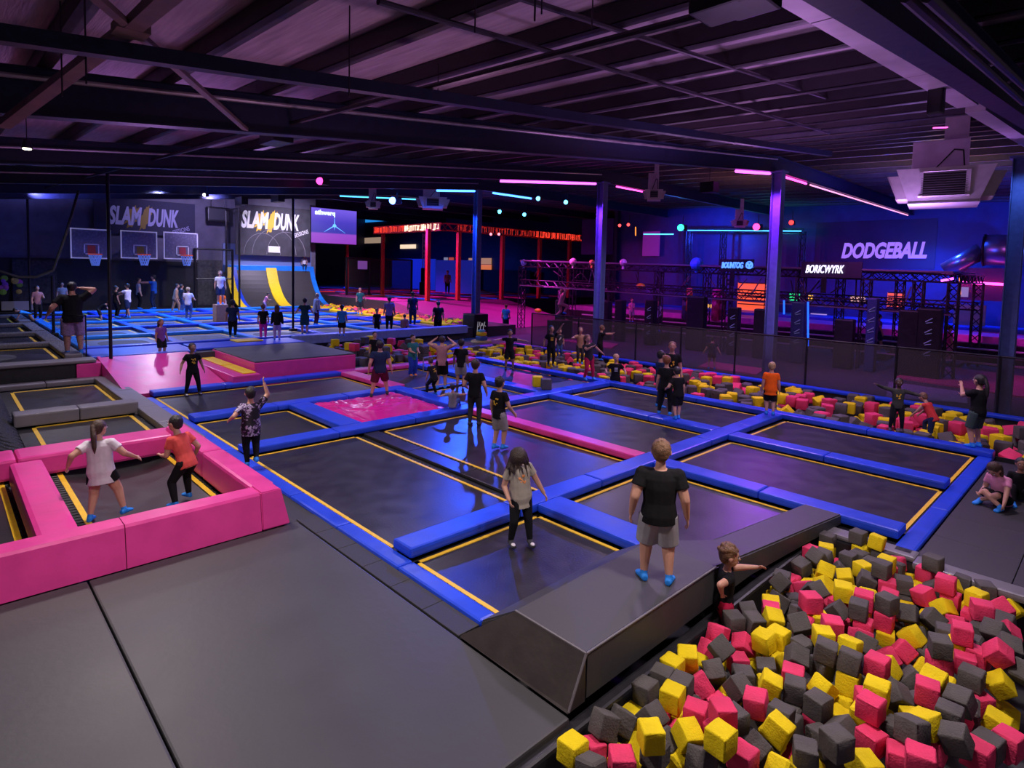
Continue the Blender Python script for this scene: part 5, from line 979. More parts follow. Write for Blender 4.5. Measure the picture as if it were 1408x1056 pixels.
REST_C = "1 -1954 1265 -49 270 0 120;1 -1950 1188 0 305 198 347;1 -1946 1215 -14 270 57 269;1 -1725 1600 -24 90 60 270;1 -399 1834 0 132 270 337;1 -1252 1614 -30 90 0 179;1 -1945 1496 -49 1 270 0;1 -809 1656 0 330 270 72;1 -2330 1217 41 306 270 42;1 -315 1900 0 240 270 319;1 -2311 1111 -21 249 2 269;1 -1847 1600 -60 270 0 112;1 -1724 1598 -60 92 90 0;0 -66 633 -14 350 113 269;0 -176 865 -8 86 75 263;0 -118 855 -3 307 323 127;0 -179 884 -9 319 253 310;1 -948 1708 0 307 270 92;1 -450 1949 0 338 270 119;1 -1954 1241 14 280 40 244;1 -1945 1497 -16 0 103 271;1 -1135 1755 0 270 0 189;1 -1496 1615 -30 225 90 316;1 -952 1607 -30 355 90 99;0 -228 413 -21 157 310 23;1 -1956 1405 -19 202 279 337;1 -398 1959 0 0 0 256;1 -140 1718 0 46 270 252;1 -1956 1502 36 6 21 269;0 -199 849 -7 327 270 297;1 -987 1613 -60 290 90 0;1 -1955 1341 -23 355 68 121;1 -2237 1434 41 0 0 32;1 -414 1710 0 0 180 21;1 -901 1848 0 0 180 338;1 -243 1874 -9 41 34 269;1 -1978 1302 11 0 0 276;1 -779 1629 -25 0 29 260;0 -80 739 -7 12 270 256;1 -1848 1600 -30 0 180 331;1 -1304 1621 -30 250 90 345;1 -1215 1611 -30 6 184 15;1 -2099 1117 11 90 0 94;1 -541 1961 0 3 270 273;1 -985 1952 0 180 0 283;1 -2000 1394 41 270 0 65;1 -2048 1120 11 93 270 19;1 -238 1920 -2 166 359 95;1 -1528 1609 -30 0 0 11;1 -2275 1121 11 139 90 331;1 -1900 1601 -60 180 0 21;1 -382 1797 -8 4 45 170;1 -384 1750 0 270 0 5;1 -1991 1605 0 90 0 164;0 -263 528 -25 239 270 32;1 -1962 1155 -19 278 90 331;1 -2050 1112 -19 96 90 3;1 -1972 1402 -49 269 0 247;1 -2343 1365 41 39 90 53;1 -1993 1218 41 90 0 344;1 -215 1839 0 44 270 62;1 -1904 1664 0 270 0 26;1 -1222 1619 0 346 97 71;1 -1110 1620 -33 58 152 31;0 -122 546 -7 90 0 269;1 -1940 1599 -30 270 0 343;1 -1403 1664 0 90 0 219;1 -955 1962 0 90 0 6;1 -769 1693 0 3 270 175;1 -1542 1707 0 56 270 306;1 -1980 1470 41 267 357 240;1 -569 1990 0 0 180 277;1 -749 1659 -3 269 77 347;1 -571 1668 -1 343 102 45;1 -400 1892 0 0 180 353;1 -1438 1657 0 277 90 283;1 -2198 1118 11 359 270 128;1 -573 1706 0 0 359 244;1 -314 1948 0 90 0 246;1 -1180 1607 -30 50 270 314;1 -2237 1110 -16 75 0 90;1 -1804 1601 0 270 0 315;1 -762 1752 0 0 0 342;1 -1947 1521 12 73 68 72;1 -1950 1540 -49 0 0 249;1 -663 1894 0 320 90 335;1 -1764 1645 0 17 270 133;1 -1616 1645 0 0 0 9;1 -2332 1112 -49 0 0 354;0 -227 820 -16 49 354 292;1 -543 1650 0 0 0 342;1 -990 1805 0 116 90 357;0 -219 385 -7 0 0 96;0 -48 704 -44 42 260 269;1 -1972 1360 -45 338 0 212;1 -2002 1257 41 13 270 250;1 -848 1816 -11 69 42 264;1 -2393 1114 -49 187 90 5;1 -2003 1117 -49 52 270 0;0 -77 773 -7 270 0 171;1 -2112 1412 27 46 35 284;0 -194 714 -7 359 359 159;1 -1623 1604 -30 0 180 65;1 -219 1655 0 240 270 309;0 -126 747 -24 52 343 8;1 -2159 1116 11 293 90 353;1 -405 1661 0 270 0 103;1 -809 1992 -24 226 0 251;1 -813 1704 0 28 90 141;0 -196 439 -7 128 270 314;1 -2175 1483 41 90 0 40;1 -1002 1904 0 255 90 346;0 -199 667 -7 264 90 307;1 -2242 1121 -49 96 90 9;1 -1193 1694 0 36 90 46;1 -1941 1853 0 90 0 240;1 -288 1864 -4 36 344 156;1 -533 2000 0 0 0 2;1 -1391 1797 0 270 0 220;1 -1043 1965 0 44 270 131;1 -912 1943 -16 322 3 185;0 -173 489 -25 3 270 175;1 -2004 1118 -19 44 270 80;1 -2148 1516 41 180 0 89;1 -2157 1116 -19 0 180 80;0 -206 644 -7 90 0 280;1 -2286 1296 41 270 0 60;1 -2142 1122 -49 11 90 0;1 -2347 1443 28 357 323 181;1 -2340 1114 -5 200 35 0;1 -1817 1728 -3 342 300 202;1 -896 1629 -30 85 270 93;1 -459 1896 0 90 0 84;0 -220 882 -7 72 90 48;1 -900 1800 0 0 0 23;1 -576 1886 0 0 0 357;1 -1621 1612 -60 270 0 239;0 -153 532 -25 359 270 166;1 -944 1993 0 23 90 29;0 -227 729 -10 227 42 17;1 -1365 1669 0 0 0 352;1 -1079 1893 0 343 270 330;1 -1216 1800 0 270 0 90;1 -1966 1439 -20 352 284 204;1 -927 1747 0 180 0 17;1 -1950 1537 -15 0 112 252;1 -1806 1607 -30 0 0 64;1 -1250 1757 0 0 0 62;1 -669 1848 0 56 90 68;1 -758 1790 0 90 0 116;1 -1084 1752 0 75 90 296;1 -1902 1604 -30 345 270 272;0 -86 644 -9 274 291 265;1 -1162 1898 0 270 0 351;0 -148 744 -25 278 1 184;0 -243 338 -9 315 288 136;1 -1456 1616 -32 73 245 350;1 -1965 1301 -49 0 0 6;0 -199 884 -8 343 76 251;0 -193 507 -25 6 181 85;1 -1534 1612 -60 0 0 166;1 -1066 1659 0 297 270 338;1 -1972 1152 -49 180 0 348;0 -235 590 -34 343 317 81;1 -186 1808 -16 74 310 115;0 -242 764 -23 0 342 1;1 -905 2004 -19 275 5 0;1 -1361 1845 0 268 270 60;1 -1321 1751 0 0 180 23;1 -1759 1602 -60 90 0 331;1 -974 1833 0 89 1 163;1 -261 1846 -24 214 0 7;1 -2192 1207 41 0 0 280;1 -1498 1936 0 55 90 57;1 -1715 1704 0 56 270 44;0 -77 552 -10 343 6 91;1 -397 1997 0 0 0 30;1 -1124 1954 0 300 270 71;1 -991 1673 0 90 0 62;1 -702 1902 0 253 270 292;1 -2391 1173 11 19 257 334;1 -1910 1900 0 17 270 80;0 -59 808 -14 59 134 353;1 -1578 1700 0 252 90 37;0 -110 721 -28 318 252 112;1 -1357 1886 0 270 0 257;1 -1984 1210 -49 16 90 12;1 -2090 1116 -19 323 270 227;1 -2362 1404 41 292 270 354;0 -177 754 -6 218 359 12;1 -754 2001 -9 23 243 346;1 -2202 1127 -49 270 0 227;1 -2060 1124 -49 253 90 0;1 -608 1675 -15 321 42 269;1 -1851 1905 0 270 0 304;1 -1822 1999 -8 139 343 0;1 -2220 1477 26 357 234 307;1 -1095 1813 0 23 90 49;1 -1308 1896 0 270 0 167;1 -122 1622 -3 284 41 69;1 -1494 1846 0 358 90 45;1 -1965 1300 -19 131 270 349;1 -2058 1304 41 355 90 155;1 -2155 1199 11 0 0 8;0 -126 595 -7 261 90 56;1 -2096 1118 -49 337 270 0;1 -1253 1615 -60 0 0 80;0 -149 797 -25 180 0 18;1 -1672 1953 0 0 0 17;1 -1682 1816 0 224 90 21;0 -263 763 -25 180 0 1;1 -1180 1867 -1 286 284 66;1 -1587 1659 0 313 90 232;1 -1539 1768 0 242 90 328;0 -221 511 -28 72 208 26;1 -851 1652 -30 0 180 3;1 -2201 1121 -19 103 90 286;1 -1291 1788 0 180 0 348;1 -1356 1986 0 119 90 18;1 -1437 1963 0 18 270 346;0 -158 816 -25 0 0 125;1 -1648 1627 -3 291 292 346;1 -1155 1927 0 90 0 261;1 -1228 1846 0 270 0 179;1 -1944 1753 0 90 0 359;0 -260 744 -22 114 0 270;1 -1908 1762 0 90 0 201;1 -1356 1708 0 61 270 25;1 -170 1971 -7 88 46 77;1 -1257 1652 0 0 180 50;1 -1434 1613 -60 270 0 260;1 -1939 1604 -60 244 270 326;1 -684 1936 0 182 356 9;1 -2200 1270 11 0 180 66;1 -1029 1652 0 90 0 236;1 -1130 1796 0 1 270 266;1 -1450 1754 0 0 0 57;1 -688 1652 -30 68 90 324;1 -1796 1614 -60 180 0 87;1 -860 1739 0 0 0 124;1 -1412 1757 0 17 84 2;1 -675 1658 -60 0 0 72;1 -1620 1843 0 90 0 23;1 -1733 1752 0 286 90 0;0 -160 504 -43 337 218 258;0 -260 703 -25 29 90 54;1 -1846 1700 0 12 90 330;1 -616 1638 -30 54 270 107;0 -233 695 -23 315 199 41;1 -498 1862 -30 302 270 289;1 -1123 1991 0 0 180 68;1 -1305 1936 0 64 270 15;1 -1076 1967 -6 14 294 81;1 -1587 1998 0 33 270 115;0 -239 470 -25 313 90 54;0 -70 611 -12 32 294 230;1 -1624 1998 0 90 0 353;1 -1533 1857 0 332 270 221;1 -1978 1739 0 291 90 25;1 -1034 1999 0 149 270 0;1 -1400 1843 0 270 0 185;0 -148 444 -12 133 346 347;0 -242 530 -31 224 0 13;1 -1266 1693 0 270 0 341;1 -1953 1999 0 320 270 93;1 -1105 1665 -12 254 49 345;1 -718 1941 0 0 0 200;1 -1040 1740 -7 317 229 333;1 -1944 1896 0 153 270 15;1 -2183 1155 8 334 111 324;1 -1806 1804 0 0 0 140;1 -949 1775 0 354 270 209;1 -1219 1654 0 13 270 89;0 -225 433 -25 95 270 1;1 -1087 2002 0 294 270 334;1 -700 1851 0 130 270 332;0 -201 548 -25 180 0 37;1 -2039 1708 0 0 0 77;1 -2243 1163 10 328 93 261;1 -2044 1904 0 8 90 274;1 -1674 1745 0 194 270 0;1 -1621 1783 0 180 0 286;0 -243 800 -25 57 90 353;1 -1256 1800 0 283 270 336;1 -1976 1266 11 339 90 209;1 -2314 1426 11 215 270 329;1 -2013 1396 11 345 270 323;1 -2118 1252 10 92 6 213;1 -1809 1904 0 0 0 206;1 -1235 1882 0 270 0 255;1 -727 1691 -30 15 90 18;1 -1574 1860 -3 337 38 18;1 -1194 1945 0 180 0 283;1 -1623 1703 0 25 90 54;1 -1936 1624 -4 315 188 351;1 -330 1859 -9 32 329 265;1 -276 1808 -30 9 90 152;1 -1500 1686 -13 22 40 334;1 -2081 1954 0 1 90 102;1 -2126 1160 5 88 227 348;1 -2072 1754 0 0 0 7;1 -1517 1655 -24 0 33 50;1 -1436 1870 0 342 270 11;1 -1272 1833 0 353 270 197;1 -490 1654 -30 90 0 179;1 -2052 1389 11 286 90 93;1 -2376 1217 13 210 305 38;1 -144 1673 -17 102 323 250;1 -1742 1839 0 0 180 56;0 -167 884 -26 19 170 0;1 -1237 1925 -6 26 335 65;1 -817 1893 -8 284 220 346;1 -2385 1129 -10 245 224 357;1 -313 1651 -30 0 180 7;1 -2033 1811 0 186 90 359;1 -1662 1854 0 187 270 3;1 -1415 1700 -1 79 2 91;1 -1588 1780 0 11 90 107;1 -1717 1640 -30 270 0 255;0 -220 665 -30 89 341 264;1 -1972 1646 0 95 270 19;1 -1534 1902 0 57 90 272;1 -1732 1787 0 0 180 78;1 -1717 2000 0 0 180 83;1 -1664 1903 0 328 90 3;1 -721 1642 -60 270 0 168;1 -1761 1614 -30 270 0 356;1 -1509 1732 -9 37 168 11;1 -1862 1977 0 0 0 290;1 -1084 1854 0 90 0 96;1 -1137 1666 -30 0 0 186;1 -2216 1308 11 0 0 169;1 -1980 1477 -20 95 358 130;1 -2083 1789 0 0 0 2;1 -227 1697 -30 9 90 312;1 -1729 1950 -6 204 44 31;1 -1573 1902 0 90 0 271;1 -1172 1657 -30 317 90 271;1 -1395 1892 0 38 90 331;1 -1534 1938 0 180 0 10;1 -1447 1691 0 0 0 91;1 -1164 1793 0 0 180 73;1 -1066 1711 -11 28 141 6;1 -1634 1953 0 300 90 265;1 -1036 1880 -11 29 44 99;1 -976 1992 0 0 0 16;1 -257 1774 -33 331 111 90;1 -2034 1651 0 101 279 274;1 -1227 1972 -7 268 201 345;1 -1982 1619 -60 116 270 337;1 -786 1894 -30 19 90 2;1 -2010 1314 11 0 180 86;1 -918 1673 -19 318 44 345;1 -1518 1802 -10 353 316 357;1 -1985 1206 -19 138 90 40;1 -1757 1875 -3 326 109 273;1 -1998 1805 0 90 0 327;0 -263 726 -25 0 0 270;0 -40 624 -25 350 270 260;1 -2068 1468 29 54 304 305;1 -1337 1626 -13 307 333 76;1 -1995 1350 11 327 90 58;0 -180 844 -7 300 90 109;1 -585 1650 -60 0 0 226;1 -1946 1798 0 0 0 74;0 -233 451 -25 90 0 198;1 -1548 1642 -16 315 41 278;1 -651 1651 -31 124 57 18;1 -1981 1611 -30 180 0 274;1 -1667 2003 0 116 90 32;1 -954 1662 -60 18 90 0;1 -1394 1658 -30 314 90 7;1 -738 1649 -30 334 257 347;1 -2300 1214 11 330 90 136;1 -1978 1476 10 204 95 14;0 -91 819 -7 90 0 267;0 -174 529 -25 90 0 182;1 -1978 1435 8 353 13 174;0 -263 886 -25 30 90 30;1 -1578 1740 0 90 0 254;1 -493 1653 -60 121 90 25;1 -2115 1348 26 175 34 3;1 -1766 1752 0 0 0 268;1 -1181 1698 -30 23 90 59;1 -2279 1167 11 30 90 56;1 -1439 1821 -3 191 315 41;1 -1978 1911 0 90 0 211;1 -403 1652 -60 202 270 344;1 -1012 1844 -2 108 72 6;1 -313 1656 -60 270 0 232;1 -1800 1747 -24 270 150 22;1 -778 1974 -31 347 220 79;1 -2050 1343 11 180 0 13;0 -94 597 -7 80 270 339;0 -172 608 -7 351 90 255;1 -2083 1352 11 0 0 183;0 -89 721 -7 0 180 352;1 -955 1665 -30 281 90 38;1 -1976 1842 0 81 90 272;1 -351 1799 -30 0 0 345;1 -445 1664 -60 18 270 101;0 -147 695 -34 37 307 72;0 -191 709 -25 23 91 283;1 -1979 1209 11 15 270 242;1 -513 1824 -39 123 28 333;1 -2013 1842 0 90 0 155;1 -1835 1629 -13 229 315 291;0 -126 802 -26 355 152 354;1 -2289 1350 11 35 270 141;1 -2025 1225 37 256 349 254;1 -2025 1167 4 95 200 351;1 -2242 1351 11 61 270 304;1 -2249 1207 11 90 0 310;0 -253 507 -26 322 79 91;1 -2285 1135 -49 270 0 120;0 -260 566 -33 44 4 14;1 -1230 1688 -4 50 289 214;0 -130 621 -16 301 346 83;1 -178 1660 -30 0 180 350;0 -213 593 -25 359 1 149;0 -147 874 -25 90 0 72;1 -744 1897 -19 316 194 1;0 -152 856 -25 0 0 257;1 -1939 1662 0 355 90 85;1 -714 1772 -30 180 0 37;0 -172 714 -7 270 0 95;1 -530 1656 -60 140 270 13;1 -527 1659 -30 270 0 247;1 -1790 1674 -8 350 33 255;1 -2008 1398 -19 282 90 0;1 -1855 1941 0 90 0 10;0 -64 882 -19 298 132 6;1 -209 1734 -31 128 283 343;1 -261 1719 -30 358 90 77;1 -317 1705 -30 117 270 300;1 -1678 1641 -60 318 90 26;1 -2321 1390 4 338 229 5;0 -241 868 -33 156 310 311;1 -748 1872 -38 254 312 271;1 -1812 1974 -24 46 0 19;0 -242 378 -26 303 295 236;1 -2252 1314 11 90 0 210;1 -2339 1211 11 0 180 330;0 -262 380 -26 165 80 345;1 -965 1867 -25 342 333 287;1 -684 1732 -31 42 352 182;1 -1700 1885 -7 28 200 1;1 -2009 1956 -1 167 7 44;1 -1522 1651 -60 268 90 35;1 -809 1808 -24 0 306 266;1 -636 1841 -30 353 270 240;1 -261 1652 -60 0 0 28;0 -261 700 -43 259 90 77;1 -1344 1918 -6 238 291 287;0 -212 412 -29 183 28 357;1 -1135 1658 -60 347 270 156;0 -192 605 -43 0 0 72;1 -1757 1681 -30 0 180 271;0 -37 714 -3 270 316 72;1 -1896 2001 0 9 90 261;1 -1264 1650 -30 325 270 15;1 -170 1782 -38 34 40 107;1 -2095 1439 14 270 343 240;1 -568 1661 -31 78 356 298;1 -1875 1730 -10 339 315 185;1 -1316 1998 -24 219 342 356;1 -813 1650 -30 93 270 74;0 -147 494 -34 62 46 43;0 -170 705 -25 90 0 287;0 -134 763 -16 285 39 141;1 -356 1753 -30 323 270 136;1 -1530 1999 -18 262 328 97;1 -1999 1481 -49 0 0 105;1 -1306 1651 -60 90 0 316;1 -446 1809 -19 316 322 170;1 -852 2005 -21 90 22 0;1 -648 1948 -18 205 29 301;0 -248 441 -25 56 90 73;1 -282 1679 -43 29 219 298;1 -900 1969 -33 357 308 270;1 -2243 1402 11 26 270 138;0 -171 471 -25 270 0 359;0 -124 601 -25 90 0 260;0 -196 750 -7 272 320 103;1 -1296 1721 -12 311 323 19;1 -1198 1731 -30 0 0 311;1 -1345 1648 -60 0 180 27;1 -1894 1654 -30 192 90 0;1 -1444 1651 -30 334 90 296;1 -705 1814 -30 0 0 13;1 -287 1754 -31 11 355 292;0 -210 733 -24 243 318 275;1 -403 1712 -30 292 270 0;1 -2082 1914 0 29 257 331;1 -2356 1399 11 100 90 358;1 -2095 1382 11 270 0 193;1 -2326 1271 21 297 244 341;0 -90 619 -8 338 291 269;0 -154 749 -7 40 257 325;1 -2200 1210 11 90 0 291;1 -2360 1254 11 180 0 359;1 -2177 1298 4 338 139 308"
lib = {(c, sz, q): foam_mesh(.18 if sz == 0 else .30, hash((sz, q)) % 999+q, FM[c]) for c in FM for sz in (0, 1) for q in range(5)}
def colour_of(i, rr): r_ = rr.random(); return 'grey' if r_ < .46 else 'pink' if r_ < .75 else 'yellow'
rr = random.Random(21)
for i, rec in enumerate(NEAR_C.split(';')):
    k, x, y, z, a, b_, c_ = map(int, rec.split()); c = colour_of(i, rr)
    o = bpy.data.objects.new('foam_cube', lib[c, k, rr.randrange(5)]); COL.objects.link(o)
    o.location = (x/100-(.12 if k == 0 else 0), y/100, z/100+(.05 if k == 0 else 0)); o.rotation_euler = [math.radians(v) for v in (a, b_, c_)]
    pit = 'near' if k == 0 else ('middle' if x < -1850 and y < 1565 else 'back')
    sh = {'grey': 'dark grey', 'pink': 'pink', 'yellow': 'yellow'}[c]
    lb = {'near': '%s foam cube lying in the big near foam pit' % sh, 'back': '%s foam cube in the long back pit beside the mesh fence' % sh, 'middle': '%s foam cube in the middle pit behind the pink box' % sh}[pit]
    tag(o, lb, 'foam cube', '%s foam cubes in the %s pit' % (sh, pit))
st = MB(); mats_ = [FM['grey'], FM['pink'], FM['yellow'], mat('orange_lit_foam', (.85, .25, .04), .8, var=.15)]
def add_cube(x, y, z, a, b_, c_, s_, mi):
    st.mi = mi; st.box((-s_/2,)*3, (s_/2,)*3, s_*.1, M=Matrix.Translation((x, y, z)) @ Euler((a, b_, c_)).to_matrix().to_4x4(), seg=1)
for rec in REST_C.split(';'):
    k, x, y, z, a, b_, c_ = map(int, rec.split()); r_ = rr.random(); mi = 0 if r_ < .42 else 1 if r_ < .68 else 2
    add_cube(x/100-(.12 if k == 0 else 0), y/100, z/100+(.05 if k == 0 else 0), *[math.radians(v) for v in (a, b_, c_)], .18 if k == 0 else .30, mi)
for k in range(330):     # balls and cubes, orange light put into their colour, in the pit along the yellow edge
    x = rr.uniform(-44, -26.5); y = rr.uniform(20.5, 22.4); add_cube(x, y, .45+rr.uniform(-.08, .12), rr.random()*6, rr.random()*6, rr.random()*6, .34, rr.choice((2, 3, 3, 2, 1, 0)))
tag(st.build('foam_cubes', mats_), 'the many smaller grey, pink, yellow and orange-lit foam cubes filling the pits', 'foam cubes', None, 'stuff')
for nm, (px, py), c in (('yellow', (739, 531), 'yellow'), ('grey', (747, 534), 'grey')):
    g = gp(px, py, .15); o = bpy.data.objects.new('foam_cube', lib[c, 1, 1]); COL.objects.link(o); o.location = (g.x+(0 if nm == 'yellow' else .12), g.y, .15+.15); o.rotation_euler = (0, 0, .9)
    tag(o, '%s foam cube lying alone on the blue pad of the back court' % ('yellow' if nm == 'yellow' else 'dark grey'), 'foam cube')
# ================================================================== PEOPLE
SKIN = {'fair': mat('fair_skin', (.52, .27, .19), .5, var=.05), 'tan': mat('tan_skin', (.36, .18, .11), .5, var=.05), 'dark': mat('dark_skin', (.09, .045, .03), .5, var=.05)}
HAIRM = {'brown': mat('brown_hair', (.055, .028, .016), .55, var=.4, vscale=30, bump=.6, bscale=70), 'black': mat('black_hair', (.012, .010, .010), .5, var=.3, vscale=30, bump=.6, bscale=70), 'blond': mat('blond_hair', (.42, .27, .12), .55, var=.3, vscale=30, bump=.6, bscale=70),
         'red': mat('ginger_hair', (.22, .07, .02), .55, var=.3, vscale=30, bump=.6, bscale=70), 'darkbrown': mat('dark_brown_hair', (.03, .017, .012), .5, var=.4, vscale=30, bump=.6, bscale=70), 'lightbrown': mat('light_brown_hair', (.16, .08, .04), .55, var=.35, vscale=30, bump=.6, bscale=70)}
def cloth(name, c): return mat(name+'_cloth', c, .9, var=.12, vscale=9, bump=.35, bscale=9, spec=.15)
CL = {'black': cloth('black', (.010, .010, .012)), 'charcoal': cloth('charcoal', (.035, .035, .04)), 'grey': cloth('grey_jersey', (.30, .30, .33)), 'lightgrey': cloth('light_grey', (.26, .24, .25)), 'white': cloth('white', (.62, .58, .64)), 'beige': cloth('beige', (.36, .32, .27)),
      'red': cloth('red', (.62, .05, .05)), 'coral': cloth('coral_red', (.66, .09, .08)), 'maroon': cloth('maroon', (.09, .012, .03)), 'crimson': cloth('crimson', (.50, .015, .07)), 'navy': cloth('navy', (.015, .025, .07)), 'blue': cloth('blue', (.02, .10, .42)), 'royal': cloth('royal_blue', (.02, .05, .40)),
      'bright': cloth('bright_blue', (.03, .30, .80)), 'lilac': cloth('lilac', (.28, .20, .45)), 'purple': cloth('purple', (.16, .06, .26)), 'pinkish': cloth('dusty_pink', (.36, .17, .17)), 'pink': cloth('pink', (.65, .25, .40)), 'paleviolet': cloth('pale_violet', (.42, .30, .48)),
      'orange': cloth('orange', (.90, .13, .01)), 'teal': cloth('teal', (.03, .16, .15)), 'green': cloth('grey_green', (.05, .08, .075)), 'olive': cloth('dark_olive', (.045, .048, .04)), 'tan': cloth('tan', (.35, .20, .12)), 'denim': cloth('denim', (.05, .09, .22)), 'hotpink': cloth('hot_pink', (.65, .03, .3)), 'darkteal': cloth('dark_teal', (.02, .07, .08))}
SOCK = mat('blue_grip_sock', (.01, .22, .75), .7, var=.1); SOCKD = mat('dark_sock', (.02, .02, .03), .7); SOLE = mat('white_sole', (.7, .65, .68), .6); ORS = mat('orange_sock', (.9, .25, .02), .6)
FLORAL = None
def floral():
    mt, nt, b = nodes_of('floral_cloth'); b.inputs['Roughness'].default_value = .8
    tc = nt.nodes.new('ShaderNodeTexCoord'); v = nt.nodes.new('ShaderNodeTexVoronoi'); v.inputs['Scale'].default_value = 10; n = nt.nodes.new('ShaderNodeTexNoise'); n.inputs['Scale'].default_value = 14
    mx = nt.nodes.new('ShaderNodeMixRGB'); mx.inputs[0].default_value = .25; r = nt.nodes.new('ShaderNodeValToRGB'); r.color_ramp.interpolation = 'CONSTANT'
    nt.links.new(tc.outputs['Object'], n.inputs[0]); nt.links.new(tc.outputs['Object'], mx.inputs[1]); nt.links.new(n.outputs[1], mx.inputs[2]); nt.links.new(mx.outputs[0], v.inputs[0]); nt.links.new(v.outputs[0], r.inputs[0])
    e = r.color_ramp.elements; e[0].position = 0; e[0].color = (.45, .40, .55, 1); e[1].position = .42; e[1].color = (.012, .010, .02, 1); q = e.new(.30); q.color = (.17, .10, .25, 1)
    nt.links.new(r.outputs[0], b.inputs['Base Color']); return mt
CL['floral'] = floral()
TMP = bpy.data.scenes.new('workbench')
def remeshed(bm, name, mt, vox, parent, smooth=2):
    me = bpy.data.meshes.new(name); bmesh.ops.recalc_face_normals(bm, faces=bm.faces); bm.to_mesh(me); bm.free()
    o = bpy.data.objects.new(name, me); TMP.collection.objects.link(o)
    r = o.modifiers.new('r', 'REMESH'); r.mode = 'VOXEL'; r.voxel_size = vox; r.use_smooth_shade = True
    s = o.modifiers.new('s', 'SMOOTH'); s.iterations = smooth; s.factor = .5
    vl = TMP.view_layers[0]; vl.update(); ev = o.evaluated_get(vl.depsgraph); m2 = bpy.data.meshes.new_from_object(ev); o.modifiers.clear(); o.data = m2; bpy.data.meshes.remove(me); m2.name = name; TMP.collection.objects.unlink(o); COL.objects.link(o)
    m2.materials.clear(); m2.materials.append(mt)
    for p in m2.polygons: p.use_smooth = True
    if parent is not None: o.parent = parent
    return o
def loft(bm, rings, n=12):       # rings: (centre, axis, side, rx, ry); round caps
    R_ = []
    for c, ax, sd, rx, ry in rings:
        ax = ax.normalized(); sd = (sd-ax*sd.dot(ax)).normalized(); f = ax.cross(sd)
        R_.append([bm.verts.new(c+sd*math.cos(k/n*2*PI)*rx+f*math.sin(k/n*2*PI)*ry) for k in range(n)])
    for a, b in zip(R_[:-1], R_[1:]):
        for k in range(n): bm.faces.new([a[k], a[(k+1) % n], b[(k+1) % n], b[k]])
    bm.faces.new(R_[0][::-1]); bm.faces.new(R_[-1])
def ballm(bm, c, rx, ry=None, rz=None, rot=None, n=10):
    M = Matrix.Translation(c) @ (rot.to_4x4() if rot is not None else Matrix.Identity(4)) @ Matrix.Diagonal((rx, ry or rx, rz or rx, 1))
    bmesh.ops.create_uvsphere(bm, u_segments=n, v_segments=n*2//3+1, radius=1, matrix=M)
def limb(bm, pts, rs, n=9):
    for i in range(len(pts)-1):
        a, b = pts[i], pts[i+1]; d = b-a
        if d.length < 1e-5: continue
        sd = d.orthogonal(); r0, r1 = rs[i], rs[i+1]
        loft(bm, [(a+d*t, d, sd, r, r) for t, r in ((0, r0), (.35, r0*.55+r1*.45+.06*r0), (.7, r0*.25+r1*.75+.02*r0), (1, r1))], n)
    for p, r in zip(pts, rs): ballm(bm, p, r, n=8)
def ik(a, t, l1, l2, pole):
    d = t-a; L = d.length; mx = (l1+l2)*.999
    if L > mx: t = a+d*(mx/L); d = t-a; L = mx
    x = (l1*l1-l2*l2+L*L)/(2*L); h = math.sqrt(max(0, l1*l1-x*x)); u = d.normalized(); p = (pole-u*pole.dot(u))
    p = p.normalized() if p.length > 1e-4 else u.orthogonal().normalized()
    return a+u*x+p*h, t
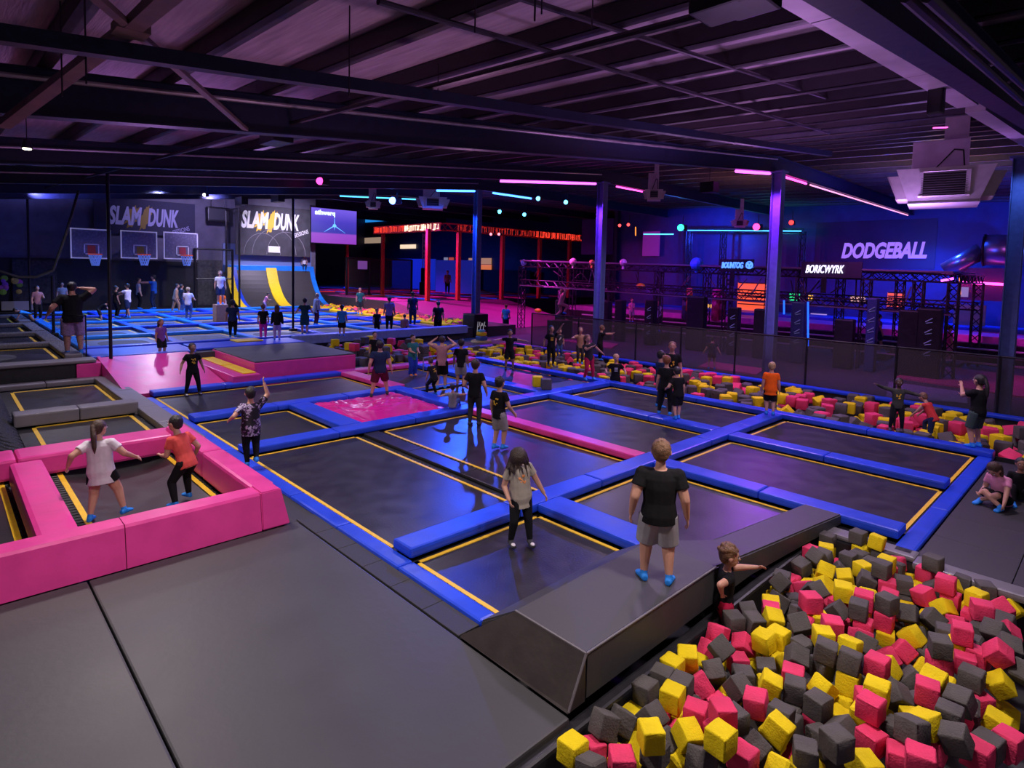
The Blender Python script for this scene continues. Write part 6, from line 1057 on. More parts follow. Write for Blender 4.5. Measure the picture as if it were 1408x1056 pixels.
def person(px, py, z, ytop, face, label, top='black', bottom='charcoal', blen='shorts', hair='brown', hs='short', skin='fair', feet='sock', lean=(0, 0), hip=None, fl=(-.06, 0, 0), fr=(.06, 0, 0), hl=None, hr=None,
           head=(0, 0), hf=1.0, lift=0, slim=1.0, top_len=0, sleeve=.55, marks=None, pole_l=None, pole_r=None, kneep=None, hh=None, group=None, fd=(0, 0), head_k=1.0, depth_shift=0, extra=None):
    g = gp(px, py, z) if depth_shift == 0 else gp(px, py, z)
    meas = height_at(g, ytop); H = (hh if hh else meas/hf)
    pxh = abs(py-ytop); vox = max(.0085, min(.030, .75*H/ max(pxh, 1)))*1.0
    D = Vector((g.x, g.y, 0)).normalized(); Rv = Vector((D.y, -D.x, 0)); fr_ = math.radians(face); yv = D*math.cos(fr_)+Rv*math.sin(fr_)
    T = thing('person', label, 'person', g+Vector((0, 0, lift*H)), math.atan2(-yv.x, yv.y), group)
    k = H; V = lambda *a: Vector(a)*k
    adult = H > 1.6; hk = (.069 if adult else .079)*head_k; hz0 = 1-.350-2.1*hk; lk = (hz0-.04)/.475
    hipc = V(*(hip or (0, 0, hz0)))
    up = Vector((lean[0], lean[1], 1)).normalized(); X = Vector((1, 0, 0)); X = (X-up*X.dot(up)).normalized(); Y = up.cross(X)
    sh = hipc+up*.278*k; nb = hipc+up*.312*k; w = slim
    sL, sR = sh-X*.098*k*w, sh+X*.098*k*w
    hL, hR = hipc-X*.048*k, hipc+X*.048*k
    aL, aR = V(*fl)+V(0, 0, .045), V(*fr)+V(0, 0, .045)
    kp = Vector(kneep) if kneep else Vector((0, 1, .15))
    kL, aL = ik(hL, aL, .245*k*lk, .235*k*lk, Vector((-.15, 0, 0))+kp); kR, aR = ik(hR, aR, .245*k*lk, .235*k*lk, Vector((.15, 0, 0))+kp)
    hl = V(*hl) if hl else sL+V(-.05, .035, -.30); hr = V(*hr) if hr else sR+V(.05, .035, -.30)
    eL, wL = ik(sL, hl, .165*k, .145*k, Vector(pole_l) if pole_l else Vector((-.35, -1, -.2))); eR, wR = ik(sR, hr, .165*k, .145*k, Vector(pole_r) if pole_r else Vector((.35, -1, -.2)))
    def torso(bm, e, lo=-.06, hi=.313, wide=0):
        P = [(-.06, .072, .055), (.0, .088, .064), (.09, .074, .054), (.19, .086, .062), (.255, .094, .056), (.290, .070, .046), (.312, .042, .036)]
        P = [p for p in P if lo-.001 <= p[0] <= hi+.001] or P
        if P[0][0] > lo+.01: P = [(lo, .085, .062)]+P
        loft(bm, [(hipc+up*t*k, up, X, (rx*w+e+(wide if t < .12 else wide*.4))*k, (ry*w+e+(wide if t < .12 else wide*.3))*k) for t, rx, ry in P], 16)
    b = bmesh.new(); torso(b, 0)
    limb(b, [nb-up*.03*k, nb+up*.05*k], [.040*k, .034*k])
    for s in (sL, sR): limb(b, [nb-up*.03*k, s-up*.004*k], [.036*k, .036*k*w])
    for s, e_, w_ in ((sL, eL, wL), (sR, eR, wR)): limb(b, [s, e_, w_], [.036*k*w, .028*k*w, .019*k])
    for h_, n_, a_ in ((hL, kL, aL), (hR, kR, aR)): limb(b, [h_, n_, a_], [.060*k*w, .040*k*w, .024*k])
    # head
    hy, hp = math.radians(head[0]), math.radians(head[1])
    HR = (up.to_track_quat('Z', 'Y').to_matrix() if False else Matrix((X, Y, up)).transposed()) @ Matrix.Rotation(-hy, 3, 'Z') @ Matrix.Rotation(-hp, 3, 'X')
    hc = nb+up*.040*k+HR @ Vector((0, .012, hk*1.05))*k
    hq = lambda *a: hc+HR @ (Vector(a)*hk*k)
    ballm(b, hq(0, -.10, .15), hk*.80*k, hk*.92*k, hk*.88*k, HR, 14); ballm(b, hq(0, .18, -.28), hk*.62*k, hk*.62*k, hk*.74*k, HR, 12); ballm(b, hq(0, .36, -.72), hk*.30*k, hk*.28*k, hk*.22*k, HR, 8)
    loft(b, [(hq(0, .78, .12), HR @ Vector((0, .3, -1)), HR @ Vector((1, 0, 0)), hk*.07*k, hk*.05*k), (hq(0, .93, -.22), HR @ Vector((0, .3, -1)), HR @ Vector((1, 0, 0)), hk*.15*k, hk*.12*k)], 6)
    for sx in (-1, 1): ballm(b, hq(sx*.80, -.02, -.08), hk*.10*k, hk*.18*k, hk*.26*k, HR, 8)
    # hands with five fingers
    for sgn, e_, w_ in ((-1, eL, wL), (1, eR, wR)):
        d = (w_-e_).normalized(); sd = (Vector((0, 1, 0))-d*d.y); sd = sd.normalized() if sd.length > .2 else d.orthogonal().normalized(); nn = d.cross(sd)*sgn
        pc = w_+d*.026*k; loft(b, [(w_, d, sd, .014*k, .011*k), (pc, d, sd, .021*k, .010*k), (w_+d*.052*k, d, sd, .022*k, .009*k)], 8)
        for q, (o_, L) in enumerate(((.018, .036), (.006, .042), (-.006, .039), (-.017, .030))):
            r0 = w_+d*.050*k+sd*o_*k; r1 = r0+(d*.85+sd*o_*4+nn*-.25).normalized()*L*.55*k; r2 = r1+(d*.6-nn*.7).normalized()*L*.5*k; limb(b, [r0, r1, r2], [.0058*k, .0052*k, .0044*k], 6)
        r0 = w_+d*.018*k+sd*.015*k; r1 = r0+(d*.6+sd*.8).normalized()*.024*k; limb(b, [r0, r1, r1+(d*.9+sd*.2).normalized()*.018*k], [.0075*k, .0062*k, .005*k], 6)
    # feet
    def foot(bm, a_, e, yaw, toe_only=False):
        R_ = Matrix.Rotation(-math.radians(yaw), 3, 'Z'); q = lambda *v: a_+R_ @ (Vector(v)*k)
        fx = Vector(R_ @ Vector((0, 1, 0))); sx = R_ @ Vector((1, 0, 0))
        loft(bm, [(q(0, -.038, -.024), fx, sx, (.016+e)*k, (.016+e)*k), (q(0, -.012, -.014), fx, sx, (.022+e)*k, (.027+e)*k), (q(0, .03, -.022), fx, sx, (.025+e)*k, (.022+e)*k), (q(0, .075, -.031), fx, sx, (.029+e)*k, (.014+e)*k), (q(0, .102, -.035), fx, sx, (.020+e)*k, (.009+e)*k)], 10)
    foot(b, aL, 0, fd[0]); foot(b, aR, 0, fd[1])
    remeshed(b, 'body', SKIN[skin], vox, T)
    # hair
    b = bmesh.new(); ballm(b, hq(0, -.20, .24), hk*.87*k, hk*.93*k, hk*.90*k, HR, 14); ballm(b, hq(0, -.42, -.12), hk*.74*k, hk*.60*k, hk*.72*k, HR, 12)
    rr = random.Random(px*7+py)
    if hs in ('short', 'curly'):
        n_ = 34 if hs == 'curly' else 12
        for _ in range(n_):
            a1 = rr.uniform(0, 2*PI); a2 = rr.uniform(.1, 1.35); x_, y_, z_ = math.cos(a1)*math.sin(a2)*.82, -.22+math.sin(a1)*math.sin(a2)*.85, .28+math.cos(a2)*.82
            r_ = .26 if hs == 'curly' else .13
            if y_ > .45 and z_ < .45: continue
            ballm(b, hq(x_, y_, z_), hk*r_*k, n=6)
    if hs == 'messy':
        ballm(b, hq(0, -.1, .1), hk*1.08*k, hk*1.12*k, hk*1.05*k, HR, 12)     # long loose hair falling over the face and shoulders
        for q in range(34):
            a1 = rr.uniform(0, 2*PI); c0 = hq(math.cos(a1)*.62, math.sin(a1)*.62, .55); c1 = hq(math.cos(a1)*1.02, math.sin(a1)*.98, -.3); c2 = c1+Vector((math.cos(a1)*.03+rr.uniform(-.03, .03), math.sin(a1)*.02+rr.uniform(-.02, .03), -rr.uniform(.07, .15)))*k
            limb(b, [c0, c1, c2], [hk*.22*k, hk*.17*k, hk*.05*k], 5)
    if hs == 'long':
        for q in range(7):
            x_ = (q-3)/3*.6; c0 = hq(x_, -.75, .1); limb(b, [c0, c0-up*.09*k-Y*.006*k, c0-up*.16*k-Y*.01*k], [hk*.3*k, hk*.28*k, hk*.12*k], 6)
    if hs in ('pony', 'bun'):
        c0 = hq(0, -1.05, .25); ballm(b, c0, hk*.28*k, n=8)
        if hs == 'pony':
            sw = Vector((rr.uniform(-.03, .03), -.03, 0))*k; limb(b, [c0, c0-up*.09*k+sw, c0-up*.20*k+sw*1.2, c0-up*.26*k+sw], [hk*.26*k, hk*.34*k, hk*.27*k, hk*.08*k], 8)
    if hs != 'bald': remeshed(b, 'hair', HAIRM[hair], max(vox*.9, .009), T, 1)
    if pxh > 40:
        for sx in (-1, 1):
            ey = MB().ball(hq(sx*.34, .74, .02), hk*.10*k, 8).build('eye', WHITE, T, smooth=True); MB().ball(hq(sx*.34, .83, .02), hk*.055*k, 8).build('pupil', HAIRM['black'], ey)
            MB().tube(hq(sx*.18, .80, .24), hq(sx*.5, .72, .24), hk*.035*k, n=5).build('eyebrow', HAIRM['darkbrown'], T)
        MB().ball(hq(0, .80, -.48), hk*.17*k, 8, (1, .35, .28), rot=HR).build('lips', mat('lip_skin', (.40, .12, .10), .5), T)
    # clothing
    b = bmesh.new(); torso(b, .012, lo=-.055-top_len, wide=.006+.012*(top_len > .03))
    loft(b, [(hipc+up*t*k, up, X, rx*k, ry*k) for t, rx, ry in ((.25, .098*w, .056), (.285, .076*w, .05), (.312, .044, .040))], 12)
    for s, e_ in ((sL, eL), (sR, eR)):
        d = e_-s; limb(b, [nb-up*.038*k, s-up*.006*k], [.040*k, .043*k*w])
        if sleeve > 1:
            w_ = wL if s is sL else wR; limb(b, [s, e_, e_+(w_-e_)*.93], [.042*k*w, .033*k*w, .024*k], 9)
        elif sleeve > 0:
            p1 = s+d*sleeve; ballm(b, s, .041*k*w, n=8); loft(b, [(s-up*.004*k, d, d.orthogonal(), .040*k*w, .040*k*w), (p1, d, d.orthogonal(), .043*k*w, .043*k*w)], 10)
    shirt = remeshed(b, 'shirt', CL[top], vox, T)
    if marks:             # printed shapes on the front or back of the shirt
        mk, side, style = marks; e = MB(); sgn = 1 if side == 'front' else -1
        f = lambda u, v: hipc+up*(.19+v)*k+X*u*k+Y*sgn*(.0735-.9*u*u*4)*k*1.06
        if style == 'blot':
            for q in range(9): u, v = rr.uniform(-.035, .035), rr.uniform(-.05, .045); e.ball(f(u, v), rr.uniform(.008, .016)*k, 6, (1, .4, 1))
        else:
            for q in range(3): e.box(f(-.03, .03-.03*q)-Vector((.004, .006, .004))*k, f(.03, .03-.03*q)+Vector((.004, .006, .009))*k)
        e.build('shirt_print', mk, shirt)
    b = bmesh.new(); loft(b, [(hipc+up*t*k, up, X, rx*k, ry*k) for t, rx, ry in ((.035, .088*w+.004, .066), (0, .096*w, .072), (-.05, .085*w, .064))], 16)
    bag_ = .0
    for h_, n_, a_ in ((hL, kL, aL), (hR, kR, aR)):
        if blen == 'shorts':
            d = n_-h_; loft(b, [(h_, d, X, .070*k*w, .070*k), (h_+d*.5, d, X, .066*k*w, .066*k), (h_+d*.97, d, X, .062*k*w, .062*k)], 12); ballm(b, h_, .068*k, n=10)
        elif blen == 'briefshorts':
            d = n_-h_; loft(b, [(h_, d, X, .070*k*w, .070*k), (h_+d*.55, d, X, .068*k*w, .066*k)], 12); ballm(b, h_, .068*k, n=10)
        elif blen == 'wide': limb(b, [h_, n_, n_+(a_-n_)*.95], [.070*k*w, .058*k, .052*k], 10)
        else: limb(b, [h_, n_, n_+(a_-n_)*.93], [.066*k*w, .044*k*w, .030*k], 10)
    remeshed(b, 'trousers' if blen in ('pants', 'wide') else 'shorts', CL[bottom], vox, T)
    if feet:
        fm = {'sock': SOCK, 'dark': SOCKD, 'sole': SOCKD, 'orange': ORS}[feet]
        for a_, n_, yw in ((aL, kL, fd[0]), (aR, kR, fd[1])):
            b = bmesh.new(); foot(b, a_, .0055, yw); d = (n_-a_).normalized(); loft(b, [(a_-d*.01*k, d, X, .027*k, .027*k), (a_+d*.035*k, d, X, .026*k, .026*k)], 10)
            so = remeshed(b, 'sock', fm, vox, T, 1)
            if feet == 'sole': e = MB(); R_ = Matrix.Rotation(-math.radians(yw), 3, 'Z'); e.ball(a_+R_ @ Vector((0, .07, -.018))*k, .024*k, 10, (.9, 1.5, .5), rot=R_); part(e.build('sock_toe', SOLE, so), 'white toe')
    return T, dict(k=k, hq=hq, wR=wR, wL=wL, sh=sh, hipc=hipc, up=up, X=X, Y=Y)

YP = mat('yellow_print', (.75, .45, .02), .6); WP2 = mat('white_shirt_print', (.6, .6, .6), .6); OP = mat('orange_print', (.8, .3, .1), .6)
AO = dict(hl=(-.38, .05, .80), hr=(.38, .05, .80))
# nearest people
person(902, 800, .42, 605, -4, 'boy seen from behind in black t-shirt and grey shorts on the grey block', 'black', 'grey', 'shorts', 'lightbrown', fl=(-.085, .02, 0), fr=(.085, -.01, 0), hl=(-.185, .0, .475), hr=(.19, .01, .47), slim=1.22, fd=(-18, 14), head=(8, 0))
person(714, 748, 0, 612, 160, 'girl with messy long brown hair over her face, beige t-shirt and black leggings', 'beige', 'black', 'pants', 'darkbrown', 'messy', feet='sole', lean=(.12, .10), fl=(-.10, .02, 0), fr=(.08, -.02, 0), head=(15, 32), hf=.97, top_len=.05, marks=(OP, 'front', 'blot'), hl=(-.22, .05, .50), hr=(.15, .1, .49))
person(140, 712, 0, 583, 25, 'girl with long ponytail in oversized white t-shirt and black shorts, mid-stride', 'white', 'black', 'briefshorts', 'brown', 'pony', lean=(-.10, .12), fl=(-.07, -.08, .0), fr=(.20, .02, .03), hl=(-.28, -.04, .56), hr=(.27, .14, .58), hf=.97, top_len=.07, head=(20, 5), slim=1.15, fd=(-10, 20))
person(252, 690, 0, 572, -35, 'boy in coral red t-shirt and black trousers leaning forward on the pink-edged trampoline', 'coral', 'black', 'pants', 'black', lean=(-.05, .45), hip=(0, -.07, .44), fl=(-.13, -.06, 0), fr=(.12, .08, 0), hl=(-.10, .20, .50), hr=(.19, .06, .46), hf=.93, head=(-20, -15), fd=(-10, 5))
person(345, 640, .1, 532, -8, 'boy in black and lilac floral shirt jumping with right arm raised', 'floral', 'black', 'pants', 'black', fl=(-.04, .0, 0), fr=(.05, -.10, .07), hr=(.17, .06, 1.02), hl=(-.24, .03, .60), pole_r=(1, .2, -.3), sleeve=.7, top_len=.04, slim=1.05)
person(265, 543, 0, 472, 165, 'boy in black t-shirt with yellow print standing on the far left trampoline', 'black', 'black', 'pants', 'black', skin='tan', fl=(-.12, 0, 0), fr=(.12, 0, 0), hl=(-.20, 0, .48), hr=(.22, .05, .50), marks=(YP, 'front', 'blot'), feet='sole')
person(222, 492, .40, 439, 150, 'child in purple top and dark shorts standing on the pink ramp', 'purple', 'black', 'shorts', 'darkbrown', 'long', skin='tan')
person(522, 546, .09, 470, 0, 'man in navy t-shirt and maroon shorts with legs apart on the pink crash pad', 'navy', 'maroon', 'shorts', 'black', fl=(-.14, 0, 0), fr=(.13, .10, .02), hl=(-.19, -.02, .47), hr=(.20, .0, .47), slim=1.15, feet='dark', hf=.97)
person(515, 508, 0, 456, 170, 'dark-haired teenager in black t-shirt behind the man on the crash pad', 'black', 'black', 'pants', 'darkbrown')
person(567, 516, 0, 460, 150, 'kid in grey-green t-shirt and blue trousers with hands held together', 'teal', 'royal', 'wide', 'black', hl=(-.06, .20, .58), hr=(.06, .20, .58), top_len=.05, feet='orange', slim=1.1)
person(607, 535, 0, 462, 5, 'man in dusty pink t-shirt and black shorts with both hands raised to his head', 'pinkish', 'black', 'shorts', 'darkbrown', hl=(-.14, .06, .93), hr=(.14, .06, .93), pole_l=(-1, 0, .1), pole_r=(1, 0, .1), fl=(-.08, 0, 0), fr=(.06, .05, 0))
person(593, 543, 0, 495, -40, 'child in black and yellow top crouching in front of the man with raised hands', 'black', 'black', 'pants', 'brown', lean=(0, .35), hip=(0, -.1, .42), fl=(-.09, .05, 0), fr=(.10, -.06, 0), marks=(YP, 'back', 'blot'), hf=.86, skin='tan')
person(633, 533, 0, 466, 5, 'teenager in black t-shirt and grey shorts jumping near the sitting boy', 'black', 'lightgrey', 'shorts', 'black', fl=(-.06, -.02, 0), fr=(.06, -.06, .02), feet='dark', skin='tan')
person(622, 562, .15, 530, 10, 'boy in light grey t-shirt sitting on the blue pad with arms spread', 'lightgrey', 'denim', 'pants', 'black', hip=(0, 0, .08), fl=(-.10, .40, 0), fr=(.12, .36, 0), hl=(-.36, .04, .28), hr=(.36, .06, .38), hf=.555, feet='dark', kneep=(0, 0, 1))
person(652, 585, 0, 494, 12, 'tall boy in black t-shirt and dark jeans seen from behind beside the pink beam', 'black', 'charcoal', 'pants', 'darkbrown', fl=(-.07, 0, 0), fr=(.06, .03, 0), hl=(-.15, .10, .55), feet='dark', hr=(.17, .04, .5))
person(685, 617, 0, 518, 40, 'boy in black t-shirt with a yellow stripe and grey shorts holding a bottle', 'black', 'lightgrey', 'shorts', 'black', fl=(-.05, -.03, 0), fr=(.05, .04, 0), hr=(.17, .12, .50), marks=(YP, 'back', 'blot'))
person(700, 508, 0, 453, 175, 'boy in black clothes with both arms stretched out on the back trampoline', 'black', 'black', 'shorts', 'black', skin='tan', hl=(-.40, .05, .72), hr=(.36, .05, .74), fl=(-.10, 0, 0), fr=(.09, 0, 0), feet='dark')
person(757, 503, .15, 448, 165, 'boy in black t-shirt with yellow print raising one arm at the pit edge', 'black', 'black', 'pants', 'black', skin='tan', hl=(-.24, .1, 1.02), hr=(.19, .02, .5), pole_l=(-1, 0, -.3), marks=(YP, 'front', 'bars'), feet='dark')
person(769, 492, .1, 452, 175, 'boy in blue jeans with a pale printed top behind the arm-raising boy', 'charcoal', 'denim', 'pants', 'lightbrown', marks=(WP2, 'front', 'blot'))
person(809, 522, .15, 460, 150, 'girl in grey top and crimson trousers leaning at the pit edge', 'charcoal', 'crimson', 'pants', 'lightbrown', 'long', lean=(.25, .2), hl=(-.30, .1, .55), hr=(.1, .3, .75), fl=(-.10, .03, 0), fr=(.08, -.03, 0), hf=.97)
person(797, 500, .1, 450, 170, 'child in a pale patterned top just behind the girl in crimson trousers', 'tan', 'charcoal', 'pants', 'lightbrown', 'short', hl=(-.2, .15, .7), hr=(.2, .2, .72))
person(824, 495, .1, 447, 70, 'boy in black t-shirt reaching forward with both arms in the back pit', 'black', 'black', 'pants', 'lightbrown', lean=(0, .12), hl=(-.08, .42, .72), hr=(.08, .42, .78), pole_l=(-1, 0, -1), pole_r=(1, 0, -1))
person(845, 550, -.5, 487, 172, 'blond boy in black t-shirt standing chest deep in foam cubes', 'black', 'black', 'pants', 'blond', hl=(-.2, .1, .62), hr=(.2, .1, .62), marks=(WP2, 'front', 'bars'))
person(914, 570, .15, 489, 5, 'ginger-haired boy in black t-shirt and black trousers seen from behind on the pad', 'black', 'black', 'pants', 'red', fl=(-.10, .02, 0), fr=(.08, 0, 0))
person(931, 576, .15, 505, -20, 'shorter dark-haired boy in black t-shirt and shorts, rightmost of the three on the pad', 'black', 'black', 'shorts', 'black', fl=(-.04, -.03, 0), fr=(.04, .03, 0), hl=(-.20, .12, .56), lean=(-.05, .1))
person(906, 560, .15, 482, 60, 'dark-haired boy half hidden behind the ginger-haired boy', 'navy', 'navy', 'pants', 'black', hl=(-.1, .2, .62))
person(921, 560, -.6, 470, 178, 'boy with pale cap of hair and black t-shirt facing the camera behind the three boys', 'black', 'black', 'pants', 'lightbrown', marks=(YP, 'front', 'blot'))
person(978, 508, 0, 462, 0, 'child in black top and shorts walking behind the mesh fence', 'black', 'black', 'briefshorts', 'black', fl=(-.08, 0, 0), fr=(.09, 0, 0), hl=(-.24, 0, .48), hr=(.24, 0, .48))
person(1058, 570, .15, 498, -3, 'blond boy in bright orange t-shirt and black shorts seen from behind', 'orange', 'black', 'shorts', 'blond', fl=(-.055, .02, 0), fr=(.06, -.01, 0), slim=1.05, top_len=.05, fd=(-5, 5))
person(1232, 592, .15, 520, 172, 'dark-skinned boy in olive t-shirt with both arms stretched out at the pit edge', 'olive', 'black', 'pants', 'black', skin='dark', hl=(-.34, .1, .72), hr=(.36, .05, .85), fl=(-.09, 0, 0), fr=(.10, 0, 0), sleeve=1.5, marks=(YP, 'front', 'blot'), feet='dark')
person(1278, 602, .0, 545, -60, 'boy in red vest climbing out of the back pit', 'red', 'navy', 'pants', 'lightbrown', lean=(0, .55), hip=(0, -.05, .38), fl=(-.08, -.12, -.1), fr=(.08, .15, 0), hl=(-.1, .34, .32), hr=(.12, .30, .36), sleeve=.12, hf=.80)
person(1341, 615, .15, 515, -55, 'woman with dark ponytail in black t-shirt and green-grey shorts, hand at her mouth', 'black', 'green', 'shorts', 'black', 'pony', hl=(-.03, .22, .80), hr=(.10, .26, .66), pole_l=(-.4, 0, -1), pole_r=(.4, 0, -1), slim=1.1, top_len=.02)
person(1376, 695, 0, 628, -150, 'girl in pale pink t-shirt sitting cross-legged on the black rubber floor', 'pink', 'black', 'shorts', 'brown', 'long', hip=(0, -.02, .075), lean=(0, .35), fl=(.12, .18, 0), fr=(-.12, .20, 0), hl=(-.20, .30, .06), hr=(.10, .22, .14), head=(0, 35), hf=.50, kneep=(0, .3, .2), hh=1.38, feet='sock')
person(1400, 688, 0, 625, 170, 'dark-haired child partly hidden behind the cross-legged girl at the right edge', 'black', 'black', 'pants', 'black', 'short', hip=(0, 0, .08), fl=(-.1, .3, 0), fr=(.1, .3, 0), hf=.555, kneep=(0, .3, 1), hh=1.2, skin='tan')
person(992, 888, -.42, 740, 75, 'curly-haired small boy in black t-shirt and red trousers leaning on the grey block', 'black', 'crimson', 'wide', 'lightbrown', 'curly', lean=(0, .06), hl=(-.10, .36, .76), hr=(.16, -.06, .60), pole_r=(1, -.9, .4), fl=(-.05, 0, 0), fr=(.05, .0, 0), head=(8, 0), slim=1.15, sleeve=.5, hh=1.13, head_k=1.25)
person(101, 489, ZB, 388, 0, 'big man seen from behind in black t-shirt and grey-lilac shorts, hand raised to his head', 'black', 'paleviolet', 'shorts', 'black', hl=(-.27, .05, .56), hr=(.10, .02, .92), pole_r=(1.6, 0, .1), fl=(-.065, .0, 0), fr=(.085, .03, .01), slim=1.22, sleeve=.62, head_k=.95)
# back court
BACK = [
 (259, 440, ZB, 395, 20, 'blond boy in white t-shirt and blue trousers on the raised back court', dict(top='white', bottom='denim', blen='pants', hair='blond', hl=(-.1, .15, .6), hr=(.14, .18, .6))),
 (241, 430, ZB, 390, 100, 'boy with bare tan back running near the hoops', dict(top='tan', bottom='tan', blen='pants', hair='darkbrown', lean=(0, .15), fl=(-.05, -.12, 0), fr=(.05, .12, .03), sleeve=1.5)),
 (250, 429, ZB, 391, 60, 'dark-clothed child behind the blond boy', dict(top='charcoal', bottom='denim', blen='pants')),
 (212, 425, ZB, 378, -70, 'boy in blue t-shirt throwing toward the middle hoop', dict(top='blue', bottom='navy', blen='pants', hair='black', hl=(-.1, .35, .78), hr=(.12, .32, .74))),
 (191, 425, ZB, 382, 80, 'small figure in grey top below the middle hoop', dict(top='grey', bottom='black', blen='pants', hair='black')),
 (176, 437, ZB, 390, -55, 'boy in white t-shirt and dark shorts reaching left with both arms', dict(top='white', bottom='navy', hair='black', hl=(-.14, .40, .66), hr=(.12, .38, .62), fl=(-.08, -.1, 0), fr=(.08, .1, 0), skin='tan')),
 (160, 437, ZB, 393, 70, 'boy in black t-shirt beside the tall net post', dict(top='black', bottom='black', blen='pants', hair='black', skin='tan')),
 (140, 443, ZB, 418, 90, 'child bending over in a black vest behind the big man', dict(top='black', bottom='charcoal', lean=(0, 1.2), hip=(0, -.1, .48), hf=.7, hl=(-.1, .4, .2), hr=(.1, .4, .2))),
 (320, 464, ZB, 412, 5, 'man in navy t-shirt and black trousers at the front of the back court', dict(top='navy', bottom='black', blen='pants', hair='black', slim=1.12, skin='tan')),
 (362, 466, ZB, 418, 0, 'girl in black top with pink-lit legs, left of a pair', dict(top='black', bottom='hotpink', blen='pants', hair='lightbrown', hs='bun')),  # pink light on the legs put into the trouser colour
 (381, 468, ZB, 419, 0, 'girl in black long-sleeved top with pale violet trousers, right of a pair', dict(top='black', bottom='paleviolet', blen='pants', hair='brown', hs='long', sleeve=1.5, slim=1.05)),
 (364, 428, ZB, 404, 100, 'child in pale pink top bending at the foot of the climbing ramp', dict(top='pink', bottom='paleviolet', blen='pants', hair='black', lean=(0, .4), hr=(.1, .35, .6), hf=.9)),
 (419, 461, ZB, 410, 0, 'boy in black and teal at the thin post before the ramp', dict(top='darkteal', bottom='darkteal', hair='black', hl=(-.24, .05, .58), hr=(.22, .05, .56))),
 (434, 447, ZB, 403, 60, 'grey-haired person in a long grey jumper walking before the ramp', dict(top='grey', bottom='maroon', blen='pants', hair='blond', sleeve=1.5, lean=(0, .12), top_len=.06)),
 (470, 462, ZB, 419, 5, 'boy in bright blue t-shirt and black shorts seen from behind', dict(top='bright', bottom='black', hair='black', slim=1.1)),
 (495, 432, ZB, 396, 170, 'child in teal t-shirt in front of the dark net', dict(top='teal', bottom='charcoal', hair='lightbrown', hl=(-.2, .1, .55))),
 (518, 462, ZB-.4, 424, 170, 'teenager in black t-shirt with red print beside the lilac shirt', dict(top='black', bottom='black', blen='pants', hair='black', skin='tan')),
 (535, 455, ZB-.1, 408, 5, 'man in lilac t-shirt and black trousers seen from behind on the yellow edge', dict(top='lilac', bottom='black', blen='pants', hair='black', slim=1.1, skin='tan')),
 (556, 466, 0, 432, 20, 'person in dusty pink top and wide navy trousers on the dark walkway', dict(top='pinkish', bottom='navy', blen='wide', hair='darkbrown', slim=1.2)),
 (567, 449, ZB-.1, 401, 10, 'man in navy shirt standing on the yellow edge pad', dict(top='navy', bottom='navy', blen='pants', hair='black', skin='tan')),
 (602, 463, 0, 414, -10, 'man in black clothes with red shoes on the dark walkway', dict(top='black', bottom='black', blen='pants', hair='black', feet='orange', slim=1.08)),
 (695, 457, 0, 418, 10, 'boy with grey hair in bright blue t-shirt walking past the blue column', dict(top='bright', bottom='navy', hair='lightbrown', fl=(-.03, -.06, 0), fr=(.04, .08, 0))),
 (303, 418, ZB+.9, 367, 175, 'person in white and navy top standing high beside the climbing ramp', dict(top='white', bottom='navy', blen='shorts', hair='lightbrown', hh=1.75)),
 (305, 436, ZB, 399, 175, 'child in orange top below the person beside the climbing ramp', dict(top='orange', bottom='maroon', blen='pants', hair='black')),
 (52, 440, ZB, 393, 160, 'person in pink-striped top behind the net at far left', dict(top='pinkish', bottom='black', blen='pants', hair='black', hl=(-.1, .2, .65))),
 (86, 430, ZB, 388, 170, 'person in grey and white top behind the big man', dict(top='lightgrey', bottom='black', blen='pants', hair='black')),
 (615, 404, 1.4, 372, 175, 'person in dark magenta clothes under the red frame', dict(top='pinkish', bottom='black', blen='pants', hair='black')),
 (600, 396, 1.4, 374, 170, 'small dark figure by the blue booth wall', dict(top='navy', bottom='black', blen='pants', hair='black')),
 (868, 443, .6, 410, 160, 'child in pink top and grey trousers standing in the rig, left one', dict(top='pink', bottom='grey', blen='shorts', hair='brown', hl=(-.02, .2, .62), hr=(.1, .2, .6))),
 (904, 456, .4, 413, 175, 'child in white t-shirt standing in the rig beside a column', dict(top='white', bottom='charcoal', hair='black')),
 (1205, 482, .35, 433, 60, 'man in violet t-shirt and dark shorts striding behind the fence', dict(top='purple', bottom='navy', hair='darkbrown', fl=(-.05, -.2, 0), fr=(.05, .12, 0), lean=(0, .05), hf=.98)),
 (1303, 497, .15, 447, 70, 'woman in pink clothes with a dark shoulder bag behind the fence', dict(top='hotpink', bottom='pink', blen='pants', hair='lightbrown', hs='bun', slim=1.1)),
 (770, 440, 1.0, 396, 60, 'person in pink clothes climbing at the left end of the rig', dict(top='pinkish', bottom='pinkish', blen='pants', hair='black', lean=(0, .3), fl=(-.05, -.12, .1), fr=(.05, .1, .2), hl=(-.08, .2, .95), hr=(.08, .2, .95), hf=1.0)),
]
for (px, py, z, yt, fc, lb, kw) in BACK: person(px, py, z, yt, fc, lb, **kw)
g = onX(421, 366, -45.4)
_p = person(421, 385, 2.6, 351, 175, 'person in white top sitting at the top edge of the climbing ramp', top='white', bottom='navy', blen='pants', hair='black', hip=(0, 0, .08), fl=(-.06, .2, -.25), fr=(.06, .2, -.25), hh=1.5, kneep=(0, 1, .5), hl=(-.14, .05, .12), hr=(.14, .05, .12))
_p[0].location = (-45.75, g.y, g.z)
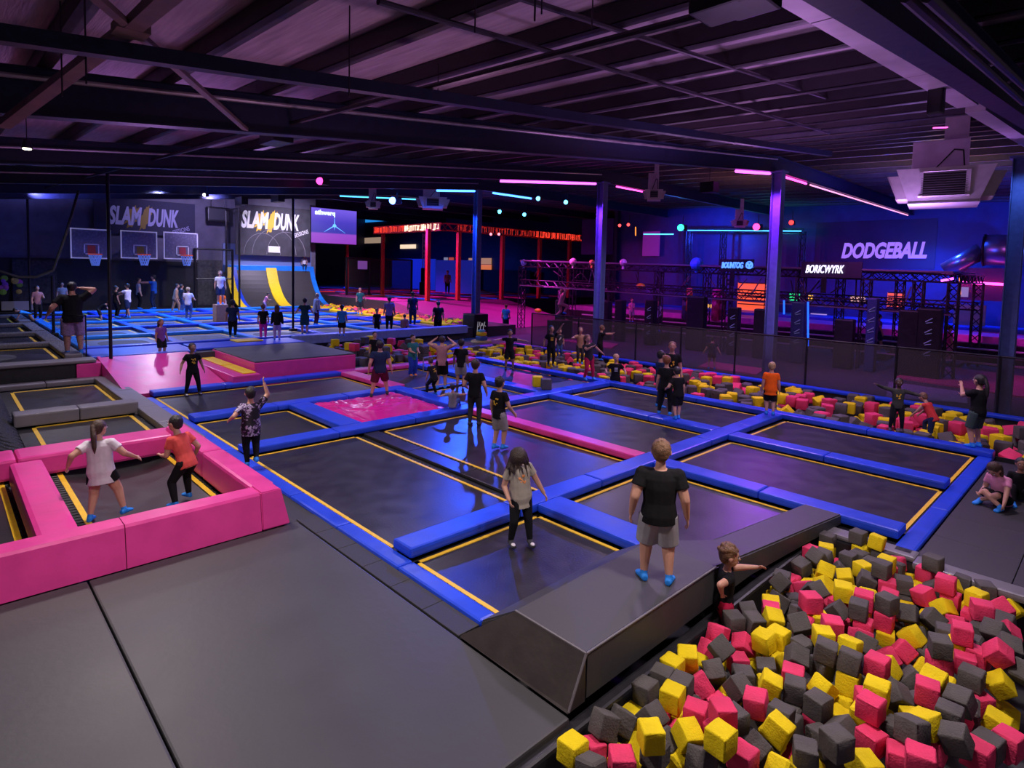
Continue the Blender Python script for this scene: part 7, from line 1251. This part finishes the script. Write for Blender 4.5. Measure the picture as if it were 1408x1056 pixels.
_p = person(36, 442, ZB, 418, -90, 'child in bright blue t-shirt crawling behind the net at far left', top='bright', bottom='tan', blen='pants', hair='darkbrown', hip=(0, -.1, .25), lean=(0, 2.2), fl=(-.06, -.42, 0), fr=(.06, -.38, 0), hl=(-.12, .30, .05), hr=(.12, .28, .05), hh=1.3, kneep=(0, .4, -1))
for (px, py, z, lb) in [(303, 418, ZB+.9, 'small brown podium under the white and navy figure beside the climbing ramp'), (868, 443, .6, 'low black platform under the child in pink in the rig'), (904, 456, .4, 'low black platform under the child in white in the rig'), (1205, 482, .35, 'low black platform under the man in violet behind the fence'), (1303, 497, .15, 'low black platform under the woman in pink behind the fence'), (770, 440, 1.0, 'tall black platform under the climber at the left end of the rig')]:
    g = gp(px, py, z); z0 = ZB-.05 if px == 303 else 0; q_ = .3 if px == 303 else .5; tag(MB().box((g.x-q_, g.y-q_, z0), (g.x+q_, g.y+q_, z-.005), .04).build('padded_platform', CL['tan'] if px == 303 else BLK), lb, 'platform')
# things people hold or wear
def at_hand(P, side, nm, bm_, m_, lb, ct):
    pass
# robot-like yellow floor cleaner on the walkway
g = gp(662, 470, 0); T = thing('floor_lamp_buoy', 'small yellow and blue floor sign unit on a round base on the dark walkway', 'floor sign', g); T.name = 'floor_sign'
MB().tube((0, 0, 0), (0, 0, .08), .55, .5, n=24).build('base_disc', mat('dull_yellow_plastic', (.45, .38, .12), .5), T); MB().box((-.22, -.22, .08), (.22, .22, .30), .05).build('lower_body', mat('blue_plastic', (.05, .12, .4), .4), T)
MB().box((-.2, -.2, .3), (.2, .2, .5), .07).build('upper_body', YELV, T); MB().box((-.12, -.16, .5), (.12, .16, .62), .05).build('handle', mat('cyan_plastic', (.1, .5, .6), .4), T)
# orange cones / grip socks lying at the tall post
g = gp(158, 516, .15); T = thing('traffic_cone', 'small orange cone lying on a black base at the foot of the tall net post', 'cone', g); MB().tube((0, 0, .03), (.25, 0, .05), .09, .02, n=14).build('cone_body', ORANGE, T); MB().box((-.14, -.14, 0), (.0, .14, .05), .01).build('cone_base', BLK, T)
# colourful decoration behind the net at far left
T = thing('wall_decoration', 'cluster of yellow, purple and pink blossoms on the left wall mesh', 'decoration', onX(14, 392, -45.2)); rr = random.Random(5)
for c, n_ in (('yellow', (.8, .6, .1)), ('purple', (.4, .1, .6)), ('green', (.3, .6, .05)), ('pink', (.7, .15, .5))):
    s = MB()
    for q in range(3): s.ball((rr.uniform(0, .1), rr.uniform(-.45, .45), rr.uniform(-.4, .4)), rr.uniform(.1, .19), 8, (.3, 1, 1))
    part(s.build('blossom', mat(c+'_paper', n_, .7), T), c+' blossoms')
# low steel barrier near the kids
T = thing('low_barrier', 'low steel-framed step with a pale top beside the kid in green', 'step', gp(588, 512, .0)); o_ = gp(588, 512, 0)
A = gp(582, 512, 0)-o_; B = gp(640, 500, 0)-o_; s = MB(); s.beam(A+Vector((0, 0, .5)), B+Vector((0, 0, .5)), .05, .05)
s.build('top_rail', GALV, T)
for f in (0, .5, 1): P = A.lerp(B, f); MB().tube(P, P+Vector((0, 0, .5)), .025, n=6).build('leg', GALV, T)
bpy.data.scenes.remove(TMP)
bpy.context.view_layer.update()
